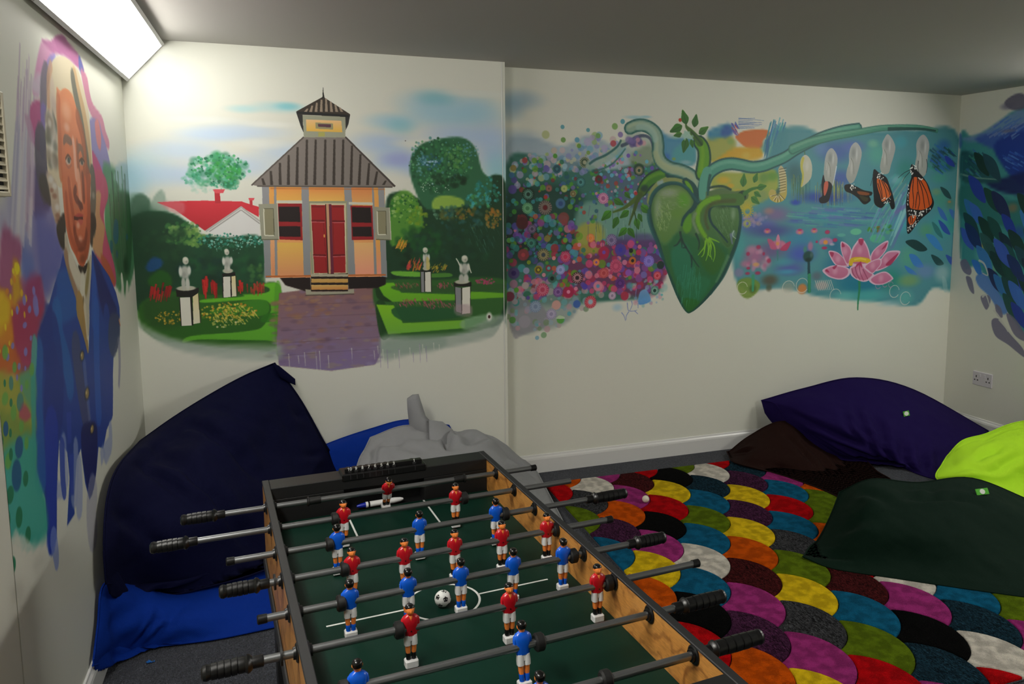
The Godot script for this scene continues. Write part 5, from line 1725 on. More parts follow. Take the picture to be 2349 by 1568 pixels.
	m.D([1003,1270,11,10], 0x6ac4c8, 0.9, 0.5)
	for q in [[835,1229,831,1268,846,1309], [776,1306,779,1336,787,1356,820,1359,841,1354], [803,1297,808,1322,793,1356], [846,1314,847,1344], [739,1364,755,1384,766,1415], [787,1361,771,1385,769,1410], [825,1358,847,1379]]:
		m.T(q, 6, 3, 0x7a8cc8, 0.8, 1.5)
	# thin reeds in the pale patch
	for i in 26:
		var x := m.rng.randf_range([475,810][0], [887,812][0])
		var y := m.rng.randf_range([663,736][1], [664,886][1])
		m.T([x, y, x + m.rng.randf_range(-12, 12), y + m.rng.randf_range(60, 130)], 4, 3, [0x2a4a5c, 0x3a6a50, 0x5a5a88, 0x9ac0b0][i % 4], 0.5, 2, false)
	# washes behind the branches
	m.D([820,237,104,17], 0x9cc8d0, 0.9, 0.1)
	m.D([886,230,50,11], 0x86c0d0, 0.7, 0.1)
	m.S([931,282,987,310,1044,338,1187,344,1211,403,1202,495,1046,497,1000,448,982,369], 0x4a90b4, 0.95, 16)
	m.S([1073,407,1193,363,1212,444,1196,495,1081,492], 0x52a4a8, 0.9, 20)
	m.D([1149,485,58,20], 0x9cc0c8, 0.7, 0.2)
	m.D([1023,458,34,35], 0x3a6ac0, 0.7, 0.2)
	m.D([1072,342,34,18], 0x8ac4b0, 0.5, 0.2)
	m.D([1069,467,18,13], 0x8aa840, 0.8, 0.3)
	m.S([1286,341,1368,308,1464,325,1490,376,1455,439,1325,482,1300,432], 0xa4ac4c, 0.9, 22)
	m.S([1297,300,1367,267,1438,250,1475,279,1452,316,1369,338,1304,345], 0x3c8cb4, 0.9, 16)
	m.S([1380,308,1414,261,1450,265,1464,305,1416,332], 0x2f5aa8, 0.8, 16)
	m.S([1500,314,1560,287,1695,277,1734,302,1685,340,1674,392,1576,395,1489,335], 0xd8702c, 0.95, 12)
	m.S([1395,440,1466,397,1551,385,1674,392,1664,455,1517,468,1372,481,1319,493], 0xd8aa24, 0.95, 16)
	m.D([1565,436,49,31], 0xdcc050, 0.7, 0.2)
	m.D([1453,356,36,26], 0x7aa858, 0.6, 0.2)
	m.S([1675,403,1698,339,1746,286,1845,251,1852,430,1764,443], 0x5aa89c, 0.9, 22)
	m.hatch([1772,322,63,63], 50, -30, 110, 9, [0x3a7ac0, 0x2f6aa8, 0x5ab0c4, 0x8ac4c0, 0x3c9aa0], 0.7, 2)
	m.hatch([1711,381,16,47], 20, -14, 90, 8, [0x2f6aa8, 0x3a7a8c], 0.7, 2)
	for i in 14:
		var y: float = lerpf([1570,219][1], [1572,276][1], i / 14.0)
		m.T([[1504,237][0], y + m.rng.randf_range(-6, 6), [1663,232][0] + m.rng.randf_range(-60, 60), y + m.rng.randf_range(-14, 6)], 6, 3, [0x6a8ab8, 0x4a6ab0, 0xd8d0d0, 0xa8b4cc][i % 4], 0.55, 2, false)
	m.hatch([1487,279,24,31], 26, 22, 26, 8, [0xc83a3c, 0x6a5ab0, 0xd87a84, 0x3a5ab0], 0.8, 2)
	# right hand background: water, light and leaves
	m.S([1532,551,1717,442,1806,281,1967,249,2168,297,2511,259,2872,247,3266,294,3342,1254,3097,1307,2951,1422,2575,1375,2149,1328,1877,1261,1553,1249,1483,976], 0x4a94a0, 0.95, 20)
	m.S([1327,554,1422,537,1543,541,1642,529,1767,517,1809,622,1741,687,1587,756,1502,782,1462,666,1329,636], 0xa8b44c, 0.95, 24)
	m.D([1411,589,72,36], 0xd8b434, 0.9, 0.2)
	m.D([1460,620,36,21], 0xdcb030, 0.8, 0.3)
	m.D([1516,656,43,26], 0xc8b040, 0.7, 0.3)
	m.D([1756,559,76,48], 0x5c9a3c, 0.8, 0.2)
	m.D([1574,740,62,47], 0xb8b048, 0.8, 0.2)
	m.D([1695,572,56,58], 0x6a9a48, 0.9, 0.2)
	m.D([1693,677,57,58], 0x86a068, 0.8, 0.2)
	m.D([1923,537,110,102], 0x3a6a70, 0.8, 0.1)
	m.D([2234,402,215,109], 0x4a68b4, 0.9, 0.1)
	m.D([2113,383,86,65], 0x6a90c8, 0.6, 0.1)
	m.D([2368,361,137,60], 0x6070c4, 0.8, 0.1)
	m.D([2276,565,149,88], 0x4a5cb4, 0.8, 0.1)
	m.D([2565,406,127,111], 0x5ab0a0, 0.9, 0.1)
	m.D([2526,340,63,39], 0x7ac0a4, 0.8, 0.2)
	m.D([2752,323,86,62], 0x4aa4b4, 0.9, 0.2)
	m.D([2800,502,124,108], 0x3a9088, 0.9, 0.1)
	m.D([2732,571,79,45], 0x8ac4cc, 0.7, 0.2)
	m.D([2154,687,322,60], 0x2f4ab0, 0.9, 0.15)
	m.D([1937,720,59,27], 0x2440c0, 0.8, 0.2)
	m.hatch([2233,664,156,33], 50, 6, 120, 6, [0xb4b048, 0xc8c060, 0x2a4a70, 0x7a8a58], 0.6, 3)
	m.hatch([1966,633,78,49], 40, 4, 110, 6, [0x2a5a5c, 0x4a7a58, 0x8a9a48], 0.5, 3)
	m.D([1792,795,166,81], 0x8a6aa0, 0.8, 0.1)
	m.D([1740,773,57,32], 0xb8887c, 0.7, 0.1)
	m.D([1743,859,95,43], 0x6a6ac0, 0.7, 0.1)
	m.D([2159,802,282,61], 0x4aa4b0, 0.85, 0.1)
	m.D([2052,791,106,27], 0x6aa0a8, 0.7, 0.1)
	m.D([2320,769,206,28], 0x5a6cc0, 0.7, 0.1)
	m.D([1955,839,118,22], 0x5068c0, 0.7, 0.1)
	m.hatch([2254,814,341,67], 70, 150, 10, 10, [0x3c8cb0, 0x5ab4a8, 0x6a70c4, 0x7ac4b0, 0x4a5cb4], 0.5, 4)
	m.hatch([2740,702,189,114], 40, -90, 110, 14, [0x4ab0b0, 0x7a80b8, 0x5ac4b0, 0x9ab4a0, 0x6a8ac0], 0.5, 4)
	m.D([3091,423,113,92], 0x1f5a78, 0.9, 0.1)
	m.D([3123,342,91,69], 0x2f6ab4, 0.8, 0.2)
	m.D([3171,474,92,52], 0x1c6a6c, 0.9, 0.1)
	m.D([3101,556,121,52], 0x4aa48c, 0.7, 0.1)
	m.hatch([3114,428,121,92], 60, 60, 34, 16, [0x1c4a70, 0x2f7ab8, 0x3a9a8c, 0x144a44, 0x2a6ad0], 0.6, 3)
	m.D([3126,696,130,111], 0x4a9c88, 0.9, 0.1)
	m.D([3077,649,61,35], 0x7aa478, 0.8, 0.2)
	m.D([3206,731,54,53], 0x5a8a70, 0.7, 0.2)
	m.D([3163,878,192,130], 0x46a8ac, 0.9, 0.15)
	m.D([3238,849,78,119], 0x2c9494, 0.8, 0.15)
	m.D([2786,857,117,98], 0x4ab0c4, 0.8, 0.1)
	m.D([3012,906,98,70], 0x58a478, 0.8, 0.1)
	m.hatch([2764,845,44,109], 16, -90, 190, 16, [0x7ac0cc, 0x6a7ab8, 0x9ad0d0], 0.6, 4)
	m.T([2880,719,2759,776,2678,862], 30, 20, 0x7a74b8, 0.7, 5)
	# water below
	m.D([1618,842,161,79], 0x5a5cc0, 0.8, 0.1)
	m.D([1764,897,265,64], 0x4a4a9c, 0.8, 0.1)
	m.D([1984,948,196,87], 0x3a8cb8, 0.8, 0.1)
	m.D([1988,1046,170,93], 0x4a5cc4, 0.9, 0.1)
	m.D([1768,1020,165,81], 0x7a5090, 0.7, 0.1)
	m.D([1914,1143,169,60], 0x5a58b8, 0.8, 0.1)
	m.D([1531,994,80,137], 0x4aa8a8, 0.8, 0.1)
	m.D([1889,1158,123,27], 0x48a8c4, 0.8, 0.1)
	m.D([1873,1098,103,38], 0x4aa0b8, 0.6, 0.1)
	m.D([2396,1134,291,147], 0x14689c, 0.95, 0.2)
	m.D([2252,997,108,89], 0x1f6c94, 0.8, 0.1)
	m.D([2472,1261,295,80], 0x147a98, 0.9, 0.2)
	m.D([2720,1235,145,116], 0x22907c, 0.85, 0.1)
	m.D([2864,1089,118,116], 0x5cae8c, 0.7, 0.1)
	m.D([2351,1330,132,45], 0x6ac4c0, 0.75, 0.1)
	m.D([2547,1338,235,63], 0x4ab4b4, 0.8, 0.1)
	m.D([2860,1363,104,76], 0x62bcb4, 0.75, 0.1)
	m.D([2730,1398,168,35], 0xa8d0d4, 0.6, 0.1)
	m.strew([2663,890,86,34], 20, 12, 30, [0x4aa48c, 0x5cb47c, 0x7ac48c, 0x3a8a3c], 0.7, 0.4, 0.6)
	m.D([2418,911,53,25], 0x6ac4a0, 1.0, 0.7)
	m.D([2596,958,74,33], 0x58b890, 1.0, 0.7)
	m.D([2303,931,41,14], 0x62b4a8, 0.9, 0.6)
	m.strew([2578,898,71,17], 16, 8, 16, [0x4c9a28, 0x8a6a28, 0x3a8a2c], 0.8, 0.5)
	m.hatch([2626,867,85,96], 20, -60, 110, 16, [0x4ab8c0, 0x7a86c4, 0x6ac8b8], 0.5, 4)
	m.D([1536,1153,49,40], 0x8a88b0, 0.85, 0.4)
	m.S([1537,1201,1611,1187,1687,1222,1676,1276,1615,1316,1565,1303,1526,1248], 0x7a9a3a, 0.9, 10)
	m.D([1638,1258,38,38], 0x4a6a2a, 0.8, 0.3)
	m.D([1762,1208,95,54], 0x5c5644, 0.9, 0.2)
	m.D([1758,1257,32,33], 0x5a5a40, 0.7, 0.3)
	m.D([1905,1252,78,49], 0xa0a898, 0.7, 0.2)
	m.D([2120,1193,60,44], 0x6a6a78, 0.7, 0.2)
	m.D([2011,1272,46,44], 0xd88c4c, 0.95, 0.5)
	m.D([2163,1256,74,39], 0xb4a4a4, 0.8, 0.4)
	for i in 9:
		var x: float = lerpf([2109,1254][0], [2231,1258][0], i / 8.0)
		m.T([x, [2128,1221][1], x + 30, [2131,1288][1]], 5, 4, 0xe0d8d0, 0.8, 1, false)
	# other small round marks in the water
	m.strew([1618,821,117,42], 30, 12, 26, [0xb89ab4, 0xc8a898, 0x7a7ad0, 0xa8a0c8], 0.5, 0.3)
	petals(m, [1585,850,31][0], [1585,850,31][1], [1585,850,31][2], 0xb8c43c, 14)
	petals(m, [1585,774,46][0], [1585,774,46][1], [1585,774,46][2], 0xc8b830, 16)
	for q in [[2010,1250,46,39], [2275,1327,44,36], [1906,1263,46,38], [2762,1318,41,33], [1563,1250,37,32], [2860,1369,44,35]]:
		ring(m, q[0], q[1], q[2], 0xe4e0d4)
	for q in [[2622,1272,22,17], [2679,1266,19,15], [2729,1270,19,15]]:
		ring(m, q[0], q[1], q[2], 0xb88ab4)
	branches(m)
	the_heart(m)
	cocoons(m)
	lotuses(m)
	# leaf shaped strokes running into the corner
	for q in [[2834,985,2928,974,3029,1038,2949,1049], [3006,938,3088,951,3168,1047,3093,1027], [2872,1072,2936,1080,3005,1157,2924,1149], [3064,1077,3131,1097,3183,1143,3118,1148], [3112,839,3180,877,3226,941,3158,915], [3204,764,3290,802,3327,847,3243,833], [3112,615,3179,639,3216,695,3157,676], [3056,851,3116,889,3162,965,3094,926], [3195,1080,3263,1107,3301,1159,3241,1145], [2837,1146,2894,1167,2953,1212,2880,1198], [3097,751,3148,776,3194,846,3135,820], [3137,404,3195,428,3232,477,3165,459]]:
		var cc: int = [0x3a6ac8, 0x6a68c0, 0x2a50b0, 0x2f8a84, 0x1c4a4c, 0x2440b0, 0x123c3c, 0x3a8ad0, 0x2456c0, 0x2f7a7c, 0x3a80d0, 0x3a70c0][m.rng.randi() % 12]
		m.S(q, cc, 0.95, 2)
	m.T([3250,928,3249,1004,3248,1119], 12, 6, 0x3a6a8c, 0.8, 2)
	m.T([3250,501,3249,701,3246,878,3259,1132], 14, 8, 0x3a8c8c, 0.5, 3)
	m.D([3023,1189,146,76], 0x7a90d0, 0.6, 0.2)
	m.D([3172,1207,99,90], 0xb4d0d0, 0.6, 0.2)
	m.S([3173,1232,3208,1246,3230,1324,3198,1336], 0xa4c8c8, 0.5, 6)
	m.D([2883,1248,143,63], 0x9cb84c, 0.5, 0.2)
	m.D([3201,716,23,13], 0xc8884c, 0.7, 0.3)
	return m.done(2048)

func petals(m: Mural, x: float, y: float, r: float, c: int, n: int) -> void:
	for i in n:
		var a := TAU * i / n
		m.T([x + cos(a) * r * 0.35, y + sin(a) * r * 0.35, x + cos(a) * r * 0.95, y + sin(a) * r * 0.95], maxf(r * 0.12, 2.0), maxf(r * 0.16, 2.5), c, 0.85, 0.0, false)
	for i in n:
		var a := TAU * (i + 0.5) / n
		m.dab(x + cos(a) * r * 0.55, y + sin(a) * r * 0.55, r * 0.07 + 1.0, r * 0.07 + 1.0, c, 0.8, 0.6)

func ring(m: Mural, x: float, y: float, r: float, c: int) -> void:
	var p := []
	for i in 15:
		var a := TAU * i / 16.0 + 0.6
		p.append_array([x + cos(a) * r, y + sin(a) * r])
	m.T(p, 6, 4, c, 0.75, 1.5)

# a painted tube: dark outline, body, light along one side
func pipe(m: Mural, a: Array, w0: float, w1: float, c: int, dark: int, light: int, soft := 6.0) -> void:
	m.T(a, w0, w1, dark, 1.0, 4.0)
	m.T(a, w0 * 0.74, w1 * 0.74, c, 1.0, soft)
	var b := []
	for i in range(0, a.size(), 2):
		b.append_array([a[i] - w0 * 0.1, a[i + 1] - w0 * 0.12])
	m.T(b, w0 * 0.26, w1 * 0.26, light, 0.75, soft * 1.6)

func branches(m: Mural) -> void:
	# ghostly left tube
	m.T([532,516,585,495,659,455,724,405,751,380], 60.1, 36.0, 0x9cb8ac, 0.75, 12)
	m.T([532,506,569,481,638,451,702,406,729,366], 14.4, 12.0, 0x1f5a5c, 0.8, 5)
	m.T([554,544,606,534,671,504,724,454,756,414], 12.0, 7.2, 0x2a6a60, 0.8, 5)
	m.T([729,400,778,379,821,349,876,338,915,356,932,400,939,454], 20.4, 15.6, 0x3a4a64, 0.85, 6)
	m.strew([821,373,60,20], 16, 14, 26, [0x7a6aac, 0x5c508c, 0xd89aa8], 0.7, 0.5)
	# olive branch with leaves, left
	pipe(m, [1025,558,968,568,913,594,880,629,863,659], 90.1, 66.1, 0x3f8020, 0x123f34, 0x64a024, 5)
	m.T([874,649,847,684,803,719,748,754,678,778], 42.0, 8.4, 0x4a6a1c, 1.0, 4)
	m.T([858,669,831,719,815,769,798,809,782,854], 30.0, 7.2, 0x3f5a1c, 1.0, 4)
	m.D([880,639,39,30], 0x0f3a38, 0.8, 0.3)
	var lv := [[400,1180,130,0.5], [260,1335,160,2.4], [365,1415,140,2.0], [470,1320,130,2.5], [715,1265,150,0.6], [650,1360,100,1.1], [615,1430,130,1.3], [450,1520,130,2.4], [545,1530,130,0.9], [500,1100,100,0.8]]
	var lp: Array = [715,719,34,640,796,40,697,836,36,754,789,35,890,762,40,854,809,26,835,844,34,744,891,35,797,896,35,770,679,25]
	for i in lv.size():
		m.leaf(lp[i * 3], lp[i * 3 + 1], lp[i * 3 + 2] * 1.9, lv[i][3], [0x3f8a18, 0x4a9a20, 0x357a1a][i % 3], 0x2a6414)
	m.D([825,669,14,13], 0xb42a28, 1.0, 0.6)
	m.T([815,774,832,829], 8, 5, 0x2a4a18, 0.9, 1.5)
	# arch over the left lobe
	m.T([920,724,930,674,969,623,1025,593,1082,582,1134,592], 48.1, 42.0, 0x8f9c5c, 1.0, 6)
	m.T([963,613,1003,598], 24.0, 24.0, 0x9ab8c4, 0.8, 8)
	m.T([1025,558,1082,557,1151,571,1198,606,1223,657], 36.0, 42.0, 0x0f4a48, 1.0, 6)
	# grey green artery
	pipe(m, [777,302,820,283,870,279,920,297,954,330,966,389,966,439,990,488,1047,522,1116,536,1180,561,1222,601,1235,657], 72.1, 90.1, 0x8fae9a, 0x1a5c58, 0xb0c4a4, 8)
	m.T([944,429,973,489,1047,527,1127,541,1192,571], 36.0, 42.0, 0xaebc90, 0.7, 10)
	m.T([831,290,886,288,926,316,948,360], 36.0, 42.0, 0xa4c8c0, 0.6, 12)
	# lime stub with a sprig
	pipe(m, [1262,555,1269,504,1274,448,1264,397,1234,362], 102.1, 84.1, 0x5fa01a, 0x12463c, 0x7ab41c, 5)
	m.T([1246,372,1210,333,1174,299,1151,280,1145,260], 48.1, 7.2, 0x3c6a20, 1.0, 4)
	m.T([1258,382,1222,343,1180,304], 15.6, 7.2, 0x1f4a20, 0.9, 4)
	var l2: Array = [1136,225,41,1208,243,36,1264,296,36,1083,291,42,1142,385,41,1095,326,27,1188,374,24]
	var an := [-1.9, -1.4, -0.6, 2.7, 1.8, 2.9, 1.3]
	for i in 7:
		m.leaf(l2[i * 3], l2[i * 3 + 1], l2[i * 3 + 2] * 2.0, an[i], [0x3a8420, 0x2f7424, 0x4a8c24][i % 3], 0x2a6420)
	m.D([1107,240,13,13], 0xb83a24, 1.0, 0.6)
	m.strew([1158,329,35,25], 20, 8, 16, [0x9cc8b8, 0xa8d0bc], 0.7, 0.4)
	# long branch to the right
	pipe(m, [1268,693,1273,642,1286,590,1320,539,1385,502,1457,488,1530,494,1610,506,1691,497,1765,472,1846,441,1934,391,2043,341,2146,300,2278,264,2414,243], 84.1, 66.1, 0x4c9c86, 0x205a5c, 0x74bca4, 6)
	pipe(m, [1892,394,1968,365,2045,339,2136,318,2229,299,2329,283,2431,266,2569,242,2710,230,2854,224,2965,229,3063,243], 66.1, 26.4, 0x4a9880, 0x35786c, 0x7ab89c, 6)
	m.T([2640,243,2783,237,2928,234,3048,242], 24.0, 12.0, 0x1f4a48, 0.8, 5)
	# stub to the right of the heart
	m.D([1401,656,90,31], 0x5a7a50, 1.0, 0.5)
	m.T([1305,636,1352,626,1412,625,1467,646], 14.4, 14.4, 0x24483c, 0.9, 5)
	m.T([1271,698,1330,683,1402,682,1475,687,1535,682,1560,677], 66.1, 66.1, 0x5a7a48, 1.0, 6)
	m.S([1517,666,1553,650,1572,682,1561,708,1524,713], 0x0f3a2c, 1.0, 5)
	m.T([1554,671,1614,639,1707,623], 30.0, 7.2, 0x3a7a34, 1.0, 4)
	var l3: Array = [1551,588,40,1637,571,32,1682,626,35,1638,708,37,1653,671,29]
	var a3 := [-1.5, -1.2, -0.2, 0.6, 0.5]
	for i in 5:
		m.leaf(l3[i * 3], l3[i * 3 + 1], l3[i * 3 + 2] * 1.9, a3[i], 0x4a8c34, 0x3a7a3a)

func the_heart(m: Mural) -> void:
	var line: Array = [915,735,930,679,974,633,1040,608,1107,611,1163,637,1207,686,1239,719,1296,694,1371,680,1449,691,1508,718,1532,752,1543,803,1539,887,1516,977,1479,1067,1423,1179,1348,1273,1273,1343,1210,1384,1172,1384,1120,1314,1062,1195,1011,1072,960,945,923,858,909,783]
	m.S(line, 0x124c44, 1.0, 2)
	m.S([927,740,945,687,986,644,1040,621,1107,622,1157,651,1195,697,1234,735,1296,713,1372,696,1443,702,1495,727,1516,763,1525,808,1519,887,1496,971,1459,1055,1403,1167,1335,1255,1266,1326,1203,1368,1178,1371,1139,1309,1081,1190,1029,1072,982,946,944,859,927,788], 0x5c8048, 1.0, 4, 0x1c6a34)
	m.S([1015,935,1113,904,1263,939,1392,975,1458,1032,1403,1167,1335,1255,1266,1326,1203,1368,1171,1367,1120,1280,1062,1156,1016,1034], 0x1f6c3c, 0.9, 26)
	m.S([1065,1002,1151,959,1203,1049,1218,1161,1169,1243,1118,1202,1067,1101], 0x1c7a58, 0.9, 26)
	m.S([1155,1187,1243,1162,1333,1193,1297,1276,1209,1351,1158,1315], 0x1f7a50, 0.7, 26)
	m.S([1145,1298,1259,1320,1210,1374,1172,1372], 0x1c6a18, 0.8, 14)
	m.S([1263,939,1366,974,1433,1054,1371,1154,1306,1136,1253,1050], 0x2f6a1c, 0.8, 26)
	m.S([1004,990,1040,979,1080,1156,1120,1286,1081,1184,1030,1089], 0x2f6a34, 0.7, 14)
	# left lobe
	m.S([946,751,969,681,1028,638,1108,637,1157,664,1189,713,1178,762,1135,800,1118,860,1088,904,1028,968,984,935,953,848], 0x7a9c5c, 0.9, 18, 0x5c8a3c)
	m.D([1035,665,97,38], 0x9aa894, 0.8, 0.1)
	m.D([970,762,36,118], 0x90a88c, 0.8, 0.1)
	m.D([1140,708,68,76], 0x5ca424, 0.9, 0.15)
	m.D([1098,784,80,60], 0x649634, 0.7, 0.1)
	m.hatch([1007,810,49,87], 110, 6, 16, 6, [0x9cba74, 0x86a86c, 0xaac48c, 0x5c8440], 0.6, 1.5)
	m.hatch([1060,719,92,76], 60, 20, 4, 5, [0x8cb060, 0x98ac88], 0.4, 2)
	# fold between the lobes
	m.T([1144,594,1194,621,1223,664,1224,713,1209,751,1172,784,1142,817,1130,860], 44.8, 15.4, 0x0f4a4a, 1.0, 7)
	m.S([1144,594,1168,599,1194,631,1204,664,1188,659,1156,621], 0x6aa81c, 1.0, 4)
	m.S([1191,790,1172,795,1142,839,1137,877,1162,905,1193,883,1198,839], 0x5ca01c, 0.95, 8)
	# pale vein from the branch
	m.T([1298,532,1274,587,1266,642,1267,691], 64.0, 44.8, 0x5aa892, 1.0, 6)
	m.T([1317,554,1306,609,1302,680], 19.2, 12.8, 0x1f5a54, 0.9, 5)
	# right lobe
	m.S([1323,774,1347,741,1418,730,1489,735,1520,786,1522,864,1495,954,1451,998,1404,953,1357,885,1331,829], 0x5c8a50, 0.95, 10, 0x3c6a34)
	m.D([1484,791,26,62], 0x8aaa88, 0.8, 0.1)
	m.D([1412,746,84,22], 0x2a4a2c, 0.7, 0.1)
	m.hatch([1427,841,71,95], 60, 10, 26, 5, [0x8cb088, 0x3c6a3a, 0x6a9a5c], 0.5, 2)
	m.T([1528,746,1437,735,1360,735,1322,757,1317,801,1337,851,1383,896,1417,930,1450,965], 23.0, 9.0, 0x0f4446, 1.0, 5)
	# thick lime vessel
	m.T([1534,702,1462,705,1385,707,1321,719,1272,746,1241,790,1236,839,1256,884,1288,923,1308,962], 76.8, 38.4, 0x4a7a34, 1.0, 7)
	m.T([1385,697,1321,705,1265,735,1238,784,1239,834,1262,884,1295,929], 38.4, 25.6, 0x74b41c, 0.95, 8)
	m.T([1501,710,1417,713,1347,724,1310,752,1292,790,1293,840,1313,884], 25.6, 19.2, 0x4c5428, 0.7, 8)
	m.T([1222,784,1207,828,1224,872,1244,906], 25.6, 16.6, 0x809a78, 0.8, 8)
	for q in [[1301,934,1290,984,1259,1022,1243,1039], [1308,940,1315,996,1310,1040,1298,1074], [1314,940,1334,985,1329,1030,1343,1069], [1321,940,1354,985,1361,1042,1350,1081], [1314,934,1366,952,1392,964], [1295,951,1284,1029,1266,1050], [1328,974,1316,1029,1333,1052]]:
		m.T(q, 12.8, 3.8, 0x82c424, 0.9, 2)
	m.D([1488,914,26,34], 0x8fb0bc, 0.6, 0.1)
	m.T([1493,892,1481,920,1508,943], 8, 5, 0xd8e4ec, 0.6, 3)
	m.T([1468,909,1483,976], 18, 10, 0x7c86b0, 0.7, 6)
	m.T([1459,1044,1409,1144,1372,1211], 25.6, 12.8, 0x6a9a70, 0.6, 8)
	for q in [[1119,893,1132,943,1164,993,1196,1038,1229,1083,1255,1112], [1126,937,1101,970,1077,980], [1196,1038,1203,1082,1198,1121], [1164,987,1139,992], [1132,937,1133,992], [1225,905,1251,961,1246,1005]]:
		m.T(q, 15.4, 5.1, 0x0f3a34, 0.8, 4)
	m.hatch([1181,1227,94,112], 70, -6, 60, 4, [0x3a9a7a, 0x4aa88c, 0x2a8460], 0.5, 2)
	m.T([line[0], line[1], line[2], line[3], line[4], line[5], line[6], line[7], line[8], line[9], line[10], line[11], line[12], line[13], line[14], line[15]], 19.2, 16.6, 0x14585a, 0.9, 4)
	m.T([911,762,910,815,931,880,967,956,1011,1061], 21.8, 19.2, 0x14585a, 0.8, 5)
	m.T([1532,763,1539,842,1522,954,1479,1067,1423,1179,1335,1283], 19.2, 10.2, 0x14504a, 0.8, 5)

func cocoons(m: Mural) -> void:
	# caterpillar
	m.S([1801,517,1820,493,1845,517,1863,559,1869,623,1868,677,1846,709,1796,722,1750,704,1735,672,1742,648,1761,640,1787,650,1797,666,1812,656,1817,613,1809,565], 0xc4ba94, 1.0, 2, 0xc8b450)
	for i in 9:
		var y := 600.0 + i * 32.0
		var a: Array = [1807,517,1860,512]
		var dy: float = (y - 600.0) * (a[0] * 0.0 + ([1809,570][1] - [1807,517][1]) / 100.0)
		m.T([a[0], a[1] + dy, a[2], a[3] + dy - 6], 4, 4, 0x5c5644, 0.8, 1, false)
		m.T([a[0], a[1] + dy + 9, a[2], a[3] + dy + 3], 4, 4, 0xe4dcc0, 0.7, 1, false)
	for q in [[1797,677,1770,709], [1800,680,1792,720], [1805,677,1818,717], [1810,672,1846,704], [1792,672,1747,682]]:
		m.T(q, 5, 5, 0xe8e0c0, 0.9, 1, false)
		m.T([q[0] + 7, q[1], q[2] + 9, q[3]], 4, 4, 0x4a4024, 0.8, 1, false)
	m.D([1803,656,22,37], 0x3c5a48, 0.7, 0.2)
	# five shells
	m.T([1992,402,1997,429], 6, 6, 0x4a7a4c, 1, 1, false)
	m.S([2000,423,2033,444,2053,492,2051,557,2030,589,2004,609,1976,625,1977,590,1983,558,1968,515,1963,467,1974,440], 0xd0d0c0, 1.0, 2, 0xc4c4a8)
	m.T([1984,440,1973,493,1985,541,1984,590,1976,622], 20.4, 8.4, 0xcac44c, 0.9, 5)
	m.D([2016,493,22,48], 0xdcdcd0, 0.7, 0.1)
	shell(m, [2199,377,2234,407,2248,451,2239,511,2222,577,2214,610,2177,610,2147,556,2146,490,2152,436,2167,398])
	m.T([2242,489,2231,555,2217,615], 8, 5, 0xdce4ec, 0.9, 2)
	m.S([2142,545,2159,588,2189,588,2214,615,2206,664,2192,708,2162,725,2125,722,2117,695,2140,676,2130,610], 0x12141c, 1.0, 3)
	m.S([2153,594,2179,588,2183,621,2169,665,2155,678,2148,643], 0xd0644c, 1.0, 3)
	shell(m, [2387,335,2423,365,2438,408,2428,464,2417,508,2399,558,2380,589,2353,597,2323,559,2324,515,2339,465,2336,411,2351,361])
	m.S([2312,612,2353,603,2409,619,2466,641,2535,653,2531,674,2514,680,2526,708,2475,733,2420,691,2370,664,2321,647], 0x12120c, 1.0, 3)
	m.S([2418,647,2509,658,2503,674,2433,669], 0x8a4a1c, 1.0, 3)
	m.S([2433,675,2504,691,2498,714,2463,708], 0x3c3a20, 1.0, 4)
	m.strew([2378,619,25,22], 14, 4, 6, [0xe8e8e4], 1.0, 0.7)
	shell(m, [2642,276,2683,308,2710,358,2700,414,2682,470,2664,527,2615,533,2591,494,2598,438,2606,394,2598,344,2615,304])
	m.S([2542,506,2586,528,2645,555,2676,606,2709,674,2730,748,2704,764,2669,714,2621,756,2562,731,2548,663,2536,579], 0x0c0c0e, 1.0, 2)
	m.S([2571,567,2603,573,2654,600,2679,645,2691,674,2626,716,2602,674,2577,618], 0xd8641c, 1.0, 2)
	for q in [[2589,573,2614,646,2625,708], [2610,578,2642,634,2660,691], [2625,584,2672,645,2684,674], [2579,595,2608,663,2618,702]]:
		m.T(q, 6, 5, 0x1a0c06, 1.0, 1)
	m.strew([2587,545,40,28], 18, 4, 6, [0xe8e8e4], 1.0, 0.7)
	m.strew([2657,708,36,23], 22, 3, 5, [0xe8e8e4], 1.0, 0.7)
	m.T([2538,551,2520,613], 4, 3, 0x14141a, 0.9, 1, false)
	shell(m, [2942,270,2981,300,2997,345,2989,408,2986,477,2982,523,2954,549,2911,524,2883,478,2892,404,2884,336,2903,293])
	m.S([2846,485,2863,467,2895,501,2958,552,3006,603,3041,673,3064,725,3037,777,2948,841,2854,932,2834,817,2823,719,2839,605,2858,547], 0x0b0b0d, 1.0, 2)
	m.S([2870,564,2906,552,2974,575,3012,632,3047,707,3031,745,2966,771,2891,765,2856,748,2848,662], 0xd85a12, 1.0, 2)
	m.S([2853,817,2908,806,2914,832,2879,872,2852,852], 0xd85a12, 1.0, 2)
	for q in [[2877,558,2874,633,2887,708,2883,759], [2910,552,2919,633,2939,708,2928,771], [2914,558,2957,644,2987,760], [2929,564,2995,655,3027,742], [2916,650,2909,708,2905,760], [2865,817,2879,869], [2883,811,2889,858]]:
		m.T(q, 7, 5, 0x180a04, 1.0, 1)
	m.strew([2873,501,29,34], 18, 4, 7, [0xe8e8e4], 1.0, 0.7)
	m.strew([2936,558,22,11], 8, 4, 6, [0xe8e8e4], 1.0, 0.7)
	m.strew_in([2846,765,2929,783,3025,760,3034,780,2947,829,2864,811], 46, 3, 6, [0xe4e4e0], 1.0, 0.7, 1.4)
	m.strew_in([2854,881,2933,841,2927,864,2857,921], 26, 3, 5, [0xe4e4e0], 1.0, 0.7, 1.4)
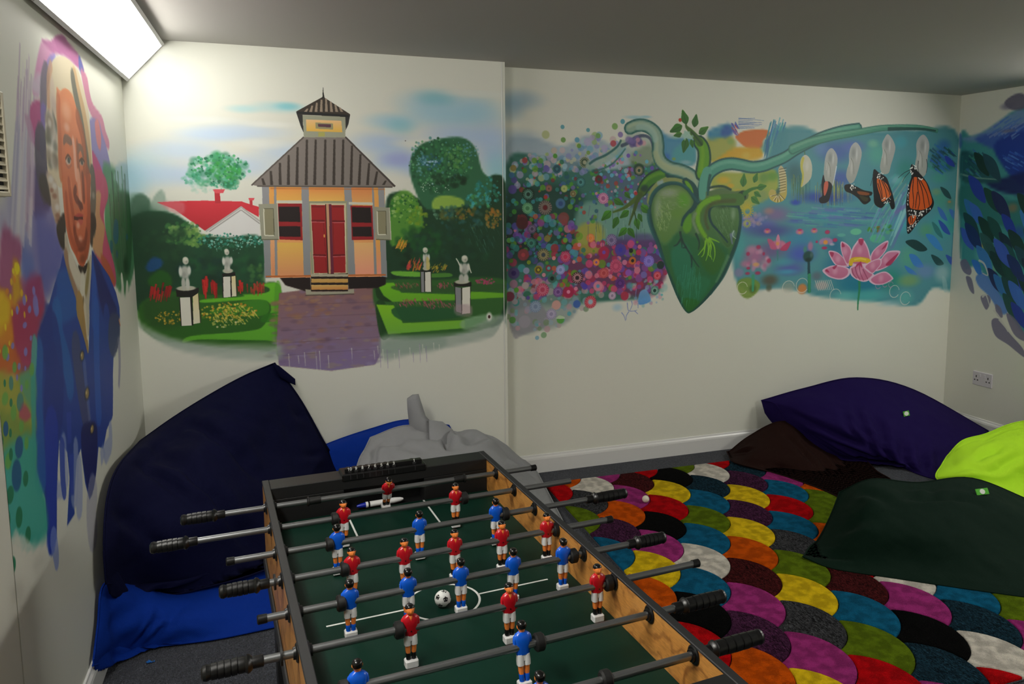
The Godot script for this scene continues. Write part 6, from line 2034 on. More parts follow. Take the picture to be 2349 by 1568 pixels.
	m.strew([2837,673,6,80], 14, 3, 5, [0xe4e4e0], 1.0, 0.7, 1.4)
	for q in [[2851,502,2794,525,2745,560], [2848,513,2803,554,2784,588], [2979,431,2990,477,2982,523], [2910,444,2909,489,2927,535]]:
		m.T(q, 5, 3, 0x18202c, 0.9, 1)

func shell(m: Mural, a: Array) -> void:
	m.S(a, 0xb8bcbc, 1.0, 2, 0xa8aca4)
	var lo := INF
	var hi := -INF
	var cx := 0.0
	for i in range(0, a.size(), 2):
		lo = minf(lo, a[i + 1])
		hi = maxf(hi, a[i + 1])
		cx += a[i] / (a.size() / 2.0)
	var h := hi - lo
	m.D([cx - h * 0.02, lo + h * 0.26, h * 0.11, h * 0.2], 0x8e9492, 0.8, 0.1)
	m.D([cx + h * 0.08, lo + h * 0.3, h * 0.05, h * 0.24], 0xd2d6d4, 0.8, 0.1)
	m.D([cx - h * 0.06, lo + h * 0.62, h * 0.06, h * 0.28], 0xd0d2cc, 0.7, 0.1)
	m.T([cx - h * 0.12, lo + h * 0.36, cx - h * 0.02, lo + h * 0.5, cx + h * 0.02, lo + h * 0.78], 6, 4, 0x84887c, 0.7, 3)
	m.T([cx - h * 0.11, lo + h * 0.36, cx - h * 0.14, lo + h * 0.6], 4, 3, 0xe4e6e2, 0.7, 1.5)

func lotuses(m: Mural) -> void:
	m.T([2464,1232,2467,1301,2461,1375,2461,1432], 21.4, 9.5, 0x2a8a5c, 0.9, 3)
	for q in [[2206,1034,2268,1039,2324,1076,2368,1128,2368,1140,2279,1132,2233,1091], [2302,974,2347,987,2387,1027,2391,1100,2361,1133,2324,1076,2302,1020], [2686,973,2680,1027,2632,1083,2556,1127,2542,1098,2559,1048,2613,1003], [2794,1046,2762,1098,2693,1148,2609,1175,2590,1162,2639,1089,2694,1045], [2462,951,2506,990,2540,1058,2544,1132,2382,1128,2390,1033,2422,983]]:
		petal_paint(m, q)
	m.T([2388,1123,2394,1100,2435,1093,2491,1097,2534,1109,2532,1132], 32.1, 32.1, 0xe0b820, 1.0, 3)
	m.T([2414,1095,2463,1088,2512,1098], 11.9, 11.9, 0xecd45c, 0.8, 3)
	for q in [[2541,1230,2603,1194,2681,1181,2745,1224,2731,1243,2664,1267,2586,1265], [2164,1156,2211,1134,2258,1127,2320,1133,2380,1156,2378,1197,2318,1223,2235,1209,2187,1184], [2494,1142,2562,1104,2632,1092,2640,1129,2608,1163,2567,1193,2531,1175], [2383,1145,2423,1129,2468,1111,2501,1148,2552,1184,2585,1202,2534,1239,2485,1242,2421,1217,2386,1184]]:
		petal_paint(m, q)
	for q in [[2397,1151,2413,1191,2442,1220], [2424,1140,2440,1186,2471,1233], [2458,1130,2468,1181,2499,1236], [2488,1159,2511,1194,2534,1229]]:
		m.T(q, 9, 5, 0x8a3054, 0.6, 3)
	m.S([2437,1124,2471,1109,2480,1148,2458,1130,2431,1146], 0xb02a58, 0.9, 4)
	for q in [[2242,1141,2279,1125,2260,1153], [2186,1162,2220,1174,2199,1151], [2312,978,2334,1004,2310,1009], [2442,961,2484,961,2472,1001,2450,989], [2213,1040,2248,1046,2235,1074], [2636,1032,2683,982,2671,1016], [2678,1130,2782,1058,2721,1137]]:
		m.S(q, 0xa82450, 0.8, 5)
	# smaller flowers
	lotus_small(m, [1818,983,83,54], 0xd8789c)
	m.S([1815,919,1829,951,1825,1005,1809,1005,1801,951], 0xe08aac, 0.95, 3)
	m.S([1734,950,1772,956,1806,1010,1768,1009], 0xc85a84, 0.9, 4)
	m.S([1913,969,1881,974,1832,1016,1883,1022], 0xc83a68, 0.9, 4)
	m.D([1813,978,19,18], 0xe8a04c, 0.8, 0.3)
	m.T([1814,1021,1817,1086], 14.3, 8.3, 0x3a8a84, 0.7, 3)
	m.D([1650,1060,125,96], 0xb86a98, 0.85, 0.1)
	m.D([1624,1012,68,43], 0xcc86a8, 0.8, 0.1)
	m.D([1733,1100,57,48], 0xc890ac, 0.8, 0.1)
	m.D([1577,1101,56,37], 0xc47a9c, 0.8, 0.1)
	m.strew([1657,1082,94,75], 14, 18, 32, [0xd890b4, 0xc06a94, 0xdca8c0], 0.6, 0.2)
	for q in [[1597,1038,20,18], [1752,1084,23,22], [1673,997,25,19], [1672,1160,30,16], [1603,1128,21,14], [1712,1040,14,16], [1598,1160,25,14]]: m.D(q, 0xb82a58, 0.85, 0.3)
	m.D([1658,1106,35,18], 0xd8a86c, 0.9, 0.3)
	m.T([1638,1172,1640,1220,1639,1274], 23.8, 15.5, 0x3aa47c, 0.9, 4)
	lotus_small(m, [2183,968,74,44], 0xb088b8)
	for q in [[2190,910,27,18], [2254,963,26,18], [2172,1012,30,14], [2111,972,13,12]]: m.D(q, 0xc42a60, 0.9, 0.4)
	m.D([2179,976,23,18], 0xe89a44, 1.0, 0.5)
	m.D([2231,991,30,13], 0xd8c4d8, 0.7, 0.3)
	for q in [[1734,899,35,21], [1977,906,42,25], [2088,901,37,22]]:
		m.D(q, 0xd878a0, 0.9, 0.4)
		m.D([q[0], q[1] - q[3] * 0.5, q[2] * 0.6, q[3] * 0.4], 0xb82a60, 0.8, 0.3)
		m.D([q[0], q[1] + q[3] * 0.2, q[2] * 0.4, q[3] * 0.4], 0xe8a058, 0.8, 0.3)
	# bud
	m.T([2054,1086,2057,1147,2062,1202,2067,1296], 17.9, 25.0, 0x1c4a54, 1.0, 2)
	m.T([2062,1180,2065,1235,2068,1299], 25.0, 20.2, 0x3aa070, 0.9, 3)
	m.D([2062,999,30,44], 0xc07aa0, 0.85, 0.3)
	m.D([2023,1020,22,33], 0x4a9a78, 0.8, 0.3)
	m.D([2049,1064,49,43], 0x22504c, 1.0, 0.6)
	m.D([2074,1054,20,27], 0x5a7a78, 0.7, 0.2)
	m.D([2049,1086,33,19], 0x12302c, 0.8, 0.3)

func petal_paint(m: Mural, q: Array) -> void:
	m.S(q, 0xe0bcd4, 1.0, 1.5)
	var cx := 0.0
	var cy := 0.0
	for i in range(0, q.size(), 2):
		cx += q[i] * 2.0 / q.size()
		cy += q[i + 1] * 2.0 / q.size()
	var b := []
	for i in range(0, q.size(), 2):
		b.append_array([lerpf(q[i], cx + 6, 0.16), lerpf(q[i + 1], cy, 0.16)])
	m.S(b, 0xcf7fa4, 0.95, 5, 0xc4688e)
	m.D([cx - 8, cy - 4, 34, 40], 0xe0a4c2, 0.7, 0.1)

func lotus_small(m: Mural, q: Array, c: int) -> void:
	for i in 7:
		var a := PI + PI * i / 6.0
		m.D([q[0] + cos(a) * q[2] * 0.55, q[1] + sin(a) * q[3] * 0.4 + q[3] * 0.2, q[2] * 0.3, q[3] * 0.5], c, 0.8, 0.3)
	m.D([q[0], q[1] + q[3] * 0.3, q[2] * 0.8, q[3] * 0.4], c, 0.8, 0.2)

func feather_mural() -> Texture2D:
	var m := Mural.new(1400, 2272, PAINT, 13)
	m.S([12,291,103,284,205,258,328,198,497,124,978,86,1215,447,1309,1546,879,1624,609,1543,477,1407,356,1289,213,1142,81,1114], 0x3a9698, 0.95, 16)
	m.S([20,292,133,276,247,238,381,169,498,147,513,328,337,315,106,316], 0x7a9acc, 0.85, 16)
	m.S([134,300,332,257,505,226,763,207,782,444,523,452,343,397], 0x3a5cb8, 0.9, 20)
	m.S([297,336,508,271,766,250,859,661,536,623,349,467], 0x14389c, 0.95, 20)
	m.S([244,582,384,562,529,532,791,552,802,682,541,680,334,643], 0x0c1c5c, 0.9, 20)
	m.D([376,111,82,35], 0x8a86a0, 0.9, 0.2)
	m.S([347,85,424,43,491,57,498,136,405,137], 0x6c6880, 0.9, 14)
	m.hatch([387,250,150,69], 30, 60, -30, 16, [0x4a78d0, 0x8a9ccc, 0x6a90cc], 0.6, 3)
	m.D([388,267,82,16], 0x7a7890, 0.7, 0.2)
	m.S([26,379,158,410,294,488,358,585,230,594,49,577], 0x1c5a60, 0.9, 16)
	m.hatch([162,471,104,85], 40, 40, 30, 14, [0x2f8a74, 0x14445c, 0x3a78b0, 0x4aa48c], 0.6, 3)
	m.T([30,527,154,555,329,572], 14, 8, 0x8ab0a0, 0.7, 4)
	m.hatch([457,461,80,57], 20, 60, 30, 12, [0x3a6ad0, 0x5a8ad8, 0x2450b8], 0.6, 3)
	m.S([43,602,248,630,422,702,542,703,807,747,825,965,564,977,380,868,67,826], 0x2a7a78, 0.9, 20)
	m.D([460,755,59,46], 0x8a7a5c, 0.8, 0.2)
	m.D([519,910,79,69], 0x2450b0, 0.7, 0.2)
	m.D([255,1011,38,39], 0xb8a04c, 0.9, 0.3)
	m.D([135,911,91,111], 0x2c8a90, 0.8, 0.2)
	m.D([507,1097,120,128], 0x2f8c84, 0.9, 0.1)
	m.D([252,1066,88,73], 0x6ac0c0, 0.8, 0.2)
	m.S([211,1216,276,1186,384,1286,477,1407,424,1438,331,1340,238,1276], 0x5a88d0, 0.95, 8)
	m.S([165,1108,226,1116,254,1188,217,1191], 0x2f7ad8, 0.95, 5)
	m.D([331,1157,57,36], 0x7ab088, 0.8, 0.3)
	# feathers in slanting rows
	var at: Array = [199,466,13,280,488,13,174,629,14,296,702,13,370,738,13,140,775,14,148,874,14,187,799,14,268,895,13,340,892,13,442,866,13,116,962,14,168,947,14,430,984,13,338,1060,13,291,1003,13,268,1089,13,378,1118,13,463,1053,13,511,980,12,558,1070,12,528,1189,12,473,1182,13,365,1227,13,410,1259,13,481,1276,13,537,1305,12,584,1230,12,503,1392,13,560,1432,12,407,1044,13,510,1132,13,617,1147,12,643,1317,12,629,974,12,594,862,12,688,1084,12,714,1252,12,559,748,12,666,804,12,690,1426,12,760,1360,12]
	var fc := [0x0f3a30, 0x1c4a58, 0x2440b0, 0x0f4a40, 0x18285c, 0x2f7ac0, 0x14484a, 0x3a70d0, 0x0f3c30, 0x14504a, 0x1c3aa8, 0x3c60c8, 0x16306c, 0x0f2c40, 0x0c3434, 0x2a5a58, 0x3a80c8, 0x0c3a38, 0x185858]
	for i in at.size() / 3:
		var x: float = at[i * 3]
		var y: float = at[i * 3 + 1]
		var s := 1.0 + m.rng.randf() * 0.35
		m.S([x - 60 * s, y - 72 * s, x + 8, y - 44 * s, x + 46 * s, y + 16, x + 60 * s, y + 76 * s, x - 4, y + 44 * s, x - 42 * s, y - 10], fc[i % fc.size()], 0.95, 2)
	# grey strokes along the lower edge
	for q in [[74,1127,119,1105,170,1170,158,1209,102,1188], [128,1224,175,1232,205,1329,165,1308], [258,1348,316,1329,340,1363,309,1428], [377,1383,421,1402,440,1460,397,1454], [357,1496,413,1476,503,1559,603,1638,621,1693,495,1632,393,1588], [465,1433,536,1459,609,1543,613,1589,530,1555]]:
		m.S(q, 0x77738e, 0.9, 5)
	for q in [[225,1104,271,1126,305,1196,261,1188], [273,1346,301,1331,336,1401], [366,1421,427,1474,488,1549], [413,1476,487,1537,546,1588]]:
		m.T(q, 16, 6, 0xd4d4cc, 0.9, 3)
	m.S([-5,266,17,255,30,330,9,353], 0x2f64b0, 0.7, 10)
	m.T([39,404,46,627,72,1102], 16, 10, 0x2c7c7c, 0.5, 4)
	return m.done(1120)

func portrait_mural() -> Texture2D:
	var m := Mural.new(2000, 2272, PAINT, 17)
	# washes behind the head
	m.S([1610,635,1449,634,1417,697,1338,796,1294,895,1435,961,1551,997,1641,979,1732,932,1748,817,1783,774,1819,741,1725,681], 0x7a78b4, 0.9, 40)
	m.S([1879,723,1681,699,1615,773,1696,868,1903,810], 0xa4a4c4, 0.8, 40)
	m.S([1617,630,1447,628,1413,686,1406,732,1568,769,1602,698], 0x4c3a74, 0.85, 26)
	m.S([1562,749,1375,806,1300,894,1443,953,1561,967,1592,849], 0x5c62b0, 0.8, 40)
	m.S([1748,817,1637,847,1645,933,1730,925,1761,863], 0x5a70b8, 0.8, 40)
	m.hatch([1618,577,92,61], 46, -130, -330, 26, [0xc4b0c4, 0xd2c8d0, 0xb49cc0, 0xdcd8d8, 0xa48cac], 0.5, 6)
	m.hatch([1702,688,66,40], 30, -120, -260, 24, [0xbcbcd0, 0xd0d0d4, 0xa4a4c0], 0.5, 6)
	m.S([1355,263,1261,251,1217,277,1281,314,1364,356,1414,393,1453,432,1505,424,1475,382,1431,328,1391,287], 0xd48abc, 0.95, 14)
	m.S([1493,385,1384,359,1384,389,1444,431,1512,420], 0xd0c0d4, 0.9, 16)
	m.S([1364,262,1260,246,1188,220,1090,199,997,209,896,218,833,237,801,269,886,269,989,262,1111,262,1226,274,1308,270], 0xb45a9a, 1.0, 10)
	m.S([1201,227,1091,202,1023,214,1004,230,1155,256], 0xa8488e, 0.8, 14)
	m.S([870,222,833,237,802,272,849,281,884,263], 0x4a5cb0, 0.9, 8)
	m.S([1534,463,1428,439,1411,476,1442,548,1481,585,1530,566,1552,525], 0xb83a84, 0.95, 12)
	m.S([1602,495,1545,501,1519,558,1563,561], 0xb88cb0, 0.8, 12)
	m.S([1273,289,1206,278,1260,313,1316,360,1353,385,1367,367,1336,327], 0x8a80cc, 0.9, 14)
	m.T([1332,347,1374,388,1394,437,1401,475], 72.8, 72.8, 0x6c6078, 0.9, 12)
	m.T([1399,470,1409,501,1430,540,1451,578], 72.8, 60.6, 0x7a66b8, 0.9, 10)
	m.T([1448,566,1469,604,1472,645,1463,677], 145.5, 109.1, 0x4a4058, 0.9, 14)
	# right of the head
	m.S([857,265,761,278,732,327,684,365,527,395,474,444,413,481,445,515,592,477,704,422,782,383,823,332], 0xc87a9c, 0.95, 10)
	m.S([769,431,604,416,550,457,465,520,424,611,678,619,776,538], 0x8a80bc, 0.95, 12)
	m.S([674,429,604,416,575,476,611,528,667,499], 0xd87a78, 0.9, 8)
	m.S([776,538,674,564,592,617,643,662,743,664,783,601], 0xc03a78, 0.95, 8)
	m.S([557,572,275,583,-81,578,-162,680,-33,983,227,1105,406,1086,530,1020,561,943,621,846,595,724,587,652], 0x4a8a5c, 0.95, 20)
	m.S([269,567,-135,546,-170,663,77,679,341,639], 0xa8c4cc, 0.9, 24)
	m.S([366,705,-27,707,102,1016,342,1037,488,911], 0x2a5a34, 0.85, 26)
	m.S([580,735,441,735,514,820,611,817], 0x4a9a64, 0.8, 16)
	m.hatch([272,803,251,165], 50, 8, 190, 26, [0x1c4a24, 0x3a7a4c, 0x5a6a5c, 0x2f6a3a], 0.6, 5)
	m.S([411,792,339,802,355,871,428,891,467,855], 0x0f5a6c, 0.95, 5)
	m.S([534,871,487,881,512,921,548,907], 0x0f5a6c, 0.9, 5)
	m.D([144,872,39,20], 0x145a70, 0.9, 0.4)
	m.D([411,930,34,23], 0x1c4a70, 0.8, 0.4)
	m.D([217,991,95,59], 0x0a3a0c, 0.9, 0.2)
	m.S([731,607,574,616,513,658,521,706,629,767,603,846,548,907,476,987,477,1044,561,1047,706,973,853,900,842,824,768,758], 0xc0446c, 0.95, 10)
	m.S([761,690,656,689,702,766,629,817,692,885,727,932,852,897,870,856,795,785], 0xc89a68, 0.95, 14)
	m.S([737,911,587,960,494,1035,576,1035,706,973], 0xb85a34, 0.9, 10)
	for q in [[339,1029,335,1077,358,1123], [214,1073,242,1111,229,1141], [447,1078,470,1110]]:
		m.T(q, 46.4, 64.4, PAINT, 0.9, 5)
	# wig
	m.S([1272,320,1221,290,1124,267,1015,263,902,278,847,317,793,372,769,431,765,506,766,575,779,633,863,697,950,698,1310,674,1404,643,1407,575,1394,499,1344,419], 0xdccfb0, 1.0, 6)
	m.S([1325,391,1271,348,1253,392,1264,462,1313,482,1355,456], 0xd8c4b0, 0.9, 14)
	m.T([1271,315,1315,357,1334,403,1342,444], 36.4, 36.4, 0xcc9c78, 0.8, 8)
	m.D([1276,432,55,40], 0xc8b4a8, 0.9, 0.1)
	m.strew([1316,493,64,13], 8, 14, 26, [0x7a7468, 0x6a6a5c], 0.8, 0.3, 1.8)
	m.strew([1343,546,52,79], 26, 30, 70, [0xe4e0d8, 0x8a7a68, 0xb49c84, 0xd8d4cc, 0x6a6858], 0.7, 0.2, 0.6)
	m.S([1431,641,1378,642,1311,673,1304,724,1304,760,1346,785,1383,762,1411,713], 0xc4b098, 0.95, 10)
	for q in [[1382,656,50,19], [1345,674,45,17], [1331,737,45,17]]: m.D(q, 0xe0dcd4, 0.9, 0.2)
	for q in [[1382,688,33,11], [1354,704,45,14], [1331,774,57,19], [1338,760,45,11]]: m.D(q, 0x9a6a50, 0.85, 0.2)
	m.S([1361,795,1293,763,1243,758,1250,816,1263,856,1301,863,1341,841], 0x2c241c, 0.95, 8)
	m.S([1426,659,1452,644,1504,651,1505,687,1464,716,1406,732,1406,696], 0x3c342c, 0.85, 14)
	m.T([965,304,928,352,867,416,831,480,823,541,830,603], 72.8, 72.8, 0xcba878, 0.95, 10)
	m.T([993,311,979,346,944,400,908,456,886,514,864,574,856,635], 60.6, 72.8, 0x67675a, 0.95, 10)
	m.T([787,623,788,673,804,717,837,764,837,811], 90.2, 77.3, 0x625a4c, 0.95, 10)
	m.D([797,697,43,20], 0x9a9488, 0.8, 0.2)
	m.S([869,763,790,771,788,812,848,840,877,876,909,854], 0x2a2018, 0.9, 8)
	# face
	m.S([1219,404,1172,380,1109,365,1049,367,993,388,954,431,915,474,886,514,886,575,900,636,928,697], 0xe8986a, 1.0, 6)
	var face: Array = [1221,420,1185,387,1122,367,1055,368,993,388,949,436,910,480,882,523,878,575,888,624]
	face.append_array([816,624,851,691,877,763,904,828,941,879,992,915,1051,938,1103,923,1147,892,1202,859,1236,811,1250,758,1253,695,1247,638])
	face.append_array([1263,593,1251,540,1245,486])
	m.S(face, 0xe88e5c, 1.0, 4, 0xc8603a)
	m.D([1120,436,99,49], 0xf2ac84, 0.9, 0.1)
	m.D([1131,487,61,23], 0xf0b8a0, 0.8, 0.1)
	m.D([1077,376,114,17], 0xe08a54, 0.8, 0.1)
	m.T([1213,403,1231,458,1235,525,1252,593,1252,646], 48.5, 48.5, 0xcf6c3c, 0.8, 10)
	m.T([968,432,907,492,892,551,904,627], 60.6, 72.8, 0xa8562c, 0.8, 10)
	m.T([860,625,889,707,904,773,934,837,990,889], 77.3, 64.4, 0xa84c28, 0.8, 10)
	m.T([921,646,935,708,944,756], 51.5, 51.5, 0xd8683a, 0.8, 10)
	m.S([1169,512,1127,510,1081,519,1074,536,1106,541,1153,536,1191,546,1191,527], 0x8c6450, 0.95, 6)
	m.S([994,528,933,529,906,552,922,577,954,549,1000,566,1006,546], 0x8a6450, 0.95, 6)
	m.D([1143,560,61,23], 0xe8804c, 0.9, 0.2)
	m.S([1183,592,1142,575,1109,586,1120,600,1158,605], 0xd0b4a4, 0.95, 4)
	m.D([1138,589,25,13], 0x504c44, 1.0, 0.5)
	m.T([1182,589,1142,574,1103,586], 9, 9, 0x6a3a24, 0.9, 2)
	m.T([1186,601,1148,613,1102,602], 9, 9, 0xb86a4c, 0.7, 3)
	m.S([981,588,943,578,911,585,936,598,977,597], 0xbc9884, 0.9, 4)
	m.D([946,587,23,12], 0x4c4640, 1.0, 0.5)
	m.T([987,586,942,575,903,585], 9, 9, 0x5c3420, 0.9, 2)
	m.T([1056,520,1048,554,1050,597,1045,640], 31.5, 43.7, 0xeeb49c, 0.9, 8)
	m.T([998,522,1005,581,998,639], 31.5, 36.4, 0x9c5a3c, 0.8, 8)
	m.T([1018,630,1016,668,1012,705,1012,717], 51.5, 46.4, 0xeea888, 0.9, 8)
	m.T([952,628,954,676,958,711], 38.7, 38.7, 0x7c3a24, 0.8, 8)
	m.T([1068,678,1094,693,1079,708,1048,721,1012,739], 30.9, 30.9, 0x7a3a28, 0.9, 6)
	m.S([1060,714,992,724,985,746,1038,733], 0x6a2c1c, 0.9, 5)
	m.D([1152,670,52,36], 0xf09a70, 0.7, 0.1)
	m.D([1081,736,55,15], 0xc87c5c, 0.7, 0.1)
	m.T([1159,653,1152,709,1132,769,1130,802], 38.7, 38.7, 0xa84424, 0.6, 8)
	m.T([1210,694,1207,759,1190,824,1116,882], 30.9, 30.9, 0xb04a24, 0.7, 8)
	m.S([1118,766,1061,759,1005,761,985,768,1024,774,1094,775], 0xb83a34, 0.95, 4)
	m.T([1127,772,1067,775,995,775], 12, 9, 0x54160f, 1.0, 3)
	m.S([1068,779,1004,780,1009,793,1052,795], 0xc85448, 0.9, 5)
	m.D([1074,797,39,18], 0xf0b49c, 0.8, 0.2)
	m.D([1059,845,53,21], 0xe8a48c, 0.9, 0.2)
	m.T([1132,808,1116,839,1069,866,995,860,951,820], 38.7, 33.5, 0x7c2c14, 0.7, 8)
	m.D([1041,908,71,25], 0x8a3a14, 0.9, 0.2)
	m.D([1052,876,85,12], 0x7a2c10, 0.8, 0.2)
	# cravat and collar
	m.S([1270,821,1240,822,1216,864,1175,896,1120,934,1058,957,974,929,918,903,901,921,931,985,984,1045,1020,1127,1042,1167,1125,1154,1162,1056,1208,996,1257,950,1280,907], 0xc4bca8, 1.0, 6)
	m.S([1117,925,1043,935,973,926,1013,955,1066,960,1103,944], 0x1c0c06, 0.95, 5)
	m.T([1271,879,1261,926,1204,984,1154,1032], 51.5, 46.4, 0x9c7454, 0.8, 8)
	m.T([1215,900,1166,948,1108,978], 64.4, 51.5, 0xd8d0bc, 0.9, 10)
	m.T([960,933,991,979,1037,1023], 38.7, 38.7, 0x8a7a44, 0.8, 8)
	m.T([1063,973,1086,1018,1122,1060,1112,1114], 64.4, 64.4, 0xdcd8c8, 0.9, 10)
	m.T([1077,1034,1100,1079,1088,1128], 20.6, 20.6, 0x7a5a2c, 0.8, 5)
	m.T([1133,1013,1150,1063,1129,1122], 30.9, 30.9, 0xb08c54, 0.8, 6)
	# coat
	var coat: Array = [1305,874,1282,913,1258,952,1209,999,1162,1056,1139,1110]
	coat.append_array([1109,1091,1079,1159,1060,1220,1014,1127,994,1071])
	coat.append_array([1020,1105,971,1030,920,952,889,888,840,911,735,953,605,1006,491,1081,441,1144,444,1209])
	coat.append_array([447,1179,490,1237,630,1303,681,1388,733,1523,860,1542,943,1589,1018,1561,1078,1628,1135,1669,1209,1684,1250,1612,1272,1492,1338,1511,1411,1622,1412,1654,1509,1654,1437,1533,1443,1452,1518,1394,1561,1467,1598,1554,1626,1643,1706,1658,1714,1597,1706,1500,1758,1408,1743,1293,1695,1145,1640,1057])
	coat.append_array([1595,1046,1513,1007,1434,956,1353,913])
	m.S(coat, 0x1c3f9c, 1.0, 4, -1, false)
	m.S([1393,932,1285,924,1211,1004,1167,1070,1337,1082,1468,1064,1424,996], 0x1a5cb0, 0.8, 26)
	m.T([1434,1038,1430,1119,1363,1209,1343,1282], 117.4, 93.9, 0x1c68b8, 0.8, 10)
	m.T([1595,1069,1514,1106,1510,1215,1557,1303], 164.4, 211.4, 0x14308c, 0.8, 14)
	m.T([1650,1107,1699,1213,1722,1345,1725,1437], 93.9, 117.4, 0x1f64b4, 0.8, 12)
	m.T([1586,1335,1614,1425,1642,1513,1680,1635], 140.9, 93.9, 0x1c3ab0, 0.8, 10)
	m.T([867,940,896,1021,953,1137], 77.3, 77.3, 0x2058b8, 0.85, 10)
	m.S([884,895,798,935,715,997,594,1081,499,1156,706,1172,806,1099,852,992], 0x0c1464, 0.8, 20)
	m.T([882,1084,924,1201,956,1331,975,1468], 93.9, 93.9, 0x1f5cc0, 0.8, 8)
	m.T([711,1144,727,1233,730,1378,776,1499], 117.4, 93.9, 0x183c9c, 0.9, 10)
	m.S([645,1153,466,1177,488,1272,635,1316,716,1248], 0x3c4470, 0.9, 14)
	m.T([503,1270,521,1365,572,1445], 56.4, 32.9, 0x8a88a8, 0.7, 8)
	m.T([1235,1167,1219,1265,1184,1385,1154,1451], 117.4, 93.9, 0x4c4c74, 0.75, 10)
	m.T([1135,1242,1132,1311,1120,1431,1124,1518], 42.3, 37.6, 0x7c88b8, 0.5, 8)
	m.S([1226,1432,1024,1480,1074,1617,1182,1682,1237,1611,1262,1501], 0x0a1460, 0.9, 14)
	for q in [[1471,1407,1485,1465,1485,1517], [1332,1458,1357,1532,1406,1608], [1544,1507,1559,1553], [1306,1521,1320,1599,1353,1660], [969,1575,957,1629], [795,1547,817,1607,920,1615]]:
		m.T(q, 56.4, 84.6, 0x96a4d0, 0.7, 8)
	for q in [[1493,1411,1513,1507,1508,1556], [1394,1472,1427,1590], [1386,1346,1405,1437]]:
		m.T(q, 61.1, 47.0, 0x2c48b0, 0.85, 6)
	m.T([1152,1675,1198,1729,1196,1801], 140.9, 140.9, 0xa8a8bc, 0.6, 14)
	m.T([1659,1625,1647,1679,1646,1704], 70.5, 47.0, 0x7c90d8, 0.7, 6)
	for q in [[1159,1215,29,18], [1129,1347,35,22], [1095,1477,31,17]]:
		m.D([q[0], q[1], q[2] * 1.5, q[3] * 1.4], 0x241f24, 0.9, 0.3)
		m.D(q, 0xa48c58, 1.0, 0.5)
		m.D([q[0] + q[2] * 0.3, q[1] - q[3] * 0.2, q[2] * 0.4, q[3] * 0.4], 0xe0cc98, 0.9, 0.3)
	m.T([1142,1053,1118,1101,1086,1163,1068,1218], 108.0, 18.8, 0xb08c50, 0.95, 6)
	m.T([1067,1062,1066,1120,1065,1178], 37.6, 14.1, 0xd8ccb4, 0.9, 4)
	m.T([471,1190,444,1222], 16, 8, 0xd88a5c, 0.9, 3)
	# warm spotted field at the left
	m.S([1876,789,1777,806,1725,823,1749,876,1772,900,1703,921,1658,915,1577,924,1552,971,1549,1008,1613,1043,1668,1069,1942,1026], 0x9a4a78, 0.9, 24)
	m.S([2000,926,1828,953,1799,999,1837,1032,1868,1090,1980,1117,2051,1110], 0xd8881c, 0.95, 24)
	m.S([1833,969,1574,1001,1647,1056,1675,1107,1742,1167,1866,1133,1854,1042], 0xa8305c, 0.95, 16)
	m.S([1996,911,1879,939,1867,990,1926,1014,2023,1008], 0xdcb814, 0.95, 20)
	m.S([1810,867,1770,867,1755,897,1770,922,1745,948,1790,962,1840,972], 0xd0a020, 0.95, 16)
	m.S([1795,870,1764,873,1761,892,1788,899,1803,886], 0xe8d418, 1.0, 6)
	m.S([1693,917,1576,922,1576,953,1562,1001,1624,986,1727,974], 0x98306c, 0.8, 16)
	m.S([2033,1044,1861,1066,1812,1144,1932,1127,2050,1107], 0xc86428, 0.9, 24)
	m.S([2047,1096,1854,1139,1724,1161,1727,1252,1755,1317,1949,1279,2082,1226], 0xa4a838, 0.95, 24)
	m.S([1839,1138,1699,1158,1727,1252,1803,1215], 0x5ca47c, 0.85, 16)
	m.S([2070,1183,1906,1224,1765,1297,1773,1403,1910,1384,2105,1311], 0x809a40, 0.9, 24)
	m.S([1949,1279,1747,1319,1758,1408,1703,1506,1714,1597,1861,1569,1962,1514,2071,1441,2124,1381,2105,1311], 0x3cac9c, 0.95, 24)
	m.S([2103,1304,1966,1340,1919,1415,2011,1498,2092,1519,2159,1508], 0x46aea4, 0.85, 24)
	m.S([2123,1374,2048,1405,2051,1457,2089,1505,2153,1485], 0x1c6c94, 0.9, 16)
	m.S([1696,1067,1659,1082,1684,1147,1712,1173,1737,1150], 0x54b0a4, 0.9, 8)
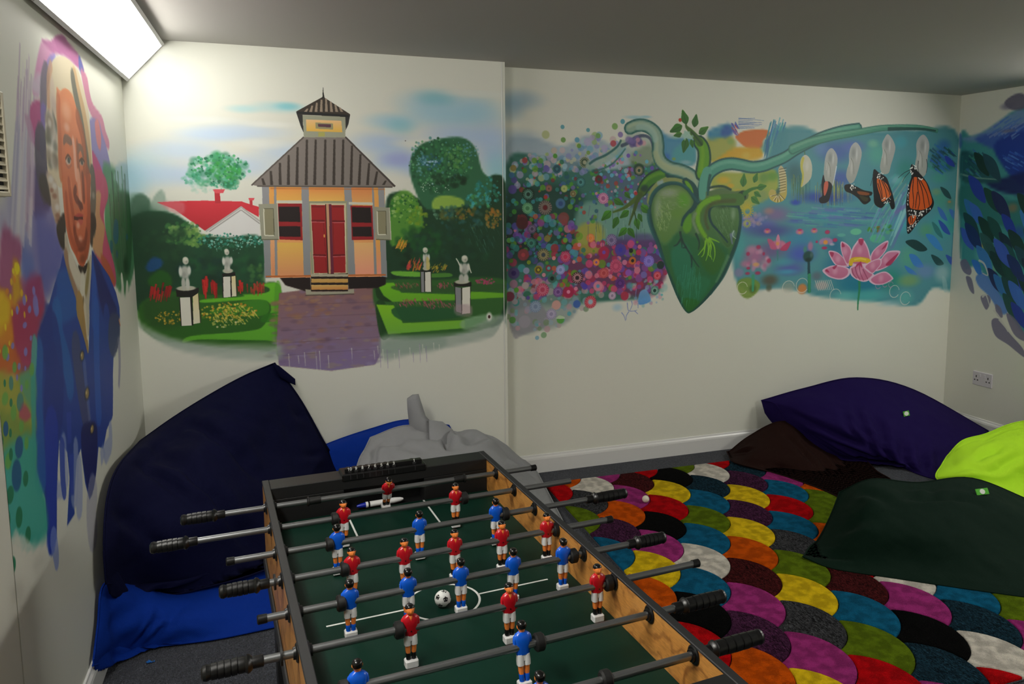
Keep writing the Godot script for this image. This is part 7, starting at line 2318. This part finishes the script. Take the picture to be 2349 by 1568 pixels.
	m.S([1742,1167,1706,1183,1765,1378,1782,1355], 0x36a89c, 0.8, 8)
	for i in 26:
		var q: Array = [[1914,972,12,10], [1865,986,13,12], [1908,997,13,12]][i % 3]
		m.dab(q[0] + m.rng.randf_range(-160, 120), q[1] + m.rng.randf_range(-90, 90), q[2] * m.rng.randf_range(0.7, 1.3), q[3] * m.rng.randf_range(0.7, 1.2), [0xe8d41c, 0xe0b81c, 0xd88a24][i % 3], 0.9, 0.5)
	for q in [[1809,985,14,12], [1755,1029,23,10], [1637,1007,26,18], [1867,1063,16,10], [1767,1095,20,14], [1913,1082,18,12], [1831,1120,16,11], [1782,1134,11,8], [1699,994,14,10], [1713,1069,14,9], [1855,1143,11,10], [1828,1175,14,11], [1644,991,32,36], [1742,967,19,16], [1704,996,20,12], [1808,983,15,11], [1651,953,18,15]]: m.D(q, 0x8480cc, 0.9, 0.6)
	for q in [[1928,1067,27,21], [1868,1115,21,16], [1728,1147,27,21], [1957,1171,29,19], [1783,1176,20,15], [1904,1217,28,23], [1854,1264,24,20], [1972,1314,31,23], [1825,1315,22,20]]: m.D(q, 0x6aae4c, 0.9, 0.6)
	for q in [[1904,1146,20,20], [1847,1205,33,27]]: m.D(q, 0x4c8a80, 0.95, 0.7)
	for q in [[1970,1239,22,20], [1886,1308,37,30], [1922,1365,43,43], [2039,1361,36,35]]: m.D(q, 0x1c5c8c, 0.95, 0.75)
	for q in [[2013,1257,21,19], [1940,1257,12,12], [1950,1306,17,17], [1917,1190,13,11], [1950,1136,10,10], [1856,1396,25,22], [1981,1393,31,23], [2018,1439,28,28], [1931,1466,30,28], [1875,1532,27,24], [2007,1553,26,24]]: m.D(q, 0x1c7c54, 0.95, 0.75)
	m.S([1867,1234,1818,1216,1769,1259,1816,1261], 0xb8486c, 0.8, 10)
	m.S([1985,1500,1920,1514,1848,1575,1929,1545], PAINT, 0.7, 14)
	m.S([2013,1505,1966,1482,1945,1504,1940,1536,1984,1543], PAINT, 0.7, 14)
	return m.done(1600)
